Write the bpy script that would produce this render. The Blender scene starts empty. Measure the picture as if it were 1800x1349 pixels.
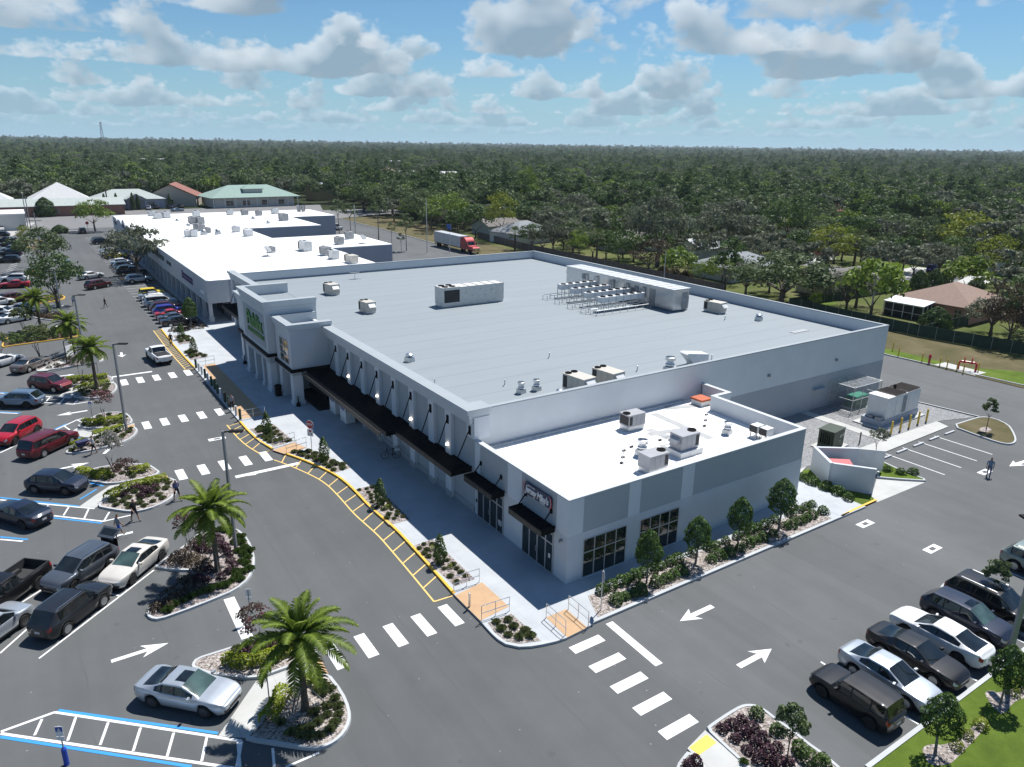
import bpy, bmesh, math, random
import numpy as np
from mathutils import Vector, Matrix

random.seed(11)
RNG = np.random.default_rng(11)
SC = bpy.context.scene
COL = SC.collection
R = math.radians

# ------------------------------------------------------------------ camera
# metres; X runs along the side of the small shop unit, Y along the store front, origin at the unit's front corner
CAM_F, CAM_PITCH, CAM_ROLL, CAM_YAW = 1289.275, 0.3118, 0.0151, 0.9834
CAM_P = Vector((-24.965, -31.108, 26.024))
_fw = Vector((math.cos(CAM_YAW) * math.cos(CAM_PITCH), math.sin(CAM_YAW) * math.cos(CAM_PITCH), -math.sin(CAM_PITCH)))
_r = _fw.cross(Vector((0, 0, 1))).normalized()
_u = _r.cross(_fw)
_rt = _r * math.cos(CAM_ROLL) + _u * math.sin(CAM_ROLL)
_up = -_r * math.sin(CAM_ROLL) + _u * math.cos(CAM_ROLL)
cd = bpy.data.cameras.new('camera')
cam = bpy.data.objects.new('camera', cd)
COL.objects.link(cam)
cd.sensor_fit = 'HORIZONTAL'
cd.sensor_width = 36.0
cd.lens = CAM_F / 1800 * 36
cd.clip_start = 0.5
cd.clip_end = 60000
cam.matrix_world = Matrix(((_rt.x, _up.x, -_fw.x, CAM_P.x), (_rt.y, _up.y, -_fw.y, CAM_P.y), (_rt.z, _up.z, -_fw.z, CAM_P.z), (0, 0, 0, 1)))
SC.camera = cam

def G(u, v, z=0.0):
 """site survey: the world point at height z that was read off the aerial photograph at (u, v)"""
 d = _fw * CAM_F + _rt * (u - 900) + _up * (674.5 - v)
 t = (z - CAM_P.z) / d.z
 return CAM_P + d * t

def GX(u, v, x):
 d = _fw * CAM_F + _rt * (u - 900) + _up * (674.5 - v)
 return CAM_P + d * ((x - CAM_P.x) / d.x)

def GY(u, v, y):
 d = _fw * CAM_F + _rt * (u - 900) + _up * (674.5 - v)
 return CAM_P + d * ((y - CAM_P.y) / d.y)

def crop(x0, y0, k):
 """survey reader for an enlarged part of the photograph"""
 return lambda x, y, z=0.0: G(x0 + x / k, y0 + y / k, z)

# ------------------------------------------------------------------ mesh helper
class MB:
 def __init__(s):
  s.v = []
  s.f = []
  s.m = []

 def add(s, vs, fs, m=0):
  o = len(s.v)
  s.v.extend([tuple(p) for p in vs])
  for f in fs:
   s.f.append([i + o for i in f])
   s.m.append(m)
  return s

 def box(s, x0, y0, z0, x1, y1, z1, m=0, taper=0.0):
  t = taper
  vs = [(x0, y0, z0), (x1, y0, z0), (x1, y1, z0), (x0, y1, z0), (x0 + t, y0 + t, z1), (x1 - t, y0 + t, z1), (x1 - t, y1 - t, z1), (x0 + t, y1 - t, z1)]
  return s.add(vs, [(3, 2, 1, 0), (4, 5, 6, 7), (0, 1, 5, 4), (1, 2, 6, 5), (2, 3, 7, 6), (3, 0, 4, 7)], m)

 def obox(s, c, size, rz=0.0, m=0, rx=0.0, ry=0.0):
  M = Matrix.Translation(Vector(c)) @ Matrix.Rotation(rz, 4, 'Z') @ Matrix.Rotation(ry, 4, 'Y') @ Matrix.Rotation(rx, 4, 'X')
  a, b, h = size[0] / 2, size[1] / 2, size[2] / 2
  vs = [M @ Vector(p) for p in ((-a, -b, -h), (a, -b, -h), (a, b, -h), (-a, b, -h), (-a, -b, h), (a, -b, h), (a, b, h), (-a, b, h))]
  return s.add(vs, [(3, 2, 1, 0), (4, 5, 6, 7), (0, 1, 5, 4), (1, 2, 6, 5), (2, 3, 7, 6), (3, 0, 4, 7)], m)

 def prism(s, poly, z0, z1, m=0, bottom=False):
  n = len(poly)
  vs = [(p[0], p[1], z0) for p in poly] + [(p[0], p[1], z1) for p in poly]
  fs = [tuple(range(n, 2 * n))] + [(i, (i + 1) % n, n + (i + 1) % n, n + i) for i in range(n)]
  if bottom:
   fs.append(tuple(reversed(range(n))))
  return s.add(vs, fs, m)

 def sheet(s, poly, z, m=0):
  return s.add([(p[0], p[1], z) for p in poly], [tuple(range(len(poly)))], m)

 def quad(s, a, b, c, d, m=0):
  return s.add([a, b, c, d], [(0, 1, 2, 3)], m)

 def tube(s, pts, r, n=6, m=0, cap=True, r1=None):
  pts = [Vector(p) for p in pts]
  k = len(pts)
  rs = r if isinstance(r, (list, tuple)) else [r + ((r1 if r1 is not None else r) - r) * i / max(1, k - 1) for i in range(k)]
  vs = []
  ref = None
  for i, p in enumerate(pts):
   t = (pts[min(i + 1, k - 1)] - pts[max(i - 1, 0)])
   t = t.normalized() if t.length > 1e-9 else Vector((0, 0, 1))
   if ref is None:
    ref = Vector((1, 0, 0)) if abs(t.x) < .8 else Vector((0, 1, 0))
   a = (ref - t * ref.dot(t)).normalized()
   ref = a
   b = t.cross(a)
   for j in range(n):
    an = 2 * math.pi * j / n
    vs.append(p + (a * math.cos(an) + b * math.sin(an)) * rs[i])
  fs = []
  for i in range(k - 1):
   for j in range(n):
    fs.append((i * n + j, i * n + (j + 1) % n, (i + 1) * n + (j + 1) % n, (i + 1) * n + j))
  if cap:
   fs.append(tuple(reversed(range(n))))
   fs.append(tuple(range((k - 1) * n, k * n)))
  return s.add(vs, fs, m)

 def cyl(s, c, r, h, n=16, m=0, r1=None):
  return s.tube([c, (c[0], c[1], c[2] + h)], r, n, m, True, r1)

 def lathe(s, c, prof, n=16, m=0, axis='Z'):
  vs, fs = [], []
  for (r, z) in prof:
   for j in range(n):
    a = 2 * math.pi * j / n
    if axis == 'Z':
     vs.append((c[0] + r * math.cos(a), c[1] + r * math.sin(a), c[2] + z))
    else:  # axis Y
     vs.append((c[0] + r * math.cos(a), c[1] + z, c[2] + r * math.sin(a)))
  for i in range(len(prof) - 1):
   for j in range(n):
    q = (i * n + j, i * n + (j + 1) % n, (i + 1) * n + (j + 1) % n, (i + 1) * n + j)
    fs.append(q if axis == 'Z' else tuple(reversed(q)))
  fs.append(tuple(range((len(prof) - 1) * n, len(prof) * n)))
  fs.append(tuple(reversed(range(n))))
  return s.add(vs, fs, m)

 def mesh(s, name, mats, smooth=False, angle=35):
  me = bpy.data.meshes.new(name)
  me.from_pydata(s.v, [], s.f)
  if not isinstance(mats, (list, tuple)):
   mats = [mats]
  for a in mats:
   me.materials.append(a)
  if len(mats) > 1:
   me.polygons.foreach_set('material_index', s.m)
  if smooth:
   me.polygons.foreach_set('use_smooth', [True] * len(me.polygons))
   me.set_sharp_from_angle(angle=R(angle))
  me.update()
  return me

 def build(s, name, mats, parent=None, smooth=False, angle=35, loc=None):
  o = bpy.data.objects.new(name, s.mesh(name, mats, smooth, angle))
  COL.objects.link(o)
  if parent is not None:
   o.parent = parent
  if loc is not None:
   o.location = loc
  return o

def tag(o, label=None, cat=None, group=None, kind=None):
 if label:
  o['label'] = label
 if cat:
  o['category'] = cat
 if group:
  o['group'] = group
 if kind:
  o['kind'] = kind
 return o

def struct(o):
 o['kind'] = 'structure'
 return o

def thing(name, label, cat, loc=(0, 0, 0), rz=0.0, group=None):
 o = bpy.data.objects.new(name, None)
 COL.objects.link(o)
 o.location = loc
 o.rotation_euler = (0, 0, rz)
 o.empty_display_size = 0.3
 return tag(o, label, cat, group)

def put(name, me, parent=None, loc=(0, 0, 0), rz=0.0, scale=None):
 o = bpy.data.objects.new(name, me)
 COL.objects.link(o)
 o.location = loc
 o.rotation_euler = (0, 0, rz)
 if scale:
  o.scale = scale if isinstance(scale, (tuple, list)) else (scale, scale, scale)
 if parent is not None:
  o.parent = parent
 return o

def dup(o, parent=None):
 """a copy of a thing with copies of its parts and sub-parts"""
 c = o.copy()
 COL.objects.link(c)
 c.parent = parent
 for ch in list(KIDS.get(o.name, ())) or [x for x in o.children]:
  dup(ch, c)
 return c

KIDS = {}

def cache_kids(o):
 KIDS[o.name] = list(o.children)
 for ch in KIDS[o.name]:
  cache_kids(ch)

def dup_at(o, loc, rz=0.0, label=None, group=None, scale=None, cat=None):
 c = dup(o)
 c.location = loc
 c.rotation_euler = (0, 0, rz)
 if scale:
  c.scale = scale if isinstance(scale, (tuple, list)) else (scale, scale, scale)
 tag(c, label, cat, group)
 return c

def text_mesh(name, body, size, mat_, extrude=0.02, shear=0.0, spacing=1.0, align='CENTER', offset=0.0):
 cu = bpy.data.curves.new(name, 'FONT')
 cu.body = body
 cu.size = size
 cu.extrude = extrude
 cu.shear = shear
 cu.offset = offset
 cu.space_character = spacing
 cu.align_x = align
 cu.align_y = 'CENTER'
 cu.resolution_u = 3
 o = bpy.data.objects.new(name, cu)
 COL.objects.link(o)
 dg = bpy.context.evaluated_depsgraph_get()
 me = bpy.data.meshes.new_from_object(o.evaluated_get(dg))
 bpy.data.objects.remove(o)
 bpy.data.curves.remove(cu)
 me.materials.clear()
 me.materials.append(mat_)
 return me

def face_rot(nx, ny):
 """rotation that stands a flat XY drawing upright, facing (nx, ny)"""
 a = math.atan2(ny, nx)
 return (math.pi / 2, 0, a + math.pi / 2)

# ------------------------------------------------------------------ materials
def nodes_of(name):
 m = bpy.data.materials.new(name)
 m.use_nodes = True
 nt = m.node_tree
 return m, nt, nt.nodes['Principled BSDF']

def N(nt, typ, **kw):
 n = nt.nodes.new(typ)
 for k, v in kw.items():
  if k.startswith('i_'):
   n.inputs[k[2:].replace('_', ' ')].default_value = v
  else:
   setattr(n, k, v)
 return n

def noise(nt, vec, scale, detail=3, rough=.55):
 n = N(nt, 'ShaderNodeTexNoise')
 n.inputs['Scale'].default_value = scale
 n.inputs['Detail'].default_value = detail
 n.inputs['Roughness'].default_value = rough
 nt.links.new(vec, n.inputs['Vector'])
 return n.outputs['Fac']

def ramp(nt, fac, stops):
 n = N(nt, 'ShaderNodeValToRGB')
 e = n.color_ramp.elements
 while len(e) < len(stops):
  e.new(0.5)
 for i, (p, c) in enumerate(stops):
  e[i].position = p
  e[i].color = (c[0], c[1], c[2], 1) if not isinstance(c, (int, float)) else (c, c, c, 1)
 nt.links.new(fac, n.inputs['Fac'])
 return n.outputs['Color']

def mixc(nt, fac, a, b, mode='MIX'):
 n = N(nt, 'ShaderNodeMix', data_type='RGBA', blend_type=mode)
 for sock, val in ((n.inputs[0], fac), (n.inputs[6], a), (n.inputs[7], b)):
  if isinstance(val, (int, float)):
   sock.default_value = val
  elif isinstance(val, (tuple, list)):
   sock.default_value = (val[0], val[1], val[2], 1)
  else:
   nt.links.new(val, sock)
 return n.outputs[2]

def mth(nt, op, a, b=0.0, c=None, clamp=False):
 n = N(nt, 'ShaderNodeMath', operation=op, use_clamp=clamp)
 for i, val in enumerate((a, b, c)):
  if val is None:
   continue
  if isinstance(val, (int, float)):
   n.inputs[i].default_value = val
  else:
   nt.links.new(val, n.inputs[i])
 return n.outputs[0]

def pos(nt):
 return N(nt, 'ShaderNodeNewGeometry').outputs['Position']

def objco(nt):
 return N(nt, 'ShaderNodeTexCoord').outputs['Object']

def bump(nt, bs, h, strength=.3, dist=.02):
 b = N(nt, 'ShaderNodeBump')
 b.inputs['Strength'].default_value = strength
 b.inputs['Distance'].default_value = dist
 nt.links.new(h, b.inputs['Height'])
 nt.links.new(b.outputs['Normal'], bs.inputs['Normal'])

def pmat(name, col, rough=.6, metal=0.0, var=.12, scale=2.0, coat=0.0, spec=.5, bmp=0.0, bscale=30, detail=4, big=None):
 """painted / plain surface with a little mottling"""
 m, nt, bs = nodes_of(name)
 p = objco(nt)
 f = noise(nt, p, scale, detail)
 lo = tuple(c * (1 - var) for c in col)
 hi = tuple(min(1, c * (1 + var)) for c in col)
 c = ramp(nt, f, [(.3, lo), (.7, hi)])
 if big:
  c = mixc(nt, mth(nt, 'MULTIPLY', noise(nt, p, big, 3), .35), c, tuple(x * .6 for x in col))
 nt.links.new(c, bs.inputs['Base Color'])
 bs.inputs['Roughness'].default_value = rough
 bs.inputs['Metallic'].default_value = metal
 bs.inputs['Coat Weight'].default_value = coat
 bs.inputs['Coat Roughness'].default_value = .04
 bs.inputs['Specular IOR Level'].default_value = spec
 if bmp:
  bump(nt, bs, noise(nt, p, bscale, 3), bmp, .01)
 return m
SUN_E = 4.8
SKY_S = 0.065
SKY_TINT = (.55, .84, 1.04)
SKY_HAZE = (.27, .42, .53)
CLOUD_DARK = (.19, .245, .30)
CLOUD_LIT = (.56, .595, .63)
EXPOSURE = 0.5
SC.view_settings.view_transform = 'Standard'
SC.view_settings.look = 'None'
SC.view_settings.exposure = EXPOSURE
SC.view_settings.gamma = 1
SC.view_settings.use_curve_mapping = False
SC.render.engine = 'CYCLES'
SC.cycles.max_bounces = 6
SC.cycles.diffuse_bounces = 3
SC.cycles.glossy_bounces = 3
SC.cycles.transmission_bounces = 4
SC.cycles.transparent_max_bounces = 6
SC.cycles.volume_bounces = 0
SC.cycles.use_denoising = True
SC.cycles.caustics_reflective = False
SC.cycles.caustics_refractive = False
HAZE = 0.00007
# ------------------------------------------------------------------ sky, sun, air
SUN_AZ = R(23.0)      # from +X towards +Y
SUN_EL = R(60.8)
SUN_DIR = Vector((math.cos(SUN_AZ) * math.cos(SUN_EL), math.sin(SUN_AZ) * math.cos(SUN_EL), math.sin(SUN_EL)))
sd = bpy.data.lights.new('sun', 'SUN')
sd.energy = SUN_E
sd.angle = R(0.53)
sd.color = (1.0, .965, .92)
sun = bpy.data.objects.new('sun', sd)
COL.objects.link(sun)
sun.rotation_euler = SUN_DIR.to_track_quat('Z', 'Y').to_euler()
sun.location = (0, 0, 80)

def make_world():
 w = bpy.data.worlds.new('World')
 SC.world = w
 w.use_nodes = True
 nt = w.node_tree
 L = nt.links.new
 bg = nt.nodes['Background']
 bg.inputs['Strength'].default_value = SKY_S
 sky = N(nt, 'ShaderNodeTexSky', sky_type='NISHITA', sun_disc=False)
 sky.sun_elevation = SUN_EL
 sky.sun_rotation = math.pi / 2 - SUN_AZ
 sky.altitude = 30
 sky.air_density = 1.0
 sky.dust_density = .35
 sky.ozone_density = 2.2
 tc = N(nt, 'ShaderNodeTexCoord').outputs['Generated']
 sep = N(nt, 'ShaderNodeSeparateXYZ')
 L(tc, sep.inputs[0])
 x, y, z = sep.outputs
 hl = mth(nt, 'SQRT', mth(nt, 'ADD', mth(nt, 'MULTIPLY', x, x), mth(nt, 'MULTIPLY', y, y)))
 hl = mth(nt, 'MAXIMUM', hl, .05)
 hx, hy = mth(nt, 'DIVIDE', x, hl), mth(nt, 'DIVIDE', y, hl)
 tz = mth(nt, 'MAXIMUM', mth(nt, 'DIVIDE', z, hl), 0.0)
 K = 1.0 / SKY_S
 col = mixc(nt, 1.0, sky.outputs[0], SKY_TINT, 'MULTIPLY')
 # thin pale veil that thickens to the horizon
 veil = mth(nt, 'POWER', 2.718, mth(nt, 'MULTIPLY', tz, -13.0))
 hazec = tuple(c * K for c in SKY_HAZE)
 col = mixc(nt, mth(nt, 'MULTIPLY', veil, 1.0, clamp=True), col, hazec)
 # high cover overhead (seen only in reflections and as light)
 pl = N(nt, 'ShaderNodeCombineXYZ')
 zz = mth(nt, 'MAXIMUM', z, .12)
 L(mth(nt, 'DIVIDE', x, zz), pl.inputs[0])
 L(mth(nt, 'DIVIDE', y, zz), pl.inputs[1])
 hi = noise(nt, pl.outputs[0], 1.3, 5, .6)
 hi = mth(nt, 'MULTIPLY', mth(nt, 'SUBTRACT', hi, .53), 9.0, clamp=True)
 hi = mth(nt, 'MULTIPLY', hi, mth(nt, 'MULTIPLY', mth(nt, 'SUBTRACT', tz, .22), 8.0, clamp=True))
 col = mixc(nt, mth(nt, 'MULTIPLY', hi, .12), col, tuple(c * K for c in (.62, .68, .75)))
 # cumulus: far rows first, each row a curtain of billows standing on a flat base at its own distance (km)
 rows = [(58, .43, 3.1), (36, .43, 11.7), (24, .44, 5.3), (16.5, .445, 27.1), (11.8, .455, 9.9), (8.9, .475, 41.3), (6.8, .50, 63.9)]
 for (Rk, thr, sd_) in rows:
  zk = mth(nt, 'MULTIPLY', tz, Rk)
  co = N(nt, 'ShaderNodeCombineXYZ')
  L(mth(nt, 'MULTIPLY_ADD', hx, Rk, sd_), co.inputs[0])
  L(mth(nt, 'MULTIPLY_ADD', hy, Rk, sd_ * .7), co.inputs[1])
  L(mth(nt, 'MULTIPLY_ADD', zk, 1.45, sd_ * .37), co.inputs[2])
  n1 = noise(nt, co.outputs[0], .66, 5, .58)
  co2 = N(nt, 'ShaderNodeVectorMath', operation='ADD')
  L(co.outputs[0], co2.inputs[0])
  co2.inputs[1].default_value = (-_rt.x * .10, -_rt.y * .10, .30)
  n2 = noise(nt, co2.outputs[0], .66, 3, .56)
  base = 1.02
  below = mth(nt, 'MULTIPLY', mth(nt, 'SUBTRACT', base, zk, clamp=True), 1.7)
  above = mth(nt, 'MULTIPLY', mth(nt, 'MAXIMUM', mth(nt, 'SUBTRACT', zk, base + .12), 0.0), .20)
  d = mth(nt, 'SUBTRACT', n1, mth(nt, 'ADD', below, above))
  dens = mth(nt, 'MULTIPLY', mth(nt, 'SUBTRACT', d, thr), 17.0, clamp=True)
  dens = mth(nt, 'SMOOTH_MIN', dens, 1.0, .3)
  up = mth(nt, 'SUBTRACT', n2, mth(nt, 'MULTIPLY', mth(nt, 'MAXIMUM', mth(nt, 'SUBTRACT', zk, base - .2), 0.0), .20))
  shade = mth(nt, 'MULTIPLY', mth(nt, 'SUBTRACT', up, thr - .09), 5.2, clamp=True)
  lit = mth(nt, 'SUBTRACT', 1.0, shade)
  cc = mixc(nt, lit, tuple(c * K for c in CLOUD_DARK), tuple(c * K for c in CLOUD_LIT))
  air = 1 - math.exp(-Rk / 42.0)
  cc = mixc(nt, air, cc, hazec)
  col = mixc(nt, mth(nt, 'MULTIPLY', dens, .96 - .25 * air), col, cc)
 # below the horizon: dull ground colour
 low = mth(nt, 'MULTIPLY', z, -60.0, clamp=True)
 col = mixc(nt, low, col, tuple(c * K for c in (.10, .13, .10)))
 L(col, bg.inputs['Color'])
 w.cycles.sampling_method = 'NONE'

make_world()
# ------------------------------------------------------------------ surfaces
def mat_asphalt():
 m, nt, bs = nodes_of('asphalt')
 p = pos(nt)
 sp = N(nt, 'ShaderNodeSeparateXYZ')
 nt.links.new(p, sp.inputs[0])
 big = noise(nt, p, .055, 4, .6)
 mid = noise(nt, p, .35, 5, .65)
 # wheel-polished streaks along the drive
 st = N(nt, 'ShaderNodeMapping')
 st.inputs['Scale'].default_value = (.55, .035, 1)
 nt.links.new(p, st.inputs[0])
 streak = noise(nt, st.outputs[0], 1.6, 4, .6)
 # paver passes, each strip a shade different
 wob = mth(nt, 'MULTIPLY', noise(nt, p, .2, 2), .8)
 lane = mth(nt, 'FLOOR', mth(nt, 'DIVIDE', mth(nt, 'ADD', sp.outputs[0], wob), 3.9))
 wn = N(nt, 'ShaderNodeTexWhiteNoise', noise_dimensions='1D')
 nt.links.new(lane, wn.inputs['W'])
 tot = mth(nt, 'ADD', mth(nt, 'MULTIPLY', big, .55), mth(nt, 'MULTIPLY', mid, .25))
 tot = mth(nt, 'ADD', tot, mth(nt, 'MULTIPLY', streak, .25))
 tot = mth(nt, 'ADD', tot, mth(nt, 'MULTIPLY', wn.outputs[0], .10))
 c = ramp(nt, tot, [(.38, (.058, .063, .065)), (.55, (.080, .086, .088)), (.75, (.108, .115, .118))])
 # joints between passes
 fr = mth(nt, 'FRACT', mth(nt, 'DIVIDE', mth(nt, 'ADD', sp.outputs[0], wob), 3.9))
 joint = mth(nt, 'LESS_THAN', mth(nt, 'ABSOLUTE', mth(nt, 'SUBTRACT', fr, .5)), .012)
 joint = mth(nt, 'MULTIPLY', joint, mth(nt, 'MULTIPLY', mth(nt, 'SUBTRACT', mid, .42), 4.0, clamp=True))
 c = mixc(nt, mth(nt, 'MULTIPLY', joint, .45), c, (.05, .052, .054))
 # light scuffs, dark drips
 v = N(nt, 'ShaderNodeTexVoronoi', feature='F1')
 v.inputs['Scale'].default_value = .42
 nt.links.new(p, v.inputs['Vector'])
 drip = mth(nt, 'LESS_THAN', mth(nt, 'ADD', v.outputs['Distance'], mth(nt, 'MULTIPLY', noise(nt, p, 4, 3), .2)), .17)
 c = mixc(nt, mth(nt, 'MULTIPLY', drip, .35), c, (.045, .046, .048))
 v2 = N(nt, 'ShaderNodeTexVoronoi', feature='F1')
 v2.inputs['Scale'].default_value = .9
 nt.links.new(p, v2.inputs['Vector'])
 bit = mth(nt, 'LESS_THAN', v2.outputs['Distance'], .035)
 c = mixc(nt, mth(nt, 'MULTIPLY', bit, .5), c, (.4, .4, .4))
 fine = noise(nt, p, 38, 2, .7)
 c = mixc(nt, mth(nt, 'MULTIPLY', fine, .22), c, (.19, .19, .19))
 nt.links.new(c, bs.inputs['Base Color'])
 bs.inputs['Roughness'].default_value = .82
 bs.inputs['Specular IOR Level'].default_value = .35
 bump(nt, bs, noise(nt, p, 45, 3, .7), .35, .01)
 return m

def mat_concrete(name='concrete', col=(.43, .455, .475), joints=1.6, var=.07):
 m, nt, bs = nodes_of(name)
 p = pos(nt)
 a = noise(nt, p, .6, 5, .6)
 c = ramp(nt, a, [(.3, tuple(x * (1 - var * 1.6) for x in col)), (.7, tuple(min(1, x * (1 + var)) for x in col))])
 c = mixc(nt, mth(nt, 'MULTIPLY', noise(nt, p, 18, 3), .12), c, tuple(x * .75 for x in col))
 if joints:
  sp = N(nt, 'ShaderNodeSeparateXYZ')
  nt.links.new(p, sp.inputs[0])
  k = None
  for ax in (0, 1):
   fr = mth(nt, 'FRACT', mth(nt, 'DIVIDE', mth(nt, 'ADD', sp.outputs[ax], 500.13), joints))
   e = mth(nt, 'LESS_THAN', fr, .014)
   k = e if k is None else mth(nt, 'MAXIMUM', k, e)
  c = mixc(nt, mth(nt, 'MULTIPLY', k, .35), c, tuple(x * .45 for x in col))
 nt.links.new(c, bs.inputs['Base Color'])
 bs.inputs['Roughness'].default_value = .85
 bs.inputs['Specular IOR Level'].default_value = .3
 bump(nt, bs, noise(nt, p, 25, 3), .15, .01)
 return m

def mat_gravel(name, cols, scale=9.0):
 m, nt, bs = nodes_of(name)
 p = pos(nt)
 v = N(nt, 'ShaderNodeTexVoronoi', feature='F1')
 v.inputs['Scale'].default_value = scale
 nt.links.new(p, v.inputs['Vector'])
 sx = N(nt, 'ShaderNodeSeparateColor')
 nt.links.new(v.outputs['Color'], sx.inputs[0])
 k = len(cols)
 c = ramp(nt, sx.outputs[0], [(i / max(1, k - 1), cc) for i, cc in enumerate(cols)])
 c = mixc(nt, mth(nt, 'MULTIPLY', noise(nt, p, .9, 4), .5), c, cols[0])
 nt.links.new(c, bs.inputs['Base Color'])
 bs.inputs['Roughness'].default_value = .9
 bs.inputs['Specular IOR Level'].default_value = .2
 bump(nt, bs, v.outputs['Distance'], .9, .05)
 return m

def mat_grass(name, a, b, c_, scale=.35):
 m, nt, bs = nodes_of(name)
 p = pos(nt)
 f = noise(nt, p, scale, 6, .65)
 c = ramp(nt, f, [(.3, a), (.5, b), (.72, c_)])
 f2 = noise(nt, p, 9, 4, .7)
 c = mixc(nt, mth(nt, 'MULTIPLY', f2, .5), c, tuple(x * .45 for x in b))
 nt.links.new(c, bs.inputs['Base Color'])
 bs.inputs['Roughness'].default_value = .95
 bs.inputs['Specular IOR Level'].default_value = .1
 bump(nt, bs, noise(nt, p, 14, 4, .8), .8, .06)
 return m

def mat_paint_line(name, col, worn=.35):
 m, nt, bs = nodes_of(name)
 p = pos(nt)
 f = noise(nt, p, 2.6, 6, .72)
 w = mth(nt, 'MULTIPLY', mth(nt, 'SUBTRACT', f, .56), 5.0, clamp=True)
 c = mixc(nt, mth(nt, 'MULTIPLY', w, worn), col, tuple(x * .45 + .04 for x in col))
 nt.links.new(c, bs.inputs['Base Color'])
 bs.inputs['Roughness'].default_value = .7
 return m

ASPHALT = mat_asphalt()
CONC = mat_concrete()
KERB = mat_concrete('kerb_concrete', (.46, .48, .49), 0)
PADC = mat_concrete('pad_concrete', (.46, .465, .45), 2.4)
OLDC = mat_concrete('old_concrete', (.42, .41, .39), 3.5, .12)
MULCH = mat_gravel('grey_pink_stone_mulch', [(.09, .075, .07), (.26, .22, .21), (.40, .35, .33), (.55, .51, .49)], 10)
MULCHP = mat_gravel('pale_stone_mulch', [(.10, .09, .085), (.30, .26, .23), (.42, .36, .33), (.6, .57, .54)], 10)
BROWNM = mat_gravel('brown_mulch', [(.03, .02, .015), (.07, .05, .035), (.10, .075, .055), (.13, .10, .08)], 12)
GREYG = mat_gravel('grey_gravel', [(.17, .175, .18), (.24, .245, .25), (.30, .305, .31), (.38, .385, .39)], 9)
GRASS = mat_grass('lawn_grass', (.07, .11, .018), (.11, .17, .025), (.17, .22, .045))
DRYG = mat_grass('dry_grass', (.085, .085, .035), (.13, .115, .06), (.20, .165, .10), .22)
YARD = mat_grass('yard_grass', (.06, .095, .02), (.11, .13, .04), (.18, .16, .085), .12)
FLOORG = mat_grass('woodland_floor', (.018, .026, .012), (.03, .042, .017), (.05, .06, .025), .04)
WHITE_P = mat_paint_line('white_road_paint', (.72, .73, .73))
BLUE_P = mat_paint_line('blue_road_paint', (.03, .27, .62))
YEL_P = mat_paint_line('yellow_road_paint', (.72, .50, .16))
YEL_K = mat_paint_line('yellow_kerb_paint', (.75, .44, .05), .25)
TAN = pmat('tan_ramp_paving', (.46, .30, .17), .8, var=.08, scale=1.5)
TACT = pmat('yellow_tactile_paving', (.85, .58, .08), .7, var=.04)
DARKS = pmat('black_rubber', (.012, .012, .013), .7)

KZ = .15

def chaikin(poly, it=1):
 for _ in range(it):
  out = []
  n = len(poly)
  for i in range(n):
   a, b = poly[i], poly[(i + 1) % n]
   out.append(a * .75 + b * .25)
   out.append(a * .25 + b * .75)
  poly = out
 return poly

def area2(poly):
 return sum(poly[i][0] * poly[(i + 1) % len(poly)][1] - poly[(i + 1) % len(poly)][0] * poly[i][1] for i in range(len(poly)))

def ccw(poly):
 poly = [Vector((p[0], p[1])) for p in poly]
 return poly if area2(poly) > 0 else poly[::-1]

def inset(poly, d):
 n = len(poly)
 out = []
 for i in range(n):
  a, b, c = poly[i - 1], poly[i], poly[(i + 1) % n]
  e1, e2 = (b - a), (c - b)
  e1 = e1.normalized() if e1.length > 1e-6 else e2.normalized()
  e2 = e2.normalized() if e2.length > 1e-6 else e1
  n1, n2 = Vector((-e1.y, e1.x)), Vector((-e2.y, e2.x))
  nn = (n1 + n2)
  nn = nn / max(.6, nn.length) if nn.length > 1e-6 else n1
  k = 1 / max(.55, nn.normalized().dot(n1)) if nn.length > 1e-6 else 1
  out.append(b + nn.normalized() * d * k)
 return out

def inpoly(pt, poly):
 x, y = pt[0], pt[1]
 r = False
 n = len(poly)
 j = n - 1
 for i in range(n):
  xi, yi, xj, yj = poly[i][0], poly[i][1], poly[j][0], poly[j][1]
  if (yi > y) != (yj > y) and x < (xj - xi) * (y - yi) / (yj - yi + 1e-12) + xi:
   r = not r
  j = i
 return r

def island(name, poly, kerb_mat, bed_mat, smooth=1, kw=.17, bed_z=.12):
 poly = ccw(poly)
 if smooth:
  poly = chaikin(poly, smooth)
 inn = inset(poly, kw)
 n = len(poly)
 m = MB()
 vs = [(p.x, p.y, 0) for p in poly] + [(p.x, p.y, KZ) for p in inset(poly, .02)] + [(p.x, p.y, KZ) for p in inn] + [(p.x, p.y, bed_z - .05) for p in inn]
 fs = []
 for k in range(3):
  for i in range(n):
   j = (i + 1) % n
   fs.append((k * n + i, k * n + j, (k + 1) * n + j, (k + 1) * n + i))
 m.add(vs, fs)
 struct(m.build('kerb', kerb_mat))
 b = MB()
 b.sheet(inset(poly, kw - .01), bed_z)
 struct(b.build(name, bed_mat))
 return inn

# ------------------------------------------------------------------ ground sheets
m = MB()
m.sheet([(-30000, -30000), (30000, -30000), (30000, 30000), (-30000, 30000)], -.03)
struct(m.build('ground', FLOORG))
m = MB()
m.sheet([(-210, -90), (-4, -90), (2.6, -20), (2.6, -18.4), (82, -18.4), (82, -10), (71, 4), (70.0, 20), (70, 130), (73, 190), (74, 236), (-26, 236), (-60, 236), (-140, 236), (-210, 236)], 0)
struct(m.build('parking_lot', ASPHALT))
m = MB()
m.sheet([(2.6, -18.4), (-4, -90), (160, -90), (160, -18.4)], .10)
struct(m.build('lawn', GRASS))
m = MB()
for a, b in (((2.62, -18.4), (82, -18.4)),):
 m.box(a[0], -18.62, -.02, b[0], -18.4, KZ)
struct(m.build('kerb', KERB))

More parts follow.
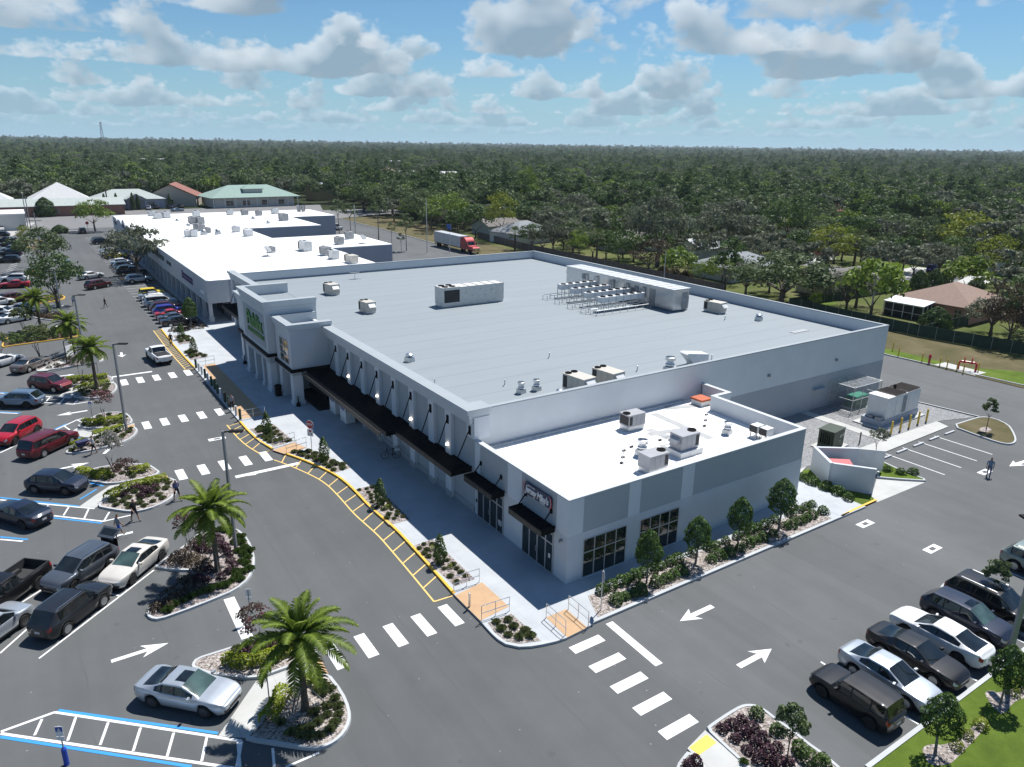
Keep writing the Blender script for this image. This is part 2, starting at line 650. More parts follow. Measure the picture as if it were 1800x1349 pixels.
# front pavement with its yellow kerb
K8 = crop(500, 750, 4.0875)
K5 = crop(250, 600, 4.4975)
K4 = crop(800, 950, 3.38)
KC = crop(0, 550, 5.143)
KA = crop(0, 750, 3.853)
KB = crop(0, 1000, 3.864)
KD = crop(0, 380, 5.143)
K3 = crop(400, 950, 3.38)
K6 = crop(340, 620, 9.636)
K7 = crop(1350, 600, 3.853)
KS = crop(1000, 800, 3.6)
KBR = crop(1180, 1180, 6.0)
KLN = crop(1560, 1120, 5.892)
KRT = crop(1620, 920, 6.422)

kerb_a = [K8(*p) for p in ((1215, 1215), (1000, 970), (800, 750), (620, 600), (520, 490), (430, 400), (350, 345), (220, 285), (100, 235), (10, 205))]
kerb_b = [K5(*p) for p in ((1030, 862), (930, 805), (860, 745), (800, 680), (770, 645))]
kerb_c = [K5(410, 215), K5(330, 130), K5(250, 40), KC(1455, 155)]
corner = [K4(*p) for p in ((665, 590), (600, 612), (520, 630), (450, 642), (380, 645), (300, 628), (255, 600), (220, 568), (185, 530), (150, 490))]
rampR = [K4(785, 530), K4(665, 590)]
side = [Vector((24.0, -3.9)), Vector((-.9, -3.95))]
ws = [Vector((p[0], p[1])) for p in side + [rampR[0]] + corner + kerb_a + kerb_b + kerb_c]
ws += [Vector((KC(1475, 135).x + .6, KC(1475, 135).y + 1.0)), Vector((-3.9, 81.2)), Vector((-3.9, 83.89)), Vector((26, 83.89)), Vector((26, -3.9))]
m = MB()
m.prism(ccw(ws), 0, .13)
struct(m.build('pavement', CONC))

def kerb_run(pts, w, z, mat_, flip=1, name='kerb'):
 pts = [Vector((p[0], p[1])) for p in pts]
 m = MB()
 L_, R_ = [], []
 for i, p in enumerate(pts):
  t = (pts[min(i + 1, len(pts) - 1)] - pts[max(0, i - 1)]).normalized()
  nrm = Vector((-t.y, t.x)) * flip
  L_.append(p - nrm * .012)
  R_.append(p + nrm * w)
 n = len(pts)
 vs = [(p.x, p.y, 0) for p in L_] + [(p.x, p.y, z) for p in L_] + [(p.x, p.y, z) for p in R_] + [(p.x, p.y, z - .04) for p in R_]
 fs = []
 for k in range(3):
  for i in range(n - 1):
   q = (k * n + i, k * n + i + 1, (k + 1) * n + i + 1, (k + 1) * n + i)
   fs.append(q if flip < 0 else q[::-1])
 m.add(vs, fs)
 return struct(m.build(name, mat_))

def dense(pts, step=.5):
 out = []
 for a, b in zip(pts[:-1], pts[1:]):
  a, b = Vector((a[0], a[1])), Vector((b[0], b[1]))
  k = max(1, int((b - a).length / step))
  out += [a.lerp(b, i / k) for i in range(k)]
 out.append(Vector((pts[-1][0], pts[-1][1])))
 # relax the bends
 for _ in range(6):
  out = [out[0]] + [out[i - 1] * .25 + out[i] * .5 + out[i + 1] * .25 for i in range(1, len(out) - 1)] + [out[-1]]
 return out

for k_ in (kerb_a, kerb_b, kerb_c):
 kerb_run(dense(k_), .16, .146, YEL_K, -1)
kerb_run(side, .17, .146, KERB, -1)
kerb_run(corner, .17, .146, KERB, -1)

def flat(name, poly, mat_, z):
 m = MB()
 m.sheet(ccw(poly), z)
 return struct(m.build(name, mat_))

# ramps and the flush crossing in front of the entrance (on the pavement, a few mm proud)
flat('ramp', [K4(0, 340), K4(150, 490), K4(320, 405), K4(160, 260)], TAN, .137)
flat('ramp', [K4(665, 590), K4(785, 530), K4(660, 420), K4(540, 470)], TAN, .137)
flat('ramp', [K5(1030, 872), K5(1130, 905), K5(1300, 855), K5(1205, 812)], TAN, .137)
flat('ramp', [K6(165, 242), K6(360, 200), K6(1215, 1080), K6(800, 1150)], TAN, .137)
for q in (((150, 490), (0, 340)),):
 pass

# stone-mulched beds let into the pavement
BEDS = {}

def bed(name, poly, mat_, z=.142):
 poly = ccw(poly)
 flat('planting_bed', poly, mat_, z)
 BEDS[name] = poly
 return poly

bed('p1', [KC(1565, 215), KC(1690, 208), KC(1760, 278), KC(1620, 297)], MULCH)
bed('p2', [K5(325, 88), K5(410, 65), K5(522, 135), K5(385, 158)], MULCH)
bed('p3', [K5(850, 705), K5(1040, 668), K5(1197, 800), K5(1050, 843), K5(980, 810), K5(905, 752)], MULCH)
bed('p4', [K5(1165, 897), K5(1215, 872), K5(1345, 880), K5(1655, 1010), K5(1515, 1055), K5(1420, 995), K5(1290, 935)], MULCH)
bed('p5', [K8(508, 465), K8(650, 428), K8(905, 680), K8(752, 720)], MULCH)
bed('p6', [K8(908, 875), K8(1065, 823), K8(1368, 1110), K8(1225, 1160)], MULCH)
bed('corner', [K4(195, 502), K4(335, 448), K4(510, 610), K4(380, 627), K4(300, 612), K4(232, 556)], MULCHP)
bed('side', [Vector((.35, -1.75)), Vector((22.0, -1.75)), Vector((22.0, -3.66)), Vector((-.5, -3.7))], MULCHP)

# islands in the lot
ISL = {}
ISL['palm'] = island('planting_bed', [KA(*p) for p in ((985, 1270), (1010, 1312), (1080, 1322), (1250, 1262), (1430, 1192), (1600, 1120), (1690, 1045), (1727, 965), (1728, 870), (1690, 780), (1640, 720), (1560, 688), (1480, 688), (1405, 705), (1330, 742), (1280, 792), (1200, 850), (1100, 915), (1050, 960), (1060, 966), (1180, 985), (1310, 986), (1240, 1060), (1150, 1130), (1060, 1200), (1000, 1250))], KERB, MULCH)
ISL['near_a'] = island('planting_bed', [G(*p) for p in ((336, 1172), (345, 1160), (380, 1149), (430, 1133), (468, 1118.6), (498, 1116), (524, 1121), (545, 1133), (557, 1147), (562, 1155), (530, 1169), (490, 1183), (450, 1198), (375, 1191), (340, 1180))], KERB, MULCHP)
ISL['near_b'] = island('planting_bed', [G(*p) for p in ((577.5, 1185), (604, 1219), (617, 1249), (617.5, 1272), (607, 1293), (589, 1309.5), (566, 1320), (542, 1321), (490, 1313), (433, 1304), (431, 1297), (459, 1270), (480, 1228), (498, 1215), (524, 1204), (557, 1191))], KERB, MULCHP)
flat('path', [G(450, 1198), G(530, 1169), G(562, 1155), G(577, 1185), G(557, 1191), G(524, 1204), G(498, 1215), G(480, 1228), G(459, 1270), G(431, 1298), G(400, 1296), G(384, 1294)], PADC, .012)
flat('ramp', [K3(505, 720), K3(550, 697), K3(600, 795), K3(540, 812)], TAN, .02)
ISL['mid_a'] = island('planting_bed', [KA(*p) for p in ((525, 342), (575, 312), (640, 290), (760, 268), (880, 259), (1000, 262), (1040, 280), (1100, 325), (960, 365), (745, 400), (650, 385), (570, 375))], KERB, MULCH)
ISL['mid_b'] = island('planting_bed', [KA(*p) for p in ((645, 548), (760, 572), (880, 588), (960, 582), (1060, 552), (1150, 507), (1203, 450), (1215, 400), (1190, 370), (1145, 352), (1000, 382), (880, 422), (790, 460), (720, 500))], KERB, MULCHP)
flat('path', [KA(535, 545), KA(645, 552), KA(720, 502), KA(790, 460), KA(880, 422), KA(1000, 382), KA(1145, 352), KA(1100, 325), KA(960, 367), KA(745, 402), KA(640, 470)], PADC, .012)
flat('ramp', [KA(1065, 345), KA(1128, 328), KA(1145, 352), KA(1085, 367)], TAN, .02)
ISL['far_a'] = island('planting_bed', [KC(*p) for p in ((685, 1042), (760, 1000), (840, 950), (920, 915), (1040, 905), (1120, 912), (1170, 930), (1215, 1000), (1100, 1035), (940, 1052), (800, 1057))], KERB, MULCH)
ISL['far_b'] = island('planting_bed', [KC(*p) for p in ((580, 1275), (640, 1285), (760, 1270), (900, 1240), (1100, 1190), (1200, 1140), (1250, 1082), (1245, 1060), (1218, 1040), (1100, 1062), (870, 1125), (760, 1170), (660, 1220))], KERB, MULCH)
flat('path', [KC(625, 1085), KC(695, 1045), KC(800, 1060), KC(940, 1053), KC(1215, 1000), KC(1220, 1040), KC(1100, 1061), KC(870, 1124), KC(760, 1125), KC(680, 1108)], PADC, .012)
flat('ramp', [KC(1150, 1022), KC(1212, 1010), KC(1220, 1040), KC(1158, 1048)], TAN, .02)
ISL['way_a'] = island('planting_bed', [KC(*p) for p in ((600, 612), (700, 590), (870, 570), (960, 571), (1020, 590), (1030, 620), (900, 640), (760, 662), (650, 667), (605, 645))], KERB, MULCH)
ISL['way_b'] = island('planting_bed', [KC(*p) for p in ((650, 770), (740, 780), (820, 785), (920, 775), (1000, 750), (1060, 702), (1062, 660), (1032, 638), (900, 650), (760, 688), (680, 722))], KERB, MULCH)
flat('path', [KC(520, 765), KC(600, 705), KC(660, 668), KC(760, 663), KC(1030, 621), KC(1032, 638), KC(900, 650), KC(760, 688), KC(680, 722), KC(650, 770)], PADC, .012)
ISL['stairs'] = island('planting_bed', [KC(*p) for p in ((320, 545), (480, 522), (640, 497), (800, 472), (900, 455), (945, 430), (932, 388), (890, 365), (800, 358), (720, 365), (600, 402), (420, 412), (340, 470))], KERB, MULCH)
flat('path', [KC(325, 540), KC(430, 535), KC(630, 440), KC(560, 430)], PADC, .156)
ISL['yellow'] = island('planting_bed', [KC(*p) for p in ((10, 322), (90, 308), (240, 288), (480, 255), (690, 225), (725, 205), (728, 175), (690, 150), (480, 162), (240, 192), (90, 215), (30, 262))], YEL_K, BROWNM)
ISL['yellow_b'] = island('planting_bed', [KD(*p) for p in ((330, 800), (430, 785), (560, 760), (595, 740), (575, 724), (500, 720), (380, 745), (250, 770))], YEL_K, BROWNM)
ISL['yellow_c'] = island('planting_bed', [KD(*p) for p in ((180, 545), (240, 552), (330, 540), (395, 520), (390, 500), (330, 498), (250, 510), (190, 528))], YEL_K, BROWNM)
ISL['yellow_d'] = island('planting_bed', [KD(*p) for p in ((240, 300), (340, 295), (420, 285), (440, 272), (420, 262), (330, 265), (250, 280))], YEL_K, BROWNM)
ISL['yellow_e'] = island('planting_bed', [KD(*p) for p in ((170, 240), (260, 245), (370, 236), (378, 226), (360, 219), (260, 222), (180, 228))], YEL_K, BROWNM)
ISL['dark'] = island('planting_bed', [KD(*p) for p in ((270, 915), (380, 940), (500, 950), (640, 930), (660, 905), (600, 885), (440, 880), (300, 890))], KERB, BROWNM)
ISL['tree'] = island('planting_bed', [Vector(p) for p in ((-10.1, 129.6), (-4.8, 129.6), (-4.6, 133.8), (-10.1, 133.8), (-10.7, 131.7))], KERB, BROWNM)
flat('planting_bed', [Vector((-9.5, 80.2)), Vector((-4.2, 80.2)), Vector((-4.2, 83.2)), Vector((-9.5, 83.2))], BROWNM, .05)
# bottom corner island by the side drive, with its tactile ramp
ISL['kerbside'] = island('planting_bed', [KBR(*p) for p in ((355, 625), (420, 570), (600, 450), (720, 382), (800, 366), (900, 376), (1000, 430), (1100, 512), (1300, 652), (1440, 770), (1600, 882), (1750, 1010), (1850, 1100), (1200, 1400), (1000, 1230), (760, 1014), (700, 950), (540, 805))], KERB, MULCHP)
ISL['kerbside_b'] = island('planting_bed', [KBR(*p) for p in ((50, 1014), (110, 930), (180, 850), (340, 1014), (520, 1200), (300, 1400), (-30, 1300))], KERB, MULCHP)
flat('path', [KBR(180, 850), KBR(170, 830), KBR(355, 640), KBR(540, 805), KBR(700, 950), KBR(760, 1014), KBR(1000, 1230), KBR(700, 1380), KBR(520, 1200), KBR(340, 1014)], PADC, .10)
flat('path', [KBR(185, 825), KBR(370, 687), KBR(475, 772), KBR(292, 905)], TACT, .106)
# grass island between the parked SUVs, gravel round the back, the rear verge
ISL['lawn'] = island('lawn', [KRT(*p) for p in ((190, 770), (215, 820), (260, 830), (300, 800), (620, 930), (900, 1100), (1150, 1290), (1300, 1400), (1500, 1250), (1156, 1010), (800, 800), (620, 720), (480, 670), (380, 655), (280, 675), (215, 715))], KERB, GRASS)
flat('gravel', [Vector(p) for p in ((24.6, 3.3), (40, 3.3), (40, 12.2), (24.6, 12.2))], GREYG, .03)
flat('gravel', [Vector(p) for p in ((41.2, 3.3), (50.2, 3.3), (55.2, 1.7), (53.6, 12.2), (41.2, 12.2))], GREYG, .03)
flat('path', [Vector(p) for p in ((40, 3.3), (41.2, 3.3), (41.2, 12.2), (40, 12.2))], PADC, .06)
flat('path', [Vector(p) for p in ((31.5, 3.28), (50, 3.28), (49.5, 1.85), (31.5, 1.35))], PADC, .065)
flat('path', [Vector(p) for p in ((24.2, 1.6), (28.6, 3.26), (24.2, 3.26))], PADC, .07)
kerb_run([Vector((55.2, 1.6)), Vector((53.6, 12.2))], .16, .146, KERB, 1)
ISL['rear'] = island('lawn', [Vector(p) for p in ((49.81, 1.8), (53, 1.7), (55.37, 1.57), (56.0, .4), (55.2, -1.2), (53.64, -2.3), (51.57, -3.5), (50.3, -3.9), (49.4, -3.7), (49.07, -2.9), (49.3, -.74))], KERB, DRYG)
ISL['bin'] = island('lawn', [K7(*p) for p in ((740, 830), (760, 815), (900, 880), (1060, 940), (1068, 955), (900, 945), (735, 930))], KERB, GRASS, 0)
flat('path', [K7(735, 935), K7(900, 948), K7(1065, 957), K7(740, 1092), K7(700, 1050)], PADC, .016)
flat('lawn', [K7(200, 880), K7(290, 868), K7(400, 968), K7(690, 1048), K7(725, 1080), K7(575, 1142), K7(340, 1030), K7(205, 985)], GRASS, .05)
flat('planting_bed', [K7(200, 930), K7(240, 930), K7(560, 1075), K7(590, 1130), K7(560, 1142), K7(340, 1035), K7(205, 985)], MULCHP, .056)
flat('pavement', [Vector(p) for p in ((22.85, -3.75), (24.6, -3.75), (24.75, 1.2), (22.85, 1.2))], CONC, .138)
kerb_run([K7(725, 1080), K7(570, 1150), K7(490, 1192)], .16, .146, YEL_K, 1)
flat('verge', [Vector(p) for p in ((70.2, 4), (71.5, 0), (82, -10), (160, -18), (160, 60), (90, 130), (84, 130), (70.2, 130))], DRYG, .06)
flat('verge', [Vector(p) for p in ((70.2, 130), (84, 130), (92, 190), (92, 236), (74.2, 236), (73.2, 190))], DRYG, .058)
kerb_run([Vector(p) for p in ((83, -10.5), (71.2, 4), (70.1, 20), (70.1, 130), (73.1, 190), (74.1, 236))], .16, .15, KERB, -1)
flat('lawn', [Vector(p) for p in ((71.6, 4.5), (73.5, 1), (83, -8), (84, -2), (76, 9), (71.5, 13))], GRASS, .067)
flat('lawn', [Vector(p) for p in ((70.6, 14), (73.2, 14), (73.4, 22), (70.6, 24))], GRASS, .067)
flat('path', [Vector(p) for p in ((70.5, 9.4), (73.0, 9.2), (73.3, 14.4), (70.7, 14.6))], PADC, .072)

# ------------------------------------------------------------------ painted markings
WM, BM, YM = MB(), MB(), MB()
ZP = .006
NZ = [0]

def zlift(z):
 NZ[0] += 1
 return z + NZ[0] * .00004

def stripe(mb, a, b, w, z=ZP):
 a, b = Vector((a[0], a[1])), Vector((b[0], b[1]))
 t = (b - a).normalized()
 n = Vector((-t.y, t.x)) * w / 2
 mb.sheet([a - n, b - n, b + n, a + n], zlift(z))

def bar(mb, c, sx, sy, rot=0.0):
 v = [Vector((-sx / 2, -sy / 2)), Vector((sx / 2, -sy / 2)), Vector((sx / 2, sy / 2)), Vector((-sx / 2, sy / 2))]
 M2 = Matrix.Rotation(rot, 2)
 mb.sheet([Vector((c[0], c[1])) + M2 @ p for p in v], ZP)

def arrow(a, b, w=.28):
 a, b = Vector((a[0], a[1])), Vector((b[0], b[1]))
 t = (b - a)
 L_ = t.length
 t = t / L_
 n = Vector((-t.y, t.x))
 q = lambda s_, o: a + t * (s_ * L_) + n * o
 WM.sheet([q(0, -w / 2), q(.62, -w / 2), q(.62, w / 2), q(0, w / 2)], ZP)
 hw = .56 * min(1, L_ / 2.7)
 WM.add([(*q(.62, -w / 2), ZP), (*q(.52, -hw), ZP), (*q(1, 0), ZP), (*q(.52, hw), ZP), (*q(.62, w / 2), ZP)], [(0, 1, 2), (0, 2, 4), (4, 2, 3)])

for c in ((643, 692), (824, 625), (998, 562), (1165, 502), (1327, 444)):
 bar(WM, K3(*c), .62, 2.15)
for c in ((785, 617), (905, 727), (1035, 845), (1172, 970), (1327, 1108)):
 bar(WM, K4(*c), 2.1, .62)
for c in ((308, 1055), (483, 1015), (651, 980), (817, 945), (976, 910), (35, 665), (178, 637), (325, 610), (470, 585), (612, 560)):
 bar(WM, K5(*c), .66, 2.2)
for c in ((1122, 630), (1268, 608), (1415, 587), (1560, 565), (1700, 543)):
 bar(WM, KC(*c), .7, 2.4)
stripe(WM, K5(737, 1075), K5(1240, 965), .5)
stripe(WM, KC(1015, 582), KC(1375, 532), .45)
stripe(WM, K4(915, 490), K4(1212, 740), .5)
stripe(WM, KB(1555, 200), KB(1680, 470), .62)
stripe(WM, KA(1595, 340), KA(1735, 322), .3)
stripe(WM, KC(488, 125), KC(675, 103), .35)
stripe(WM, KD(440, 822), KD(575, 808), .3)
stripe(WM, KD(585, 135), KD(730, 130), .4)
stripe(WM, KD(545, 75), KD(650, 68), .4)
arrow(KB(755, 630), KB(1145, 505))
arrow((6.17, -6.4), (3.43, -6.4), .34)
arrow((3.2, -10.88), (5.9, -10.88), .34)
arrow(KA(350, 300), KA(605, 245))
arrow(KC(790, 885), KC(512, 930))
arrow(KC(530, 575), KC(680, 557))
arrow(KC(1095, 360), KC(1105, 402))
arrow(KA(900, 715), KA(700, 765))
arrow(G(1812, 808), G(1774, 820), .34)
arrow(KC(940, 1275), KC(1010, 1210), .28)
for c, a_ in (((K5(592, 772)), 0), (G(1521, 921), 0), (G(1639, 965), 0), (G(1731, 830), 0)):
 bar(WM, c, 1.5, .62, .0)
 m = MB()
 m.sheet([(c.x - .28, c.y - .16), (c.x + .28, c.y - .16), (c.x + .28, c.y + .16), (c.x - .28, c.y + .16)], ZP + .004)
 struct(m.build('road_marking', ASPHALT))
# angled bays nearest the drive
for a, b in (((265, 610), (1045, 10)), ((0, 575), (350, 262)), ((95, 283), (240, 315)), ((735, 165), (812, 185)), ((-150, 420), (180, 150))):
 stripe(WM, KB(*a), KB(*b), .11)
for a, b in (((640, 1068), (800, 925)), ((0, 1287), (315, 1085)), ((-100, 1180), (150, 1000))):
 stripe(WM, KA(*a), KA(*b), .11)
# hatched access aisles
for a, b in (((5, 1108), (372, 975)), ((372, 975), (1472, 1143)), ((5, 1120), (1640, 1362)), ((1640, 1172), (1610, 1345)), ((1405, 1135), (1640, 1170))):
 stripe(WM, KB(*a), KB(*b), .15)
for a, b in (((398, 962), (1480, 1118)), ((0, 1143), (1300, 1345))):
 stripe(BM, KB(*a), KB(*b), .16, ZP + .003)
for a, b in (((285, 1022), (235, 1132)), ((515, 1010), (460, 1168)), ((735, 1045), (680, 1198)), ((955, 1080), (905, 1238)), ((1180, 1115), (1135, 1275)), ((1405, 1145), (1370, 1308))):
 stripe(WM, KB(*a), KB(*b), .12)
for a, b in (((60, 1190), (75, 1349)), ((268, 1235), (278, 1349)), ((345, 1349), (545, 1262))):
 stripe(WM, K3(*a), K3(*b), .12)
for a, b in (((0, 497), (640, 557)), ((365, 605), (700, 643)), ((700, 643), (890, 600)), ((0, 765), (155, 778))):
 stripe(WM, KA(*a), KA(*b), .15)
for a, b in (((0, 482), (535, 541)), ((365, 620), (690, 656)), ((0, 748), (190, 766)), ((540, 495), (655, 425)), ((585, 376), (700, 404))):
 stripe(BM, KA(*a), KA(*b), .16, ZP + .003)
for a, b in (((60, 505), (30, 540)), ((325, 535), (315, 550)), ((465, 547), (430, 603)), ((600, 560), (570, 625)), ((740, 580), (705, 640))):
 stripe(WM, KA(*a), KA(*b), .12)
for a, b in (((0, 727), (110, 738)), ((390, 757), (640, 772)), ((400, 812), (665, 828)), ((665, 828), (830, 800)), ((0, 905), (160, 912)), ((470, 1075), (695, 970)), ((695, 970), (770, 950)), ((0, 1268), (165, 1190)), ((480, 1080), (400, 1110))):
 stripe(WM, KC(*a), KC(*b), .15)
for a, b in (((0, 720), (110, 731)), ((0, 896), (190, 908)), ((455, 1075), (600, 1005)), ((680, 1125), (755, 1140)), ((0, 1222), (45, 1218))):
 stripe(BM, KC(*a), KC(*b), .16, ZP + .003)
for a, b in (((450, 767), (412, 808)), ((580, 775), (540, 818)), ((705, 790), (667, 826)), ((580, 1025), (632, 1060)), ((700, 972), (760, 998))):
 stripe(WM, KC(*a), KC(*b), .12)
# bays along the side drive, rear bays, bays of the old row
for x in (7.24, 9.99, 12.83, 15.7, 18.4, 25.6, 28.4, 31.2):
 stripe(WM, (x, -13.0), (x, -18.3), .11)
for x in (37.5, 40.25, 43.0, 45.8):
 stripe(WM, (x, 1.3), (x, -3.95), .11)
for i in range(46):
 y = 84.2 + i * 2.78
 if 129 < y < 134.5:
  continue
 stripe(WM, (-10.2, y), (-4.6, y - .05), .11)
for i in range(11):
 stripe(WM, KD(-20 + i * 16, 600 - i * 22), KD(60 + i * 16, 575 - i * 22), .12)
# yellow no-parking ladders beside the kerb

def ladder(kp, off, step):
 pts = dense(kp, .4)
 out = []
 for i, p in enumerate(pts):
  t = (pts[min(i + 1, len(pts) - 1)] - pts[max(0, i - 1)]).normalized()
  out.append(p + Vector((-t.y, t.x)) * off)
 for a, b in zip(out[:-1], out[1:]):
  stripe(YM, a, b, .11)
 stripe(YM, out[0], pts[0] + (out[0] - pts[0]).normalized() * .05, .11)
 k = max(1, int(step / .4))
 for i in range(k, len(pts), k):
  j = min(len(pts) - 1, i + int(.5 / .4) + 1)
  stripe(YM, out[i], pts[j] + (out[j] - pts[j]).normalized() * .02, .10, ZP + .0015)

ladder(kerb_a, 1.3, 1.6)
ladder(kerb_b, 1.2, 1.4)
ladder(kerb_c, 1.0, 1.2)
struct(WM.build('white_road_markings', WHITE_P))
struct(BM.build('blue_road_markings', BLUE_P))
struct(YM.build('yellow_road_markings', YEL_P))
# ------------------------------------------------------------------ buildings
def mat_stucco(name, col, streaks=.10):
 m, nt, bs = nodes_of(name)
 p = pos(nt)
 f = noise(nt, p, .7, 4, .6)
 c = ramp(nt, f, [(.3, tuple(x * .965 for x in col)), (.7, tuple(min(1, x * 1.03) for x in col))])
 st = N(nt, 'ShaderNodeMapping')
 st.inputs['Scale'].default_value = (1.6, 1.6, .07)
 nt.links.new(p, st.inputs[0])
 s_ = mth(nt, 'MULTIPLY', mth(nt, 'SUBTRACT', noise(nt, st.outputs[0], 1.0, 5, .7), .55), 3.0, clamp=True)
 c = mixc(nt, mth(nt, 'MULTIPLY', s_, streaks), c, tuple(x * .6 for x in col))
 nt.links.new(c, bs.inputs['Base Color'])
 bs.inputs['Roughness'].default_value = .8
 bs.inputs['Specular IOR Level'].default_value = .3
 bump(nt, bs, noise(nt, p, 30, 3, .7), .12, .01)
 return m

def mat_roof(name, col, seam, dirt, seam_w=3.1, rot=0):
 """single-ply sheet roof: welded laps, ponding stains, foot traffic"""
 m, nt, bs = nodes_of(name)
 p = pos(nt)
 sp = N(nt, 'ShaderNodeSeparateXYZ')
 nt.links.new(p, sp.inputs[0])
 ax = sp.outputs[rot]
 wob = mth(nt, 'MULTIPLY', noise(nt, p, .5, 2), .12)
 fr = mth(nt, 'FRACT', mth(nt, 'DIVIDE', mth(nt, 'ADD', ax, wob), seam_w))
 e = mth(nt, 'LESS_THAN', fr, .03)
 fl = mth(nt, 'FLOOR', mth(nt, 'DIVIDE', ax, seam_w))
 wn = N(nt, 'ShaderNodeTexWhiteNoise', noise_dimensions='1D')
 nt.links.new(fl, wn.inputs['W'])
 c = mixc(nt, mth(nt, 'MULTIPLY', wn.outputs[0], .5), col, tuple(x * .93 for x in col))
 st = N(nt, 'ShaderNodeMapping')
 st.inputs['Scale'].default_value = (.14, .9, 1) if rot == 1 else (.9, .14, 1)
 nt.links.new(p, st.inputs[0])
 d = mth(nt, 'MULTIPLY', mth(nt, 'SUBTRACT', noise(nt, st.outputs[0], .9, 6, .7), .5), 2.6, clamp=True)
 c = mixc(nt, mth(nt, 'MULTIPLY', d, dirt), c, tuple(x * .6 for x in col))
 c = mixc(nt, mth(nt, 'MULTIPLY', e, seam), c, tuple(x * .45 for x in col))
 nt.links.new(c, bs.inputs['Base Color'])
 bs.inputs['Roughness'].default_value = .65
 bs.inputs['Specular IOR Level'].default_value = .35
 return m

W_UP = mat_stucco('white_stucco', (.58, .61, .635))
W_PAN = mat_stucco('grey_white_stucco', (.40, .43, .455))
W_LOW = mat_stucco('grey_stucco', (.36, .385, .41))
W_PIL = mat_stucco('bright_white_stucco', (.66, .69, .72), .05)
W_BASE = mat_stucco('grey_plinth', (.36, .37, .38))
W_STRIP = mat_stucco('strip_front_stucco', (.52, .54, .56), .18)
W_BACK = mat_stucco('blue_grey_block_wall', (.33, .35, .40), .2)
CAPM = mat_stucco('pale_metal_coping', (.50, .53, .55), .1)
CAPD = mat_stucco('grey_membrane_cap', (.31, .345, .37), .1)
ROOF_G = mat_roof('grey_sheet_roof', (.24, .275, .295), .5, .30, 3.05, 1)
ROOF_W = mat_roof('white_sheet_roof', (.83, .83, .82), .25, .12, 3.1, 0)
ROOF_S = mat_roof('old_white_sheet_roof', (.84, .84, .83), .22, .35, 6.2, 1)
BLACKM = pmat('black_metal', (.006, .006, .007), .75, .0, var=.2, scale=6, spec=.15)
BRONZE = pmat('dark_bronze_metal', (.05, .047, .042), .5, .3, var=.2)
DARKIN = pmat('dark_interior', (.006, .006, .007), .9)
FRAME = pmat('silver_window_frame', (.55, .56, .57), .4, .5, var=.05)
STEEL = pmat('brushed_steel', (.62, .63, .64), .32, .9, var=.08)
GALV = pmat('galvanised_metal', (.55, .57, .58), .42, .6, var=.12)
GALVD = pmat('weathered_grey_metal', (.30, .31, .32), .55, .4, var=.2)
BEIGE = pmat('beige_unit_paint', (.50, .47, .41), .5, .0, var=.06)
GREYU = pmat('grey_unit_paint', (.32, .33, .35), .5, .0, var=.06)
WHITEU = pmat('white_unit_paint', (.66, .67, .67), .5, .0, var=.08)
FINM = pmat('dark_coil_fins', (.03, .03, .032), .6, .3, var=.4, scale=25)
GREEN_S = pmat('green_sign_letters', (.015, .20, .035), .4, var=.05)
NAVY_S = pmat('navy_sign_panel', (.012, .022, .075), .35, var=.05)
WHITE_S = pmat('white_sign_letters', (.82, .82, .82), .4, var=.02)
RED_S = pmat('red_sign_paint', (.42, .01, .03), .4, var=.05)
PURP_S = pmat('purple_sign_letters', (.06, .03, .16), .4, var=.1)

def mat_glass(name, col=(.012, .02, .02), rough=.03):
 m, nt, bs = nodes_of(name)
 p = objco(nt)
 f = noise(nt, p, .8, 2)
 c = ramp(nt, f, [(.35, tuple(x * .5 for x in col)), (.65, tuple(x * 1.5 for x in col))])
 nt.links.new(c, bs.inputs['Base Color'])
 bs.inputs['Roughness'].default_value = rough
 bs.inputs['Specular IOR Level'].default_value = .8
 bs.inputs['IOR'].default_value = 1.5
 return m

GLASS = mat_glass('dark_shop_glass')
GLASS_G = mat_glass('green_tinted_glass', (.03, .055, .05))

def window(parent, o, ux, w, h, cols, rows, split=None, depth=.12, name='window', fr=.07, glass=None, door=()):
 """frame with one pane sheet per light: o = lower corner, ux = direction along the wall, outward = ux x Z"""
 o, ux = Vector(o), Vector(ux)
 out = ux.cross(Vector((0, 0, 1)))
 m = MB()

 def bx(a0, a1, z0, z1, d0, d1):
  vs = []
  for z in (z0, z1):
   for a, d in ((a0, d0), (a1, d0), (a1, d1), (a0, d1)):
    vs.append(o + ux * a + out * d + Vector((0, 0, z)))
  m.add(vs, [(3, 2, 1, 0), (4, 5, 6, 7), (0, 1, 5, 4), (1, 2, 6, 5), (2, 3, 7, 6), (3, 0, 4, 7)])
 xs = [w * i / cols for i in range(cols + 1)] if isinstance(cols, int) else cols
 zs = ([h * i / rows for i in range(rows + 1)]) if split is None else [0] + split + [h]
 for x in xs:
  bx(max(0, x - fr / 2), min(w, x + fr / 2), 0, h, -.02, .05)
 for z in zs:
  for a, b in zip(xs[:-1], xs[1:]):
   bx(a + fr / 2, b - fr / 2, max(0, z - fr / 2), min(h, z + fr / 2), -.02, .045)
 f = m.build(name, FRAME, parent)
 g = MB()
 a, b = o + out * .012, o + ux * w + out * .012
 g.quad(a, b, b + Vector((0, 0, h)), a + Vector((0, 0, h)))
 g.build('pane', glass or GLASS, f)
 return f

def parapet(parent, pts, zt, t, mat_, z0, name='wall'):
 """upright wall along each edge of a closed outline (outer face on the line), mitred"""
 poly = ccw(pts)
 inn = inset(poly, t)
 n = len(poly)
 for i in range(n):
  j = (i + 1) % n
  m = MB()
  m.prism([poly[i], poly[j], inn[j], inn[i]], z0, zt)
  m.build(name, mat_, parent)

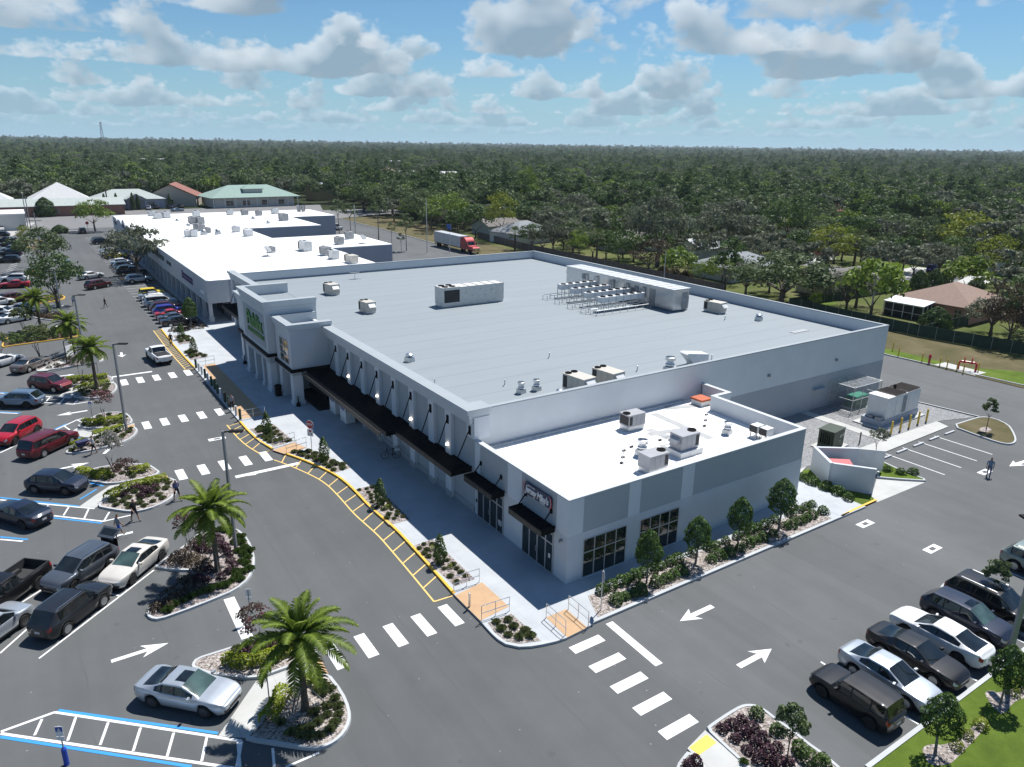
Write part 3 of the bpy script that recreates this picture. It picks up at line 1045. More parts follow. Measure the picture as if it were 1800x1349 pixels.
def coping(parent, pts, z, t, over, h, mat_, name='coping'):
 poly = inset(ccw(pts), -over)
 inn = inset(ccw(pts), t + over * .4)
 n = len(poly)
 m = MB()
 vs = [(p.x, p.y, z) for p in poly] + [(p.x, p.y, z + h) for p in poly] + [(p.x, p.y, z + h) for p in inn] + [(p.x, p.y, z) for p in inn]
 fs = []
 for k in range(4):
  for i in range(n):
   j = (i + 1) % n
   a, b = k * n, ((k + 1) % 4) * n
   fs.append((a + i, a + j, b + j, b + i))
 m.add(vs, fs)
 return m.build(name, mat_, parent)

# ---- the supermarket
SM = thing('supermarket', 'large white supermarket with grey flat roof, green lettered entrance tower and long black canopy', 'supermarket')
X0, X1, Y0, Y1, H = 0.0, 54.2, 12.2, 81.0, 7.78
RZ = 6.4
rect = [(X0, Y0), (X1, Y0), (X1, Y1), (X0, Y1)]
parapet(SM, rect, H - .1, .35, W_UP, 0)
coping(SM, rect, H - .1, .35, .03, .1, CAPD)
m = MB()
m.sheet([(X0 + .34, Y0 + .34), (X1 - .34, Y0 + .34), (X1 - .34, Y1 - .34), (X0 + .34, Y1 - .34)], RZ)
m.build('roof', ROOF_G, SM)
# cant strip where the sheet turns up
m = MB()
for (a, b) in (((X0 + .35, Y1 - .35), (X1 - .35, Y1 - .35)),):
 m.add([(a[0], a[1] - .25, RZ + .01), (b[0], b[1] - .25, RZ + .01), (b[0], b[1] - .01, RZ + .22), (a[0], a[1] - .01, RZ + .22)], [(0, 1, 2, 3)])
m.build('flashing', ROOF_G, SM)
# lower grey paint band on the side wall
m = MB()
m.box(24.75, Y0 - .02, .02, X1 + .02, Y0 - .001, 3.75)
m.box(X1 + .001, Y0 - .001, .02, X1 + .02, Y1, 3.75)
m.build('paint_band', W_LOW, SM)
m = MB()
for x in (34.0, 45.0):
 m.obox((x, Y0 - .12, 5.1), (.28, .22, .22))
 m.tube([(x, Y0 - .05, 5.1), (x, Y0 - .22, 4.98)], .05)
m.build('wall_light', GALVD, SM)
# front cornice and pilasters
m = MB()
for (ya, yb) in ((11.05, 41.0), (62.1, 81.2)):
 m.box(-.34, ya + .2, 7.15, -.001, yb, 7.60)
 m.box(-.46, ya + .1, 7.601, -.001, yb, 7.92)
 m.box(-.62, ya, 7.921, .36, yb, 8.22)
m.box(.361, 11.05, 7.921, 1.4, 12.6, 8.22)
m.box(.001, 11.15, 7.601, 1.3, 12.5, 7.92)
m.build('cornice', W_UP, SM)
m = MB()
for (ya, yb) in ((11.05, 41.0), (62.1, 81.2)):
 m.box(-.64, ya - .02, 8.221, .38, yb, 8.25)
m.box(.381, 11.03, 8.221, 1.42, 12.62, 8.25)
m.build('coping', CAPD, SM)
m = MB()
m.box(-.04, 11.1, 5.93, 1.25, 12.199, 7.60)
m.build('corner_pier', W_PIL, SM)
m = MB()
m.box(.0, 12.55, 7.6, .35, 81.0, 7.92)
m.build('wall', W_UP, SM)
PY = [14.6, 17.4, 20.9, 24.35, 27.8, 31.3, 34.75, 38.0]
for y in PY:
 m = MB()
 m.box(-.3, y - .45, .13, -.013, y + .45, 7.15)
 m.build('pilaster', W_PIL, SM)
for y in (64.0, 67.4, 70.8, 74.2, 77.6, 80.4):
 m = MB()
 m.box(-.3, y - .45, .13, -.013, y + .45, 7.15)
 m.build('pilaster', W_PIL, SM)
m = MB()
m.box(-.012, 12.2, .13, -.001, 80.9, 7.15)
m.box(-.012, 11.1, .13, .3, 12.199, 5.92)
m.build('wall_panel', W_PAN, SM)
m = MB()
for a, b in zip([11.1] + [y + .45 for y in PY], [y - .45 for y in PY] + [40.9]):
 m.box(-.07, a, .13, -.014, b, .62)
for y in PY:
 m.box(-.34, y - .49, .13, -.3, y + .49, .62)
m.build('plinth', W_BASE, SM)
for y, z0, z1, w in ((29.5, .95, 1.5, .5), (26.3, .95, 1.6, 1.1)):
 f = window(SM, (-.02, y + w / 2, z0), (0, -1, 0), w, z1 - z0, 1 if w < .6 else 2, 1, fr=.05)
m = MB()
m.box(-.06, 14.6, 1.1, -.014, 14.8, 1.3)
m.box(-.08, 20.2, .5, -.014, 20.35, .66)
m.build('socket_box', GALVD, SM)

def canopy(parent, y0, y1, z, x_in, x_out, name='canopy'):
 m = MB()
 m.box(x_out, y0, z - .42, x_in, y1, z - .06)
 m.box(x_out - .03, y0 - .03, z - .06, x_out + .1, y1 + .03, z + .02)
 m.box(x_out + .1, y0 - .03, z - .06, x_in, y0 + .08, z + .02)
 m.box(x_out + .1, y1 - .08, z - .06, x_in, y1 + .03, z + .02)
 n = int((y1 - y0) / .42)
 for i in range(1, n):
  y = y0 + (y1 - y0) * i / n
  m.box(x_out + .1, y - .02, z - .058, x_in, y + .02, z - .02)
 c = m.build(name, BLACKM, parent)
 e = MB()
 e.box(x_out - .05, y0, z - .46, x_out - .005, y1, z - .08)
 e.build('fascia', BRONZE, c)
 return c

def tierod(parent, y, x_w, zt, x_o, zc, big=True):
 m = MB()
 s_ = .16 if big else .11
 m.box(x_w - .05, y - s_, zt - .42 if big else zt - .14, x_w - .001, y + s_, zt + .25 if big else zt + .16)
 m.tube([(x_w - .05, y, zt), (x_o, y, zc)], .045, 6)
 m.build('tie_rod', BLACKM, parent)

canopy(SM, 11.5, 21.0, 3.72, -.02, -1.72)
canopy(SM, 21.08, 40.95, 3.72, -.02, -2.5)
m = MB()
for i in range(47):
 y = 21.3 + 19.5 * i / 47
 m.box(-2.98, y, 3.62, -2.62, y + .08, 3.66)
m.box(-3.04, 21.1, 3.30, -2.981, 40.9, 3.70)
m.build('canopy_extension', BRONZE, SM)
for y in [11.75] + PY:
 tierod(SM, y, -.3 if y > 12 else -.02, 6.55, -1.45, 3.74)
canopy(SM, 62.3, 79.2, 3.72, -.02, -2.2)
for y in (64.0, 67.4, 70.8, 74.2, 77.6):
 tierod(SM, y, -.3, 6.55, -1.5, 3.74)
# small lit wall lamps above the canopy
LAMPM, nt_, bs_ = nodes_of('lit_wall_lamp')
bs_.inputs['Base Color'].default_value = (.9, .85, .75, 1)
bs_.inputs['Emission Color'].default_value = (1, .86, .66, 1)
bs_.inputs['Emission Strength'].default_value = 4.0
for y in (14.6, 20.9, 27.8, 34.75):
 m = MB()
 m.lathe((-.40, y, 4.4), [(.02, .2), (.09, .12), (.12, 0), (.03, -.03)], 10)
 m.build('wall_lamp', LAMPM, SM)

# ---- entrance towers
def tower(x_f, x_b, ya, yb, zt, zband, cols, name):
 m = MB()
 m.box(x_f, ya, zband, x_b, ya + .3, zt - .12)
 m.box(x_f, yb - .3, zband, x_b, yb, zt - .12)
 m.box(x_f, ya + .3, zband, x_f + .3, yb - .3, zt - .12)
 m.build('tower_wall', W_UP, SM)
 c = MB()
 for dz, ov in ((-.95, .10), (-.62, .2), (-.3, .34)):
  top = zt if dz == -.3 else zt + dz + .3
  h0 = zt + dz
  c.box(x_f - ov, ya - ov, h0, x_b, ya - .001, top - .01)
  c.box(x_f - ov, yb + .001, h0, x_b, yb + ov, top - .01)
  c.box(x_f - ov, ya - .001, h0, x_f - .001, yb + .001, top - .01)
 c.box(x_f - .001, ya - .001, zt - .119, x_b, ya + .42, zt - .01)
 c.box(x_f - .001, yb - .42, zt - .119, x_b, yb + .001, zt - .01)
 c.box(x_f - .001, ya + .42, zt - .119, x_f + .42, yb - .42, zt - .01)
 c.build('tower_cornice', W_UP, SM)
 c = MB()
 c.box(x_f - .36, ya - .36, zt - .009, x_b + .01, ya + .44, zt + .02)
 c.box(x_f - .36, yb - .44, zt - .009, x_b + .01, yb + .36, zt + .02)
 c.box(x_f - .36, ya + .44, zt - .009, x_f + .44, yb - .44, zt + .02)
 c.build('tower_coping', CAPD, SM)
 r = MB()
 r.sheet([(x_f + .3, ya + .3), (x_b - .2, ya + .3), (x_b - .2, yb - .3), (x_f + .3, yb - .3)], zt - 1.15)
 r.box(x_b - .2, ya + .3, RZ, x_b, yb - .3, zt - 1.13)
 r.build('tower_roof', ROOF_G, SM)
 b = MB()
 b.box(x_f - .22, ya - .22, zband, x_f - .001, yb + .22, zband + .32)
 b.box(x_f - .001, ya - .22, zband, -.05, ya - .001, zband + .32)
 b.box(x_f - .001, yb + .001, zband, -.05, yb + .22, zband + .32)
 b.build('tower_band', BLACKM, SM)

tower(-4.75, .75, 46.4, 56.6, 10.2, 4.2, None, 'big')
tower(-3.95, .40, 41.0, 46.1, 8.72, 3.72, None, 'small')
tower(-3.95, .40, 56.9, 62.0, 8.72, 3.72, None, 'small')
# lower walls of the big tower: lintel, piers with bases
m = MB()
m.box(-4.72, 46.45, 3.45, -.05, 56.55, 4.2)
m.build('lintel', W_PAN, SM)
for ya, yb in ((46.5, 48.0), (49.3, 49.95), (52.3, 52.95), (55.4, 56.5)):
 m = MB()
 m.box(-4.68, ya, .13, -4.0, yb, 3.45)
 m.box(-4.78, ya - .1, .13, -3.9, yb + .1, .55)
 m.build('pillar', W_UP, SM)
m = MB()
m.box(-3.999, 46.5, .13, -.02, 46.9, 3.45)
m.box(-2.1, 48.0, .13, -1.9, 55.4, 3.45)
m.box(-3.999, 56.1, .13, -.02, 56.5, 3.45)
m.build('inner_wall', W_PAN, SM)
m = MB()
m.box(-3.92, 41.05, 3.3, -.05, 46.05, 3.72)
m.box(-3.92, 56.95, 3.3, -.05, 61.95, 3.72)
m.build('lintel', W_PAN, SM)
for ya, yb in ((41.1, 42.1), (44.9, 45.95), (57.0, 58.0), (60.9, 61.9)):
 m = MB()
 m.box(-3.9, ya, .13, -2.9, yb, 3.3)
 m.box(-4.0, ya - .1, .13, -2.8, yb + .1, .5)
 m.build('pillar', W_UP, SM)
m = MB()
m.box(-.6, 41.0, .14, -.03, 46.4, 3.25)
m.build('shop_entrance', DARKIN, SM)
m = MB()
m.box(-2.4, 38.2, .1305, -.1, 45.9, .136)
m.build('canopy_shade_sheet', DARKIN, SM)  # black sheet puts the shade below canopy and tower into the floor colour
window(SM, (-3.96, 44.65, 4.35), (0, -1, 0), 2.85, 2.5, 2, 3, fr=.09, glass=GLASS_G)
# sign panel and letters
m = MB()
m.box(-4.79, 47.2, 4.95, -4.751, 55.6, 8.6)
m.build('sign_panel', W_PAN, SM)
o = put('sign_lettering', text_mesh('sign_lettering', 'Publix', 2.35, GREEN_S, .07, spacing=.96, offset=.035), SM, (-4.88, 50.75, 7.25))
o.rotation_euler = face_rot(-1, 0)
o.scale = (1.12, 1, 1)
o = put('sign_lettering', text_mesh('sign_lettering', 'FOOD & PHARMACY', .66, GREEN_S, .05, offset=.012), SM, (-4.86, 50.6, 5.95))
o.rotation_euler = face_rot(-1, 0)
o.scale = (1.06, 1, 1)

# ---- the small shop unit at the end
SH = thing('shop_unit', 'low white corner shop unit with bright white roof beside the planting strip', 'shop')
HA, RA = 5.92, 4.58
prof = [(0, 0), (22.8, 0), (22.8, 8.92), (24.7, 8.92), (24.7, Y0), (0, 11.05)]
poly = ccw(prof)
inn = inset(poly, .3)
for i in range(len(poly) - 2):
 j = i + 1
 mm = MB()
 mm.prism([poly[i], poly[j], inn[j], inn[i]], 0, HA - .08)
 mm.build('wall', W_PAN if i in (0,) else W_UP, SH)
mm = MB()
mm.prism([(0, 11.05), (0, 0), inn[0], (.3, 11.049)], 0, HA - .08)
mm.build('wall', W_PAN, SH)
mm = MB()
# coping: the outline but for the side against the supermarket
m = MB()
out_ = inset(poly, -.05)
inn2 = inset(poly, .34)
for i in (0, 1, 2, 3, 5):
 j = (i + 1) % 6
 q = [out_[i], out_[j], inn2[j], inn2[i]]
 if i == 3:
  q = [out_[3], Vector((out_[4].x, Y0 - .003)), Vector((inn2[4].x, Y0 - .003)), inn2[3]]
 if i == 5:
  q = [Vector((-.05, 11.04)), out_[0], inn2[0], Vector((.34, 11.04))]
 m.prism(q, HA - .08, HA, bottom=True)
m.build('coping', CAPM, SH)
m = MB()
m.sheet([(.29, .29), (22.52, .29), (22.52, 9.2), (24.42, 9.2), (24.42, Y0 - .001), (1.26, Y0 - .001), (1.26, 11.09), (.29, 11.09)], RA)
m.build('roof', ROOF_W, SH)
m = MB()
m.box(1.6, Y0 - .36, RA + .002, 22.2, Y0 - .004, RA + .16, taper=.0)
m.build('flashing', pmat('shade_grey_flashing', (.42, .45, .47), .6), SH)  # ledge whose grey paints in the shade band along the supermarket wall
m = MB()
for (a, b, w_) in (((895, 262), (1200, 395), .7), ((1000, 400), (870, 345), .7), ((870, 372), (1060, 345), .7), ((960, 235), (1185, 215), .7), ((940, 440), (1020, 425), .8)):
 a, b = G(850 + a[0] / 3, 640 + a[1] / 3, RA), G(850 + b[0] / 3, 640 + b[1] / 3, RA)
 t_ = (b - a).normalized()
 n_ = Vector((-t_.y, t_.x, 0)) * w_ / 2
 m.sheet([a - n_, b - n_, b + n_, a + n_], zlift(RA + .006))
m.build('walkway_pad', pmat('grey_walkway_pad', (.36, .37, .37), .8, var=.1), SH)
# paint: brighter upper bands, lower light grey
m = MB()
for xa, xb in ((-.015, 1.15), (4.85, 5.85), (9.6, 10.75)):
 m.box(xa, -.03, 3.42, xb, -.001, HA - .09)
m.box(-.03, -.015, 3.42, -.001, 1.15, HA - .09)
m.box(-.03, 5.0, 3.42, -.001, 6.7, HA - .09)
m.box(-.03, 10.3, 3.42, -.001, 11.05, HA - .09)
m.build('paint_band', W_PIL, SH)
m = MB()
m.box(-.015, -.018, .13, 22.815, -.001, 3.42)
m.box(22.801, -.001, .13, 22.815, 8.9, 3.42)
m.box(-.018, -.001, .13, -.001, 11.05, 3.42)
m.build('lower_paint', W_UP, SH)
m = MB()
for xa in (1.2, 6.0):
 m.box(xa - .1, -.09, .10, xa + 3.75, -.018, .17)
m.build('sill', W_PIL, SH)
for xa in (1.25, 6.0):
 window(SH, (xa, -.02, .18), (1, 0, 0), 3.55, 2.7, 4, 2, split=[1.75], fr=.06)
# shop fronts: side light, double doors, side light
for y1, nm in ((10.57, 'shop_front'), (4.75, 'shop_front')):
 f = window(SH, (-.055, y1, .14), (0, -1, 0), 3.4, 2.8, [0, .82, 1.72, 2.62, 3.4], 2, split=[2.1], fr=.08, name=nm)
 d = MB()
 for a in (1.63, 1.81):
  d.tube([(-.11, y1 - a, .95), (-.16, y1 - a, 1.0), (-.16, y1 - a, 1.3), (-.11, y1 - a, 1.35)], .014, 6)
 d.build('door_handle', STEEL, f)
m = MB()
m.box(-.085, 7.3, 1.02, -.071, 7.78, 1.1)
m.box(-.085, 7.3, .86, -.071, 7.78, .94)
m.box(-.085, 7.34, .72, -.071, 7.74, .78)
m.box(-.085, 1.62, 1.15, -.071, 1.8, 1.45)
m.build('door_notice', WHITE_S, SH)
canopy(SH, 7.08, 10.8, 3.58, -.02, -1.05)
canopy(SH, 1.28, 4.95, 3.58, -.02, -1.05)
for y in (7.5, 10.2, 1.7, 4.5):
 tierod(SH, y, -.03, 4.45, -.8, 3.6, False)
m = MB()
m.obox((-.12, .55, 2.95), (.2, .16, .12))
m.tube([(-.1, .55, 2.95), (-.24, .55, 2.86)], .05)
m.build('wall_light', GALVD, SH)
m = MB()
m.box(-.09, 10.7, 1.15, -.051, 10.82, 1.4)
m.build('socket_box', BLACKM, SH)
# the round-ended sign
SG = thing('shop_sign', 'navy shop sign with white script lettering and red end above the corner doors', 'sign', (-.05, 3.1, 5.0))
m = MB()
hw, hh = 1.5, .42
pts = []
for i in range(9):
 a = -math.pi / 2 + math.pi * i / 8
 pts.append((hw - .18 + .2 * math.cos(a), hh * math.sin(a)))
for i in range(9):
 a = math.pi / 2 + math.pi * i / 8
 pts.append((-hw + .18 + .2 * math.cos(a), hh * math.sin(a)))
n = len(pts)
vs = [(-.09, -a, b) for a, b in pts] + [(0, -a, b) for a, b in pts]
m.add(vs, [tuple(range(n))[::-1], tuple(range(n, 2 * n))] + [(i, (i + 1) % n, n + (i + 1) % n, n + i) for i in range(n)])
m.build('sign_panel', NAVY_S, SG)
for s_, mt in ((1, RED_S), (-1, RED_S)):
 m = MB()
 ring = []
 for i in range(9):
  a = -math.pi / 2 + math.pi * i / 8
  ring.append((s_ * (hw - .18 + .22 * math.cos(a)), hh * 1.02 * math.sin(a)))
 for (a0, b0), (a1, b1) in zip(ring[:-1], ring[1:]):
  m.tube([(-.1, -a0, b0), (-.1, -a1, b1)], .035, 5)
 m.build('sign_rim', mt, SG)
 m = MB()
 for (a0, b0), (a1, b1) in zip(ring[:-1], ring[1:]):
  m.tube([(-.105, -a0 + s_ * .06, b0), (-.105, -a1 + s_ * .06, b1)], .016, 5)
 m.build('sign_rim', WHITE_S, SG)
for body, sz, y, z, ex in (("Jersey Mike's", .62, 0, -.02, .025), ('SINCE 1956', .15, .62, .28, .015), ('SUBS', .24, -.62, -.31, .02)):
 o = put('sign_lettering', text_mesh('sign_lettering', body, sz, WHITE_S, ex, shear=.18 if sz > .5 else 0, spacing=.92 if sz > .5 else 1.1, offset=.014 if sz > .5 else 0), SG, (-.12, y, z))
 o.rotation_euler = face_rot(-1, 0)
 if sz > .5:
  o.scale = (.84, 1.06, 1)

# ---- the older strip of shops beyond
ST = thing('shopping_strip', 'long old white shopping strip with stepped back and row of columns behind the supermarket', 'shops')
HS = 6.50
sections = [(83.9, 110.6, 25.9), (110.6, 131.5, 39.0), (131.5, 153.4, 20.4), (153.4, 178.4, 39.0), (178.4, 200.8, 52.0)]
XF = -3.15
YS, YE = 83.9, 200.8
for i, (ya, yb, xb) in enumerate(sections):
 m = MB()
 m.box(.0, ya, 0, xb, yb, HS - .12)
 m.build('wall', W_BACK, ST)
 dz = .0 if i % 2 == 0 else .035
 m = MB()
 m.box(XF + .05, ya - (.05 if i == 0 else 0), HS - .12, xb + .08, yb, HS + dz)
 m.build('roof', ROOF_S, ST)
 if i:
  m = MB()
  m.box(XF + .3, ya - .10, HS + .001, min(xb, sections[i - 1][2]), ya + .10, HS + .07)
  m.build('roof_seam', pmat('roof_seam_grey', (.45, .45, .45), .8), ST)
m = MB()
m.box(XF, YS, 3.05, XF + .35, YE, HS + .05)
m.box(XF + .35, YS, 3.05, -.001, YS + .3, HS - .13)
m.build('fascia_wall', W_STRIP, ST)
m = MB()
m.box(XF + .36, YS + .31, 3.05, -.001, YE, 3.2)
m.build('soffit', W_STRIP, ST)
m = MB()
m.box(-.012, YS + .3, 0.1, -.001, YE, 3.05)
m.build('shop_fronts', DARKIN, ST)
ys = [YS + .35 + 4.45 * i for i in range(26)]
for y in ys:
 if y > 200:
  continue
 m = MB()
 m.box(XF + .05, y - .27, .1, XF + .55, y + .27, 3.05)
 m.box(XF - .05, y - .36, .1, XF + .65, y + .36, .95)
 m.build('column', W_STRIP, ST)
m = MB()
m.box(-3.9, YS, 0, -.002, YE, .12)
m.build('walkway', OLDC, ST)
for i, y in enumerate(ys[:-1]):
 if y < 196 and i % 2 == 0:
  window(ST, (-.02, y + 4.0, .3), (0, -1, 0), 3.4, 2.4, 3, 2, split=[2.0], fr=.08, name='shop_window')
# gabled/arched feature at the far end of the front
m = MB()
for j, (ya, yb, zt) in enumerate(((172.4, 179.5, 7.6), (179.7, 188.2, 6.9), (188.4, 195.0, 6.75))):
 n = 12
 pts = [(ya, 3.06)] + [(ya + (yb - ya) * i / n, 6.0 + (zt - 6.0) * math.sin(math.pi * i / n) ** .7) for i in range(n + 1)] + [(yb, 3.06)]
 k = len(pts)
 vs = [(XF - .25, a, b) for a, b in pts] + [(XF - .002, a, b) for a, b in pts]
 m.add(vs, [tuple(range(k)), tuple(range(k, 2 * k))[::-1]] + [(i, k + i, k + (i + 1) % k, (i + 1) % k) for i in range(k)])
m.build('arched_front', W_STRIP, ST)
# lettering too far off to be read: the strokes as they show
rs = random.Random(5)

def stroke_sign(parent, ya, yb, za, zb, mat_, rows, dens=.42, name='sign_lettering', x=XF - .02):
 m = MB()
 for r in range(rows):
  z0 = za + (zb - za) * (r + .08) / rows
  z1 = za + (zb - za) * (r + .86) / rows
  y = ya + (0 if r % 2 else .3)
  while y > yb:
   w = dens * rs.uniform(.75, 1.2)
   m.box(x - .09, y - w * .22, z0, x, y, z1)
   if rs.random() < .7:
    zz = rs.uniform(z0 + .05, z1 - .2)
    m.box(x - .085, y - w * .75, zz, x, y - w * .22, zz + .16)
   if rs.random() < .5:
    m.box(x - .09, y - w * .92, z0, x, y - w * .75, z1 - rs.random() * .3 * (z1 - z0))
   y -= w * 1.18
 m.build(name, mat_, parent)

stroke_sign(ST, 102.6, 94.2, 4.2, 5.35, PURP_S, 2)
m = MB()
m.add([(XF - .1, 103.0, 5.5), (XF - .1, 102.1, 5.5), (XF - .1, 102.7, 4.2), (XF, 103.0, 5.5), (XF, 102.1, 5.5), (XF, 102.7, 4.2)], [(0, 1, 2), (0, 3, 4, 1), (1, 4, 5, 2), (2, 5, 3, 0)])
m.build('sign_lettering', PURP_S, ST)
stroke_sign(ST, 129.0, 120.5, 4.55, 5.7, pmat('green_grey_letters', (.10, .14, .13), .5), 1, .8)
stroke_sign(ST, 126.5, 121.0, 4.0, 4.3, WHITE_S, 1, .35)
stroke_sign(ST, 117.0, 113.4, 4.6, 5.4, pmat('slate_letters', (.04, .06, .09), .5), 1, .7)
stroke_sign(ST, 194.0, 189.5, 4.9, 5.9, NAVY_S, 1, 1.2, x=XF - .26)
stroke_sign(ST, 177.5, 172.8, 5.5, 6.5, PURP_S, 2, .8, x=XF - .26)
m = MB()
m.box(XF - .12, 86.0, 4.15, XF - .001, 88.2, 4.55)
m.build('light_box', WHITE_S, ST)
# ------------------------------------------------------------------ vehicles
def interp(pts, x):
 if x <= pts[0][0]:
  return pts[0][1]
 for (a, va), (b, vb) in zip(pts[:-1], pts[1:]):
  if x <= b:
   t = (x - a) / (b - a)
   t = t * t * (3 - 2 * t) * .5 + t * .5
   return va + (vb - va) * t
 return pts[-1][1]

def mat_paint(name, col, metal=.0, rough=.32):
 m, nt, bs = nodes_of(name)
 p = objco(nt)
 f = noise(nt, p, 1.3, 3)
 c = ramp(nt, f, [(.3, tuple(x * .94 for x in col)), (.7, tuple(min(1, x * 1.05) for x in col))])
 # road dust towards the sills
 sp = N(nt, 'ShaderNodeSeparateXYZ')
 nt.links.new(p, sp.inputs[0])
 d = mth(nt, 'MULTIPLY', mth(nt, 'SUBTRACT', .55, sp.outputs[2]), .5, clamp=True)
 c = mixc(nt, mth(nt, 'MULTIPLY', d, noise(nt, p, 5, 3)), c, (.22, .20, .18))
 nt.links.new(c, bs.inputs['Base Color'])
 bs.inputs['Metallic'].default_value = metal
 bs.inputs['Roughness'].default_value = rough if metal > .25 else .5
 bs.inputs['Specular IOR Level'].default_value = .2
 bs.inputs['Coat Weight'].default_value = .8
 bs.inputs['Coat Roughness'].default_value = .03
 return m

PAINT = {
 'silver': mat_paint('silver_car_paint', (.46, .50, .54), .55, .34),
 'white': mat_paint('white_car_paint', (.70, .71, .71)),
 'pearl': mat_paint('pearl_car_paint', (.60, .57, .52), .15),
 'black': mat_paint('black_car_paint', (.006, .006, .007)),
 'navy': mat_paint('navy_car_paint', (.010, .016, .035), .2),
 'charcoal': mat_paint('charcoal_car_paint', (.022, .024, .028), .3),
 'grey': mat_paint('grey_car_paint', (.10, .115, .135), .45),
 'blue_grey': mat_paint('blue_grey_car_paint', (.16, .22, .30), .45),
 'sage': mat_paint('sage_car_paint', (.26, .31, .28), .35),
 'maroon': mat_paint('maroon_car_paint', (.12, .008, .016), .25),
 'red': mat_paint('red_car_paint', (.38, .010, .022), .1),
 'wine': mat_paint('wine_car_paint', (.075, .008, .012), .2),
 'blue': mat_paint('blue_car_paint', (.015, .025, .30), .2),
 'yellow': mat_paint('yellow_car_paint', (.72, .55, .04)),
 'bronze': mat_paint('bronze_car_paint', (.19, .165, .15), .45),
 'tan': mat_paint('tan_car_paint', (.36, .30, .22), .35),
}
TRIM = pmat('black_plastic_trim', (.014, .014, .015), .6, var=.1)
TYRE = pmat('tyre_rubber', (.013, .013, .013), .85, var=.2)
RIM = pmat('alloy_rim', (.48, .49, .50), .3, .8, var=.05)
RIMD = pmat('dark_alloy_rim', (.09, .09, .095), .35, .7, var=.1)
CGLASS = mat_glass('car_glass', (.010, .014, .016), .02)
CGLASS_SUNLIT = mat_glass('sunlit_tone_car_glass', (.05, .085, .08), .05)  # paler colour stands in for the sunlit dashboard behind the windscreen
HEADL = pmat('headlamp_lens', (.55, .57, .58), .1, .1, var=.05, coat=1)
TAILL = pmat('tail_lamp_lens', (.30, .006, .010), .15, var=.1, coat=1)
PLATE = pmat('number_plate', (.62, .62, .60), .5, var=.05)
CHROME = pmat('chrome_trim', (.65, .66, .67), .15, 1.0, var=.02)
UNDER = pmat('underbody', (.008, .008, .008), .9)

CARS = {}

def make_wheel(parent, x, y, r, w, rim_mat, spokes=5):
 s_ = 1 if y > 0 else -1
 t = MB()
 prof = [(r * .68, -w / 2), (r * .93, -w / 2), (r, -w * .36), (r, w * .36), (r * .93, w / 2), (r * .68, w / 2)]
 t.lathe((0, 0, 0), prof, 22, 0, 'Y')
 wo = t.build('wheel', TYRE, parent, True, 40, (x, y, r))
 k = MB()
 rr = r * .67
 yo = s_ * w * .40
 k.lathe((0, yo - .02 * s_, 0), [(.001, 0), (rr, 0)], 20, 1, 'Y')
 k.lathe((0, yo, 0), [(rr * .90, -.03), (rr, -.03), (rr, .02), (rr * .90, .02)], 20, 0, 'Y')
 k.lathe((0, yo, 0), [(rr * .2, -.02), (rr * .2, .012 * s_), (.001, .014 * s_)], 10, 0, 'Y')
 for i in range(spokes):
  a = 2 * math.pi * i / spokes + .3
  c, d = math.cos(a), math.sin(a)
  px, pz = -d, c
  vs = []
  for (rad, hw) in ((rr * .15, .045), (rr * .93, .032)):
   for q in (-1, 1):
    vs.append((c * rad + px * hw * q, yo + .010 * s_, d * rad + pz * hw * q))
  f = (0, 1, 3, 2)
  k.add(vs, [f, f[::-1]])
 k.build('rim', [rim_mat, UNDER], wo, False)
 return wo

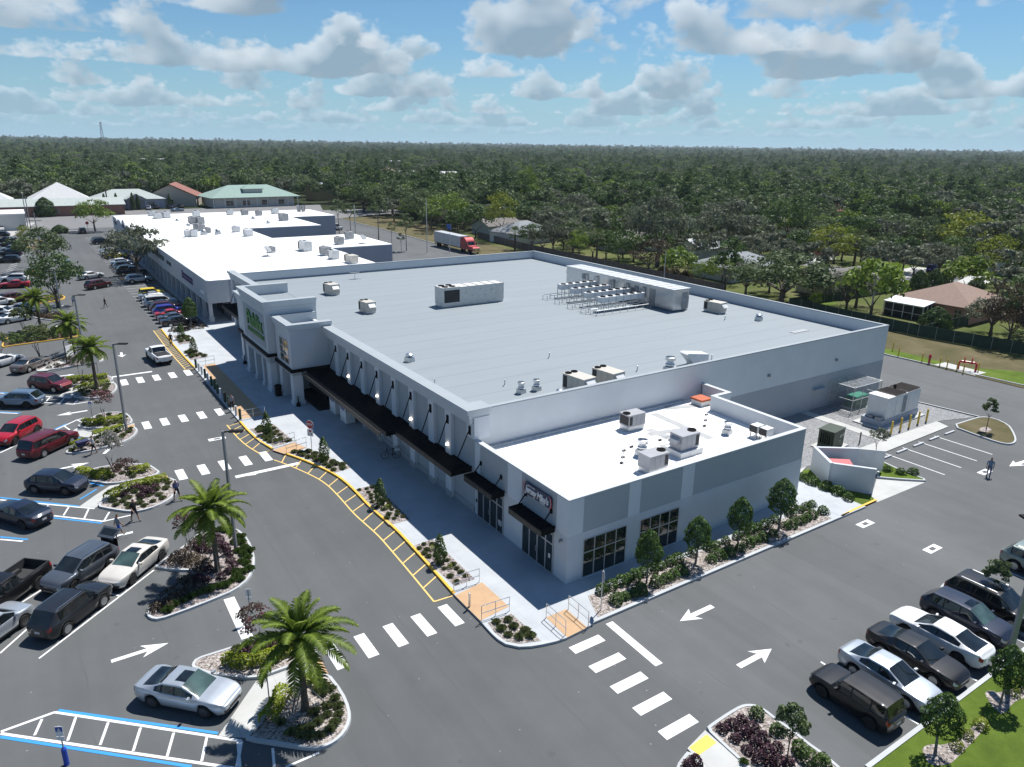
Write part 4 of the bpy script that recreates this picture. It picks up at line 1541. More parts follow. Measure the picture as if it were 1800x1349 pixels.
def make_car(kind, spec):
 """lofted body: stations along X (nose at +X), sections across; glass, lamps, wheels and trim are parts of their own"""
 L_, W, Hh = spec['size']
 deck, roof = spec['deck'], spec['roof']   # control points over x in half-lengths
 xw, xr_f, xr_r, xe = spec['gh']            # cowl, roof front, roof rear, rear-glass base (fractions of half length)
 hl = L_ / 2
 gc = spec.get('clear', .20)
 wr = spec.get('wheel', .335)
 xfw, xrw = spec['axles'][0] * hl, spec['axles'][1] * hl
 ar = wr + .055
 xs = set()
 for i in range(15):
  xs.add(round(-hl + L_ * i / 14, 3))
 for c in (xfw, xrw):
  for a in (-1.0, -.94, -.8, -.55, -.2, .2, .55, .8, .94, 1.0):
   xs.add(round(c + a * ar, 3))
 pil = spec['pillars']                      # body-colour posts between side windows: (x centre, width)
 for f in (xw, xr_f, xr_r, xe):
  xs.add(round(f * hl, 3))
 for i in (1, 2):
  xs.add(round((xw + (xr_f - xw) * i / 3) * hl, 3))
  xs.add(round((xe + (xr_r - xe) * i / 3) * hl, 3))
 for pc, pw in pil:
  xs.add(round(pc * hl - pw / 2, 3))
  xs.add(round(pc * hl + pw / 2, 3))
 for e in (.985, .95, .90):
  xs.add(round(hl * e, 3))
  xs.add(round(-hl * e, 3))
 xs = sorted(xs)
 # drop stations that crowd each other
 keep = [xs[0]]
 hard = {round(f * hl, 3) for f in (xw, xr_f, xr_r, xe)} | {round(pc * hl + s_ * pw / 2, 3) for pc, pw in pil for s_ in (-1, 1)} | {xs[-1]}
 for x in xs[1:]:
  if x - keep[-1] < .035:
   if x in hard and keep[-1] not in hard and len(keep) > 1:
    keep[-1] = x
   elif x in hard:
    keep.append(x)
   continue
  keep.append(x)
 xs = keep
 wt = spec.get('wtop', .70)

 def sec(x):
  f = x / hl
  af = abs(f)
  w = W / 2 * (1 - spec.get('plan', .20) * max(0, (af - .66) / .34) ** 2.4)
  zb = gc + (.10 * max(0, (af - .86) / .14) ** 1.5)
  arch = zb
  for c in (xfw, xrw):
   dx = x - c
   if abs(dx) < ar:
    arch = max(arch, wr + math.sqrt(max(0, ar * ar - dx * dx)) * .98)
  dk = interp(deck, f)
  rf = interp(roof, f)
  h = 0.0
  if xe < f < xw:
   h = rf - dk
   if f > xr_f:
    h *= (xw - f) / (xw - xr_f)
   elif f < xr_r:
    h *= (f - xe) / (xr_r - xe)
  t = max(0.0, min(1.0, h / max(.01, rf - dk)))
  tuck = max(0, (af - .93) / .07)
  p = []
  lowz = arch
  p.append((w * .90 * (1 - .02 * tuck), lowz))
  p.append((w * .975, max(lowz + .02, lowz + (dk - lowz) * .22)))
  p.append((w * 1.0, max(lowz + .04, lowz + (dk - lowz) * .52)))
  p.append((w * .995, max(lowz + .06, lowz + (dk - lowz) * .80)))
  p.append((w * .955, dk - .012))
  ww = W / 2 * (1 - .10 * max(0, (af - .5) / .5) ** 2)
  top = dk + h
  g5 = (w * .93, dk + .012)
  def mixp(a, b):
   return (a[0] * (1 - t) + b[0] * t, a[1] * (1 - t) + b[1] * t)
  crown = lambda y: dk + .012 + spec.get('hoodcrown', .045) * (1 - (y / w) ** 2) * (1 - .6 * tuck)
  p.append(g5)
  p.append(mixp((w * .84, crown(w * .84)), (ww * (wt + .07), dk + (rf - dk) * .80)))
  p.append(mixp((w * .76, crown(w * .76)), (ww * wt, dk + (rf - dk) * .955)))
  p.append(mixp((w * .42, crown(w * .42)), (ww * wt * .62, rf - .008)))
  p.append(mixp((0, crown(0)), (0, rf + .012)))
  return p

 # smooth the sections through their control points, and close nose and tail with a drawn-in ring
 def smooth(p):
  out = []
  for k in range(len(p) - 1):
   p0, p1, p2, p3 = p[max(0, k - 1)], p[k], p[k + 1], p[min(len(p) - 1, k + 2)]
   out.append(p1)
   out.append(tuple(.5625 * (p1[q] + p2[q]) - .0625 * (p0[q] + p3[q]) for q in (0, 1)))
  out.append(p[-1])
  return out
 half = [smooth(sec(x)) for x in xs]
 J = len(half[0])

 def drawn(h, ky, kz):
  zs = [q[1] for q in h]
  zm = (min(zs) + max(zs)) / 2 - .02
  return [(q[0] * ky, zm + (q[1] - zm) * kz) for q in h]
 e1 = spec.get('ends', ((.86, .93, .05), (.55, .72, .085)))
 for ky, kz, dx in e1:
  half.append(drawn(half[len(xs) - 1], ky, kz) if True else None)
 tail = [drawn(half[0], ky, kz) for ky, kz, dx in e1]
 half = tail[::-1] + half
 X = [-hl - dx for ky, kz, dx in e1][::-1] + xs + [hl + dx for ky, kz, dx in e1]
 ne = len(e1)
 xs = X
 n = len(xs)
 cols = 2 * J - 1
 V = []
 for i, x in enumerate(xs):
  for j in range(J):
   V.append((x, half[i][j][0], half[i][j][1]))
  for j in range(J - 2, -1, -1):
   V.append((x, -half[i][j][0], half[i][j][1]))
 body, trim, wsh, rwn, sl, sr_, hd, tl = [], [], [], [], [], [], ([], []), ([], [])
 sun = []
 sunroof = spec.get('sunroof')
 lr = spec.get('lamprows', (5, 8))
 tr = spec.get('tailrows', (5, 8))
 for i in range(n - 1):
  xm = (xs[i] + xs[i + 1]) / 2 / hl
  for j in range(cols - 1):
   lft = j < J - 1
   jj = j if lft else cols - 2 - j
   q = (i * cols + j, (i + 1) * cols + j, (i + 1) * cols + j + 1, i * cols + j + 1)
   dst = body
   if xr_f < xm < xw and jj >= 14:
    dst = wsh
   elif xe < xm < xr_r and jj >= 14:
    dst = rwn
   elif jj in (10, 11):
    inpil = any(abs(xm * hl - pc * hl) < pw / 2 for pc, pw in pil)
    lo_f = xr_f + (xw - xr_f) * .67
    lo_r = xr_r - (xr_r - xe) * spec.get('qglass', .34)
    if lo_r < xm < lo_f:
     dst = trim if inpil else (sl if lft else sr_)
   elif jj <= 1 and spec.get('clad') or jj == 0:
    dst = trim
   if xm > .945 and lr[0] <= jj < lr[1] and not (i >= n - 2):
    dst = hd[0 if lft else 1]
   elif xm > 1.0 and jj < 4:
    dst = trim
   if xm < -.955 and tr[0] <= jj < tr[1] and not (i < 1):
    dst = tl[0 if lft else 1]
   elif xm < -1.0 and jj < 2:
    dst = trim
   if sunroof and dst is body and jj >= 16 and sunroof[0] < xm < sunroof[1]:
    dst = sun
   dst.append(q)
 capf = [tuple((n - 1) * cols + j for j in range(cols))]
 capr = [tuple(reversed(range(cols)))]
 root = thing(spec['name'], 'car for copying', spec['cat'])

 def part(name, faces, mats, smooth=True, mi=None, off=0.0):
  used = sorted({k for f in faces for k in f})
  mp = {k: a for a, k in enumerate(used)}
  me = bpy.data.meshes.new(name)
  me.from_pydata([V[k] for k in used], [], [[mp[k] for k in f] for f in faces])
  for a in mats:
   me.materials.append(a)
  if mi:
   me.polygons.foreach_set('material_index', mi)
  me.polygons.foreach_set('use_smooth', [True] * len(me.polygons))
  me.set_sharp_from_angle(angle=R(spec.get('sharp', 42)))
  o = bpy.data.objects.new(name, me)
  COL.objects.link(o)
  o.parent = root
  return o

 bf = body + capf + capr + trim
 bo = part('body', bf, [PAINT['white'], TRIM], mi=[0] * (len(body) + 2) + [1] * len(trim))
 bo.material_slots[0].link = 'OBJECT'
 part('windscreen', wsh, [spec.get('wglass', CGLASS)])
 if rwn:
  part('rear_window', rwn, [CGLASS])
 for fs in (sl, sr_):
  if fs:
   part('side_window', fs, [CGLASS])
 if sun:
  part('sunroof', sun, [CGLASS])
 for fs in hd:
  if fs:
   part('headlight', fs, [HEADL])
 for fs in tl:
  if fs:
   part('taillight', fs, [TAILL])
 # inner dark box closes the wheel wells and the floor
 u = MB()
 u.box(-hl * .93, -W * .40, gc - .03, hl * .93, W * .40, gc + .22)
 for c in (xfw, xrw):
  for s_ in (-1, 1):
   u.box(c - ar, s_ * (W * .30), gc, c + ar, s_ * (W * .30) + s_ * .06, wr + ar - .03) if s_ > 0 else u.box(c - ar, -W * .30 - .06, gc, c + ar, -W * .30, wr + ar - .03)
 u.build('underbody', UNDER, root)
 for x in (xfw, xrw):
  for s_ in (1, -1):
   make_wheel(root, x, s_ * (W / 2 - .115), wr, .22, spec.get('rim', RIM), spec.get('spokes', 5))
 dkf, dkr = interp(deck, 1.0), interp(deck, -1.0)
 m = MB()
 m.box(hl - .02, -W * .22, dkf - .30, hl + .092, W * .22, dkf - .13)
 m.build('grille', TRIM, root)
 m = MB()
 m.box(-hl - .095, -.16, dkr - .34, -hl + .05, .16, dkr - .20)
 m.build('number_plate', PLATE, root)
 for s_ in (1, -1):
  m = MB()
  xm = (xw - .16) * hl
  zm = interp(deck, xw) + .08
  m.obox((xm, s_ * (W / 2 + .07), zm), (.11, .2, .13), s_ * -.2)
  mo = m.build('mirror', PAINT['white'], root)
  mo.material_slots[0].link = 'OBJECT'
 if spec.get('rails'):
  for s_ in (1, -1):
   m = MB()
   z = spec['size'][2] + .02
   pts = [((xr_r + .04) * hl, s_ * W / 2 * wt * .93, z - .06), ((xr_r + .12) * hl, s_ * W / 2 * wt * .93, z), (xr_f * .6 * hl, s_ * W / 2 * wt * .93, z + .005), ((xr_f - .02) * hl, s_ * W / 2 * wt * .93, z - .06)]
   m.tube(pts, .022, 5)
   m.build('roof_rail', spec['rails'], root)
 CARS[kind] = root
 return root

S_DECK = [(-1, .93), (-.95, 1.03), (-.74, 1.07), (-.4, 1.0), (.0, .97), (.40, .97), (.62, .94), (.85, .87), (.95, .80), (1, .70)]
U_DECK = [(-1, .97), (-.96, 1.06), (-.5, 1.08), (.0, 1.07), (.46, 1.08), (.62, 1.06), (.85, 1.0), (.95, .93), (1, .80)]
make_car('sedan', dict(name='parked_car', cat='car', size=(4.85, 1.84, 1.45), deck=S_DECK, roof=[(-.6, 1.30), (-.3, 1.42), (.0, 1.45), (.25, 1.42)],
      gh=(.47, .08, -.36, -.77), axles=(.585, -.57), pillars=[(-.06, .09), (-.34, .12)], wtop=.68, spokes=10))
make_car('sedan_sunroof', dict(name='parked_car', cat='car', size=(4.88, 1.85, 1.45), deck=S_DECK, roof=[(-.6, 1.30), (-.3, 1.42), (.0, 1.45), (.25, 1.42)],
        gh=(.47, .09, -.36, -.79), axles=(.585, -.57), pillars=[(-.06, .08), (-.34, .12)], wtop=.69, sunroof=(-.12, .06), rim=RIMD, wglass=CGLASS_SUNLIT))
make_car('fastback', dict(name='parked_car', cat='car', size=(4.98, 1.88, 1.45), deck=[(-1, .93), (-.95, 1.05), (-.76, 1.08), (-.4, 1.0), (.0, .97), (.38, .96), (.62, .93), (.85, .86), (.95, .79), (1, .69)],
       roof=[(-.7, 1.24), (-.35, 1.40), (-.05, 1.45), (.25, 1.41)], gh=(.47, .08, -.40, -.85), axles=(.58, -.57), pillars=[(-.06, .08), (-.40, .12)], wtop=.67, rim=RIMD, spokes=5))
make_car('suv', dict(name='parked_car', cat='SUV', size=(4.65, 1.86, 1.67), deck=U_DECK, roof=[(-1, 1.56), (-.7, 1.63), (-.2, 1.67), (.2, 1.64)],
      gh=(.53, .17, -.74, -.965), axles=(.585, -.575), pillars=[(-.04, .08), (-.42, .10), (-.73, .08)], wheel=.36, wtop=.72, clad=True, rails=CHROME, clear=.24, qglass=.15))
make_car('suv_sunroof', dict(name='parked_car', cat='SUV', size=(4.6, 1.86, 1.67), deck=U_DECK, roof=[(-1, 1.55), (-.7, 1.62), (-.2, 1.67), (.2, 1.64)],
        gh=(.53, .16, -.72, -.96), axles=(.585, -.575), pillars=[(-.04, .08), (-.42, .10), (-.72, .08)], wheel=.36, wtop=.72, clad=True, clear=.24, sunroof=(-.05, .14), rim=RIMD, qglass=.15, wglass=CGLASS_SUNLIT))
make_car('big_suv', dict(name='parked_car', cat='SUV', size=(5.0, 1.96, 1.76), deck=[(-1, .95), (-.97, 1.08), (-.5, 1.10), (.0, 1.09), (.42, 1.10), (.62, 1.07), (.88, 1.05), (.96, .98), (1, .85)],
       roof=[(-1, 1.68), (-.7, 1.74), (-.2, 1.76), (.2, 1.73)], gh=(.52, .20, -.80, -.97), axles=(.59, -.58), pillars=[(-.02, .09), (-.40, .10), (-.74, .12)], wheel=.38, wtop=.74, clad=True, rails=CHROME, clear=.25, qglass=.2))
make_car('minivan', dict(name='parked_car', cat='minivan', size=(5.1, 1.96, 1.75), deck=[(-1, .9), (-.97, 1.02), (-.5, 1.03), (.0, 1.02), (.5, 1.05), (.70, 1.0), (.88, .93), (.96, .87), (1, .74)],
       roof=[(-1, 1.68), (-.7, 1.73), (-.2, 1.75), (.2, 1.70)], gh=(.60, .24, -.84, -.975), axles=(.60, -.58), pillars=[(.08, .10), (-.36, .10), (-.80, .08)], wheel=.335, wtop=.76, rails=TRIM, qglass=.2, plan=.15))
make_car('boxy', dict(name='parked_car', cat='car', size=(4.15, 1.80, 1.62), deck=[(-1, .9), (-.97, 1.02), (-.5, 1.03), (.0, 1.01), (.42, 1.0), (.62, .99), (.88, .94), (.96, .86), (1, .74)],
      roof=[(-1, 1.55), (-.7, 1.60), (-.2, 1.62), (.2, 1.60)], gh=(.42, .18, -.88, -.975), axles=(.62, -.61), pillars=[(-.08, .08), (-.56, .10)], wheel=.33, wtop=.78, qglass=.2, plan=.13))
make_car('crossover', dict(name='parked_car', cat='SUV', size=(4.35, 1.82, 1.57), deck=[(a, b - .06) for a, b in U_DECK], roof=[(-1, 1.42), (-.7, 1.50), (-.2, 1.57), (.2, 1.54)],
       gh=(.53, .15, -.62, -.95), axles=(.585, -.575), pillars=[(-.05, .08), (-.46, .12)], wheel=.34, wtop=.70, clad=True, clear=.22, qglass=.2, spokes=5, rim=RIMD))

def make_pickup(kind, size=(5.7, 1.98, 1.86), bed_cover=False):
 L_, W, Hh = size
 root = make_car(kind, dict(name='pickup_truck', cat='pickup', size=size, deck=[(-1, 1.12), (-.98, 1.20), (-.5, 1.2), (.0, 1.2), (.40, 1.2), (.55, 1.19), (.9, 1.13), (.97, 1.05), (1, .8)],
        roof=[(-.2, 1.82), (.0, 1.86), (.2, 1.84), (.3, 1.80)], gh=(.42, .24, -.14, -.22), axles=(.62, -.60), pillars=[(.06, .10), (-.13, .06)], wheel=.40, wtop=.76, clear=.34, qglass=.6, plan=.07, hoodcrown=.05))
 hl = L_ / 2
 # open bed: an inner well with its own floor, drawn down from the rail
 m = MB()
 x0, x1, w = -hl * .955, -hl * .26, W / 2 * .80
 zt, zf = 1.245, (1.25 if bed_cover else 1.248)
 m.box(x0, -w, 1.225, x1, w, 1.27 if bed_cover else 1.262)
 if not bed_cover:
  m = MB()
  rim = 1.275
  m.box(x0 - .06, -w - .10, 1.20, x0, w + .10, rim)
  m.box(x1, -w - .10, 1.20, x1 + .05, w + .10, rim)
  m.box(x0, -w - .10, 1.20, x1, -w, rim)
  m.box(x0, w, 1.20, x1, w + .10, rim)
 m.build('bed_cover' if bed_cover else 'bed_rail', TRIM, root)
 if not bed_cover:
  # open the deck between the rails and hang the bed in it
  bo = [c for c in root.children if c.name.startswith('body')][0]
  bm = bmesh.new()
  bm.from_mesh(bo.data)
  kill = [f for f in bm.faces if x0 - .02 < f.calc_center_median().x < x1 + .02 and f.calc_center_median().z > 1.19 and abs(f.calc_center_median().y) < W / 2 * .86]
  bmesh.ops.delete(bm, geom=kill, context='FACES')
  bm.to_mesh(bo.data)
  bm.free()
  b = MB()
  b.add([(x0, -w, 1.2), (x1, -w, 1.2), (x1, w, 1.2), (x0, w, 1.2), (x0, -w, .72), (x1, -w, .72), (x1, w, .72), (x0, w, .72)], [(4, 5, 6, 7), (0, 4, 7, 3), (1, 2, 6, 5), (0, 1, 5, 4), (3, 7, 6, 2)])
  for s_ in (1, -1):
   b.box(-hl * .72, min(s_ * w, s_ * (w - .22)), .72, -hl * .46, max(s_ * w, s_ * (w - .22)), .95)
  b.build('bed', pmat('bed_liner', (.03, .03, .033), .8, var=.2), root)
 return root

make_pickup('pickup')
make_pickup('pickup_cover', (5.6, 1.96, 1.84), True)

# ------------------------------------------------------------------ where each one stands
PARKED = []

def car(kind, colour, label, rear=None, front=None, side=0, at=None, head=0.0, group='cars on the car parks', cat=None, name=None):
 """rear/front = surveyed contact points of the wheels on the side seen ('L' or 'R'), or at + heading"""
 src = CARS[kind]
 first = kind not in PARKED
 PARKED.append(kind)
 if at is None:
  a, b = Vector((rear[0], rear[1])), Vector((front[0], front[1]))
  d = (b - a).normalized()
  nrm = Vector((-d.y, d.x))           # to the car's left
  off = .80
  c = (a + b) / 2 + (nrm * -off if side == 'L' else nrm * off)
  h = math.atan2(d.y, d.x)
 else:
  c, h = Vector((at[0], at[1])), head
 if first:
  cache_kids(src)
 o = src if first else dup(src)
 o.location = (c.x, c.y, 0.008)
 o.rotation_euler = (0, 0, h)
 tag(o, label, cat or src['category'], group)
 for ch in o.children:
  st = ch.name.split('.')[0]
  if st in ('body', 'mirror'):
   ch.material_slots[0].material = PAINT[colour]
 return o

q45 = R(45)
# along the side drive
side_row = 'cars nosed up to the lawn by the side drive'
car('boxy', 'black', 'black boxy hatchback backed in beside the stone-mulched corner island', at=(5.75, -15.9), head=R(90), group=side_row)
car('sedan', 'silver', 'silver sedan parked between the black boxy hatchback and a black sedan', at=(8.55, -15.95), head=R(-90), group=side_row)
car('sedan', 'black', 'black sedan with pale sunlit windscreen, between the silver sedan and the white fastback', at=(11.35, -15.8), head=R(-90), group=side_row)
car('fastback', 'white', 'white fastback sedan backed in with its boot towards the lawn', at=(14.15, -15.6), head=R(90), group=side_row)
car('suv_sunroof', 'navy', 'dark navy SUV with a sunroof beside the white fastback', at=(17.0, -15.6), head=R(-90), group=side_row)
car('big_suv', 'black', 'large black SUV with silver roof rails beside the grass island', at=(19.85, -15.75), head=R(-90), group=side_row)
car('suv', 'sage', 'pale green-grey SUV beyond the grass island with its young tree', at=(26.9, -15.6), head=R(-90), group=side_row)
car('crossover', 'white', 'white hatchback beyond the green-grey SUV on the side drive', at=(29.8, -15.6), head=R(-90), group=side_row)
# near bays on the store side
near = 'cars in the angled bays before the store'
car('sedan_sunroof', 'silver', 'silver-blue sedan with a sunroof in the blue-lined bay beside the near palm bed', KB(1055, 942), KB(1382, 1007), 'R', group=near)
car('suv', 'charcoal', 'dark charcoal SUV, tail to the drive, in front of the pearl sedan', KB(462, 442), KB(697, 258), 'R', group=near)
MUR = car('suv', 'grey', 'grey SUV with its tailgate raised, being loaded beside the pearl sedan', KA(733, 968), KA(525, 1105), 'L', group=near)
car('sedan_sunroof', 'pearl', 'pearl beige sedan beside the tip of the big palm bed', KA(1090, 907), KA(905, 1062), 'L', group=near)
car('pickup', 'black', 'black pickup with an open empty bed beside the grey SUV', KA(270, 1088), KA(-60, 1330), 'L', group=near)
car('crossover', 'silver', 'pale silver car cut by the edge of the picture below the black pickup', at=G(-12, 1122), head=q45, group=near)
car('sedan', 'navy', 'dark navy sedan beside the hatched blue and white aisle', KA(185, 702), KA(-40, 640), 'L', group=near)
car('crossover', 'navy', 'dark blue crossover with sun glinting off its windscreen by the paved path', KA(200, 452), KA(490, 470), 'R', group=near)
car('minivan', 'maroon', 'maroon minivan beside the stone bed where a shopper pushes a cart', KA(297, 207), KA(478, 122), 'R', group=near)
car('suv', 'red', 'bright red SUV next to the maroon minivan', KC(340, 1092), KC(140, 1197), 'L', group=near)
car('suv', 'blue_grey', 'blue-grey SUV with its tail to the hatched aisle by the second palm', KC(242, 867), KC(30, 862), 'L', group=near)
car('suv', 'maroon', 'dark red SUV facing the path by the second palm', KC(300, 702), KC(510, 727), 'R', group=near)
car('sedan', 'bronze', 'bronze grey sedan beside the white handrails', KC(252, 548), KC(430, 478), 'R', group=near)
car('sedan', 'white', 'white sedan beside the bronze grey one', at=G(5, 643), head=R(40), group=near)
far_rows = 'cars in the far bays'
car('sedan', 'white', 'white sedan, tail to the drive, before the yellow-kerbed island', at=G(26, 566), head=R(28), group=far_rows)
car('sedan', 'white', 'white sedan facing left behind the tail-out white sedan', at=G(38, 549), head=R(150), group=far_rows)
car('crossover', 'white', 'white car cut by the edge of the picture beyond the two white sedans', at=G(-4, 556), head=R(150), group=far_rows)
car('crossover', 'white', 'white hatchback cut by the picture edge beside the wine-red SUV', at=G(0, 538), head=R(28), group=far_rows)
car('suv', 'wine', 'wine-red SUV half hidden behind a small palm', at=G(27, 531), head=R(28), group=far_rows)
car('sedan', 'red', 'red sedan in front of the white SUV in the far bays', at=G(27, 506), head=R(168), group=far_rows)
car('suv', 'white', 'white SUV behind the red sedan in the far bays', at=G(27, 496), head=R(160), group=far_rows)
car('suv', 'charcoal', 'charcoal SUV at the end of the far row under the oak', at=G(16, 462), head=R(165), group=far_rows)
car('suv', 'navy', 'dark SUV behind the charcoal one in the far row', at=G(20, 450), head=R(165), group=far_rows)
car('suv', 'silver', 'silver SUV in the middle of the far row', at=G(21, 443), head=R(165), group=far_rows)
car('crossover', 'navy', 'deep blue hatchback at the bend of the far row', at=G(19, 434), head=R(160), group=far_rows)
car('sedan', 'navy', 'dark blue sedan farthest back in the far row', at=G(12, 426), head=R(165), group=far_rows)
car('crossover', 'charcoal', 'dark hatchback beyond the blue sedan, by the boundary', at=G(2, 417), head=R(165), group=far_rows)
car('suv', 'white', 'white SUV on the pale concrete before the low flat-roofed building', at=G(40, 404), head=R(90), group=far_rows)
car('sedan', 'white', 'white sedan at the picture edge on the pale concrete', at=G(2, 406), head=R(90), group=far_rows)
# on the drives
mv = 'vehicles on the drives'
car('pickup_cover', 'white', 'white pickup driving away along the store drive', at=G(280, 634), head=R(96), group=mv, name='pickup')
car('suv', 'charcoal', 'dark SUV driving towards the viewer along the far drive', at=G(119, 472), head=R(-92), group=mv)
car('sedan', 'white', 'white saloon turning across the drive in front of the maroon SUV', at=G(160, 490), head=R(28), group=mv)
car('suv', 'wine', 'maroon SUV crossing the drive behind the white saloon', at=G(173, 507), head=R(33), group=mv)
# the row in front of the old strip: nose in
row = 'cars nosed in before the old shopping strip'
rk = [('sedan', 'charcoal', 'charcoal sedan at the near end of the strip row'), ('sedan', 'grey', 'grey sedan next to the charcoal one in the strip row'), ('sedan', 'red', 'red sedan in the strip row beside the grey sedan'),
  ('suv', 'blue', 'bright blue SUV in the strip row'), ('suv', 'wine', 'wine-coloured SUV beside the bright blue one'), ('sedan', 'navy', 'navy sedan between the wine SUV and the white minivan'),
  ('minivan', 'white', 'white minivan in the strip row'), ('crossover', 'white', 'white crossover beside the white minivan'), ('sedan', 'silver', 'silver sedan next to the yellow SUV'),
  ('boxy', 'yellow', 'bright yellow boxy car in the strip row'), None, None]
y = 85.3
for k, c in enumerate(rk):
 if c:
  car(c[0], c[1], c[2], at=(-7.25, y + 2.78 * k), head=R(2), group=row)
for k, (kd, c, l) in enumerate((('suv', 'silver', 'silver SUV just before the oak island'), )):
 car(kd, c, l, at=(-7.2, 126.6), head=R(2), group=row)
rk2 = [('pickup', 'navy', 'dark pickup beside the oak island'), ('suv', 'charcoal', 'charcoal SUV in the oak shade'), ('sedan', 'black', 'black sedan in the oak shade'), ('suv', 'grey', 'grey SUV half under the oak'),
  ('sedan', 'navy', 'navy sedan under the outer oak branches'), ('crossover', 'white', 'white crossover beyond the oak shade'), None, ('sedan', 'yellow', 'small yellow car beyond the oak'), ('sedan', 'white', 'white sedan beyond the yellow car'),
  ('suv', 'white', 'white SUV near the far end of the strip row'), ('sedan', 'silver', 'silver sedan near the far end of the strip row'), None, ('suv', 'charcoal', 'dark SUV second from the far end of the strip row'), ('suv', 'bronze', 'bronze SUV at the far end of the strip row')]
for k, c in enumerate(rk2):
 if c:
  car(c[0], c[1], c[2], at=(-7.25, 136.4 + 3.0 * k + (14 if k > 11 else 0) + (6 if k > 6 else 0)), head=R(2), group=row)
car('minivan', 'black', 'black van parked beyond the end of the strip', at=(-9.6, 222), head=R(90), group=mv)
car('crossover', 'white', 'small white hatchback behind the strip, second car from its corner', at=(42.5, 166.5), head=R(90), group='vehicles behind the strip')
# raised tailgate on the grey SUV
for ch in list(MUR.children):
 if ch.name.startswith('rear_window'):
  ch.hide_render = False
tg = MB()
tg.add([(-2.05, -.62, 1.62), (-2.05, .62, 1.62), (-2.75, .68, 2.02), (-2.75, -.68, 2.02), (-2.05, -.62, 1.68), (-2.05, .62, 1.68), (-2.75, .68, 2.08), (-2.75, -.68, 2.08), (-2.88, .66, 1.86), (-2.88, -.66, 1.86)],
  [(3, 2, 1, 0), (4, 5, 6, 7), (0, 1, 5, 4), (1, 2, 6, 5), (3, 0, 4, 7), (2, 3, 9, 8), (7, 6, 8, 9), (6, 2, 8), (3, 7, 9)])
o = tg.build('tailgate', PAINT['grey'], MUR)
g_ = MB()
g_.add([(-2.2, -.52, 1.775), (-2.2, .52, 1.775), (-2.62, .56, 2.015), (-2.62, -.56, 2.015)], [(0, 1, 2, 3)])
g_.build('tailgate_window', CGLASS, MUR)
g_ = MB()
g_.box(-2.345, -.68, .62, -2.33, .68, 1.55)
g_.build('boot_opening', DARKIN, MUR)
# ------------------------------------------------------------------ foliage
def mat_leaf(name, dark, mid, light, trans=.25, hue=.10, rough=.6):
 m, nt, bs = nodes_of(name)
 nt.nodes.remove(bs)
 out = nt.nodes['Material Output']
 at = N(nt, 'ShaderNodeAttribute', attribute_name='tone')
 oi = N(nt, 'ShaderNodeObjectInfo')
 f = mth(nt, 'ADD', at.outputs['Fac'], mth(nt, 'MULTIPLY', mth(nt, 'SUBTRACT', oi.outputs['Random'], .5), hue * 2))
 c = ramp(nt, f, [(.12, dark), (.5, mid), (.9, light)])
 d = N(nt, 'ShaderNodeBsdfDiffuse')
 t = N(nt, 'ShaderNodeBsdfTranslucent')
 g = N(nt, 'ShaderNodeBsdfGlossy')
 g.inputs['Roughness'].default_value = rough
 nt.links.new(c, d.inputs['Color'])
 tc = mixc(nt, .35, c, tuple(min(1, x * 1.4) for x in light))
 nt.links.new(tc, t.inputs['Color'])
 mx = N(nt, 'ShaderNodeMixShader')
 mx.inputs[0].default_value = trans
 nt.links.new(d.outputs[0], mx.inputs[1])
 nt.links.new(t.outputs[0], mx.inputs[2])
 m2 = N(nt, 'ShaderNodeMixShader')
 m2.inputs[0].default_value = .03
 nt.links.new(mx.outputs[0], m2.inputs[1])
 nt.links.new(g.outputs[0], m2.inputs[2])
 nt.links.new(m2.outputs[0], out.inputs['Surface'])
 return m

LEAF = {
 'oak': mat_leaf('oak_leaves', (0.046, 0.074, 0.031), (0.093, 0.136, 0.053), (0.171, 0.225, 0.093)),
 'grey': mat_leaf('grey_green_leaves', (0.062, 0.077, 0.053), (0.119, 0.140, 0.090), (0.200, 0.219, 0.150)),
 'dark': mat_leaf('dark_leaves', (0.027, 0.054, 0.018), (0.057, 0.105, 0.030), (0.112, 0.180, 0.051)),
 'bright': mat_leaf('bright_leaves', (0.060, 0.108, 0.014), (0.126, 0.198, 0.026), (0.216, 0.300, 0.048)),
 'lime': mat_leaf('lime_leaves', (.09, .12, .012), (.17, .21, .02), (.28, .31, .04)),
 'hedge': mat_leaf('yellow_green_hedge_leaves', (.10, .14, .008), (.22, .28, .012), (.36, .40, .03), .3, .04),
 'purple': mat_leaf('purple_leaves', (.022, .010, .016), (.055, .022, .035), (.12, .05, .07), .15, .06),
 'holly': mat_leaf('holly_leaves', (0.025, 0.056, 0.013), (0.060, 0.119, 0.022), (0.125, 0.206, 0.044), .15, .04),
 'shrub': mat_leaf('shrub_leaves', (0.036, 0.066, 0.016), (0.084, 0.138, 0.034), (0.156, 0.228, 0.060), .2, .08),
 'tuft': mat_leaf('strappy_tuft_leaves', (.06, .085, .028), (.13, .165, .06), (.24, .27, .12), .25, .1),
 'brown': mat_leaf('brownish_leaves', (.045, .030, .020), (.085, .062, .040), (.14, .11, .07), .2, .08),
 'pink': mat_leaf('crape_myrtle_leaves', (.035, .050, .025), (.085, .085, .055), (.30, .10, .14), .25, .1),
 'white': mat_leaf('white_blossom', (.06, .07, .04), (.26, .25, .22), (.62, .60, .56), .25, .05),
 'palm': mat_leaf('palm_fronds', (.025, .06, .008), (.085, .15, .015), (.26, .33, .04), .3, .04),
 'sabal': mat_leaf('fan_palm_fronds', (.025, .045, .012), (.06, .09, .025), (.12, .15, .05), .2, .06),
 'dry': mat_leaf('dead_fronds', (.10, .07, .04), (.20, .15, .09), (.30, .24, .15), .2, .06),
}
BARK = pmat('bark', (.095, .080, .066), .9, var=.35, scale=6, bmp=.6, bscale=20)
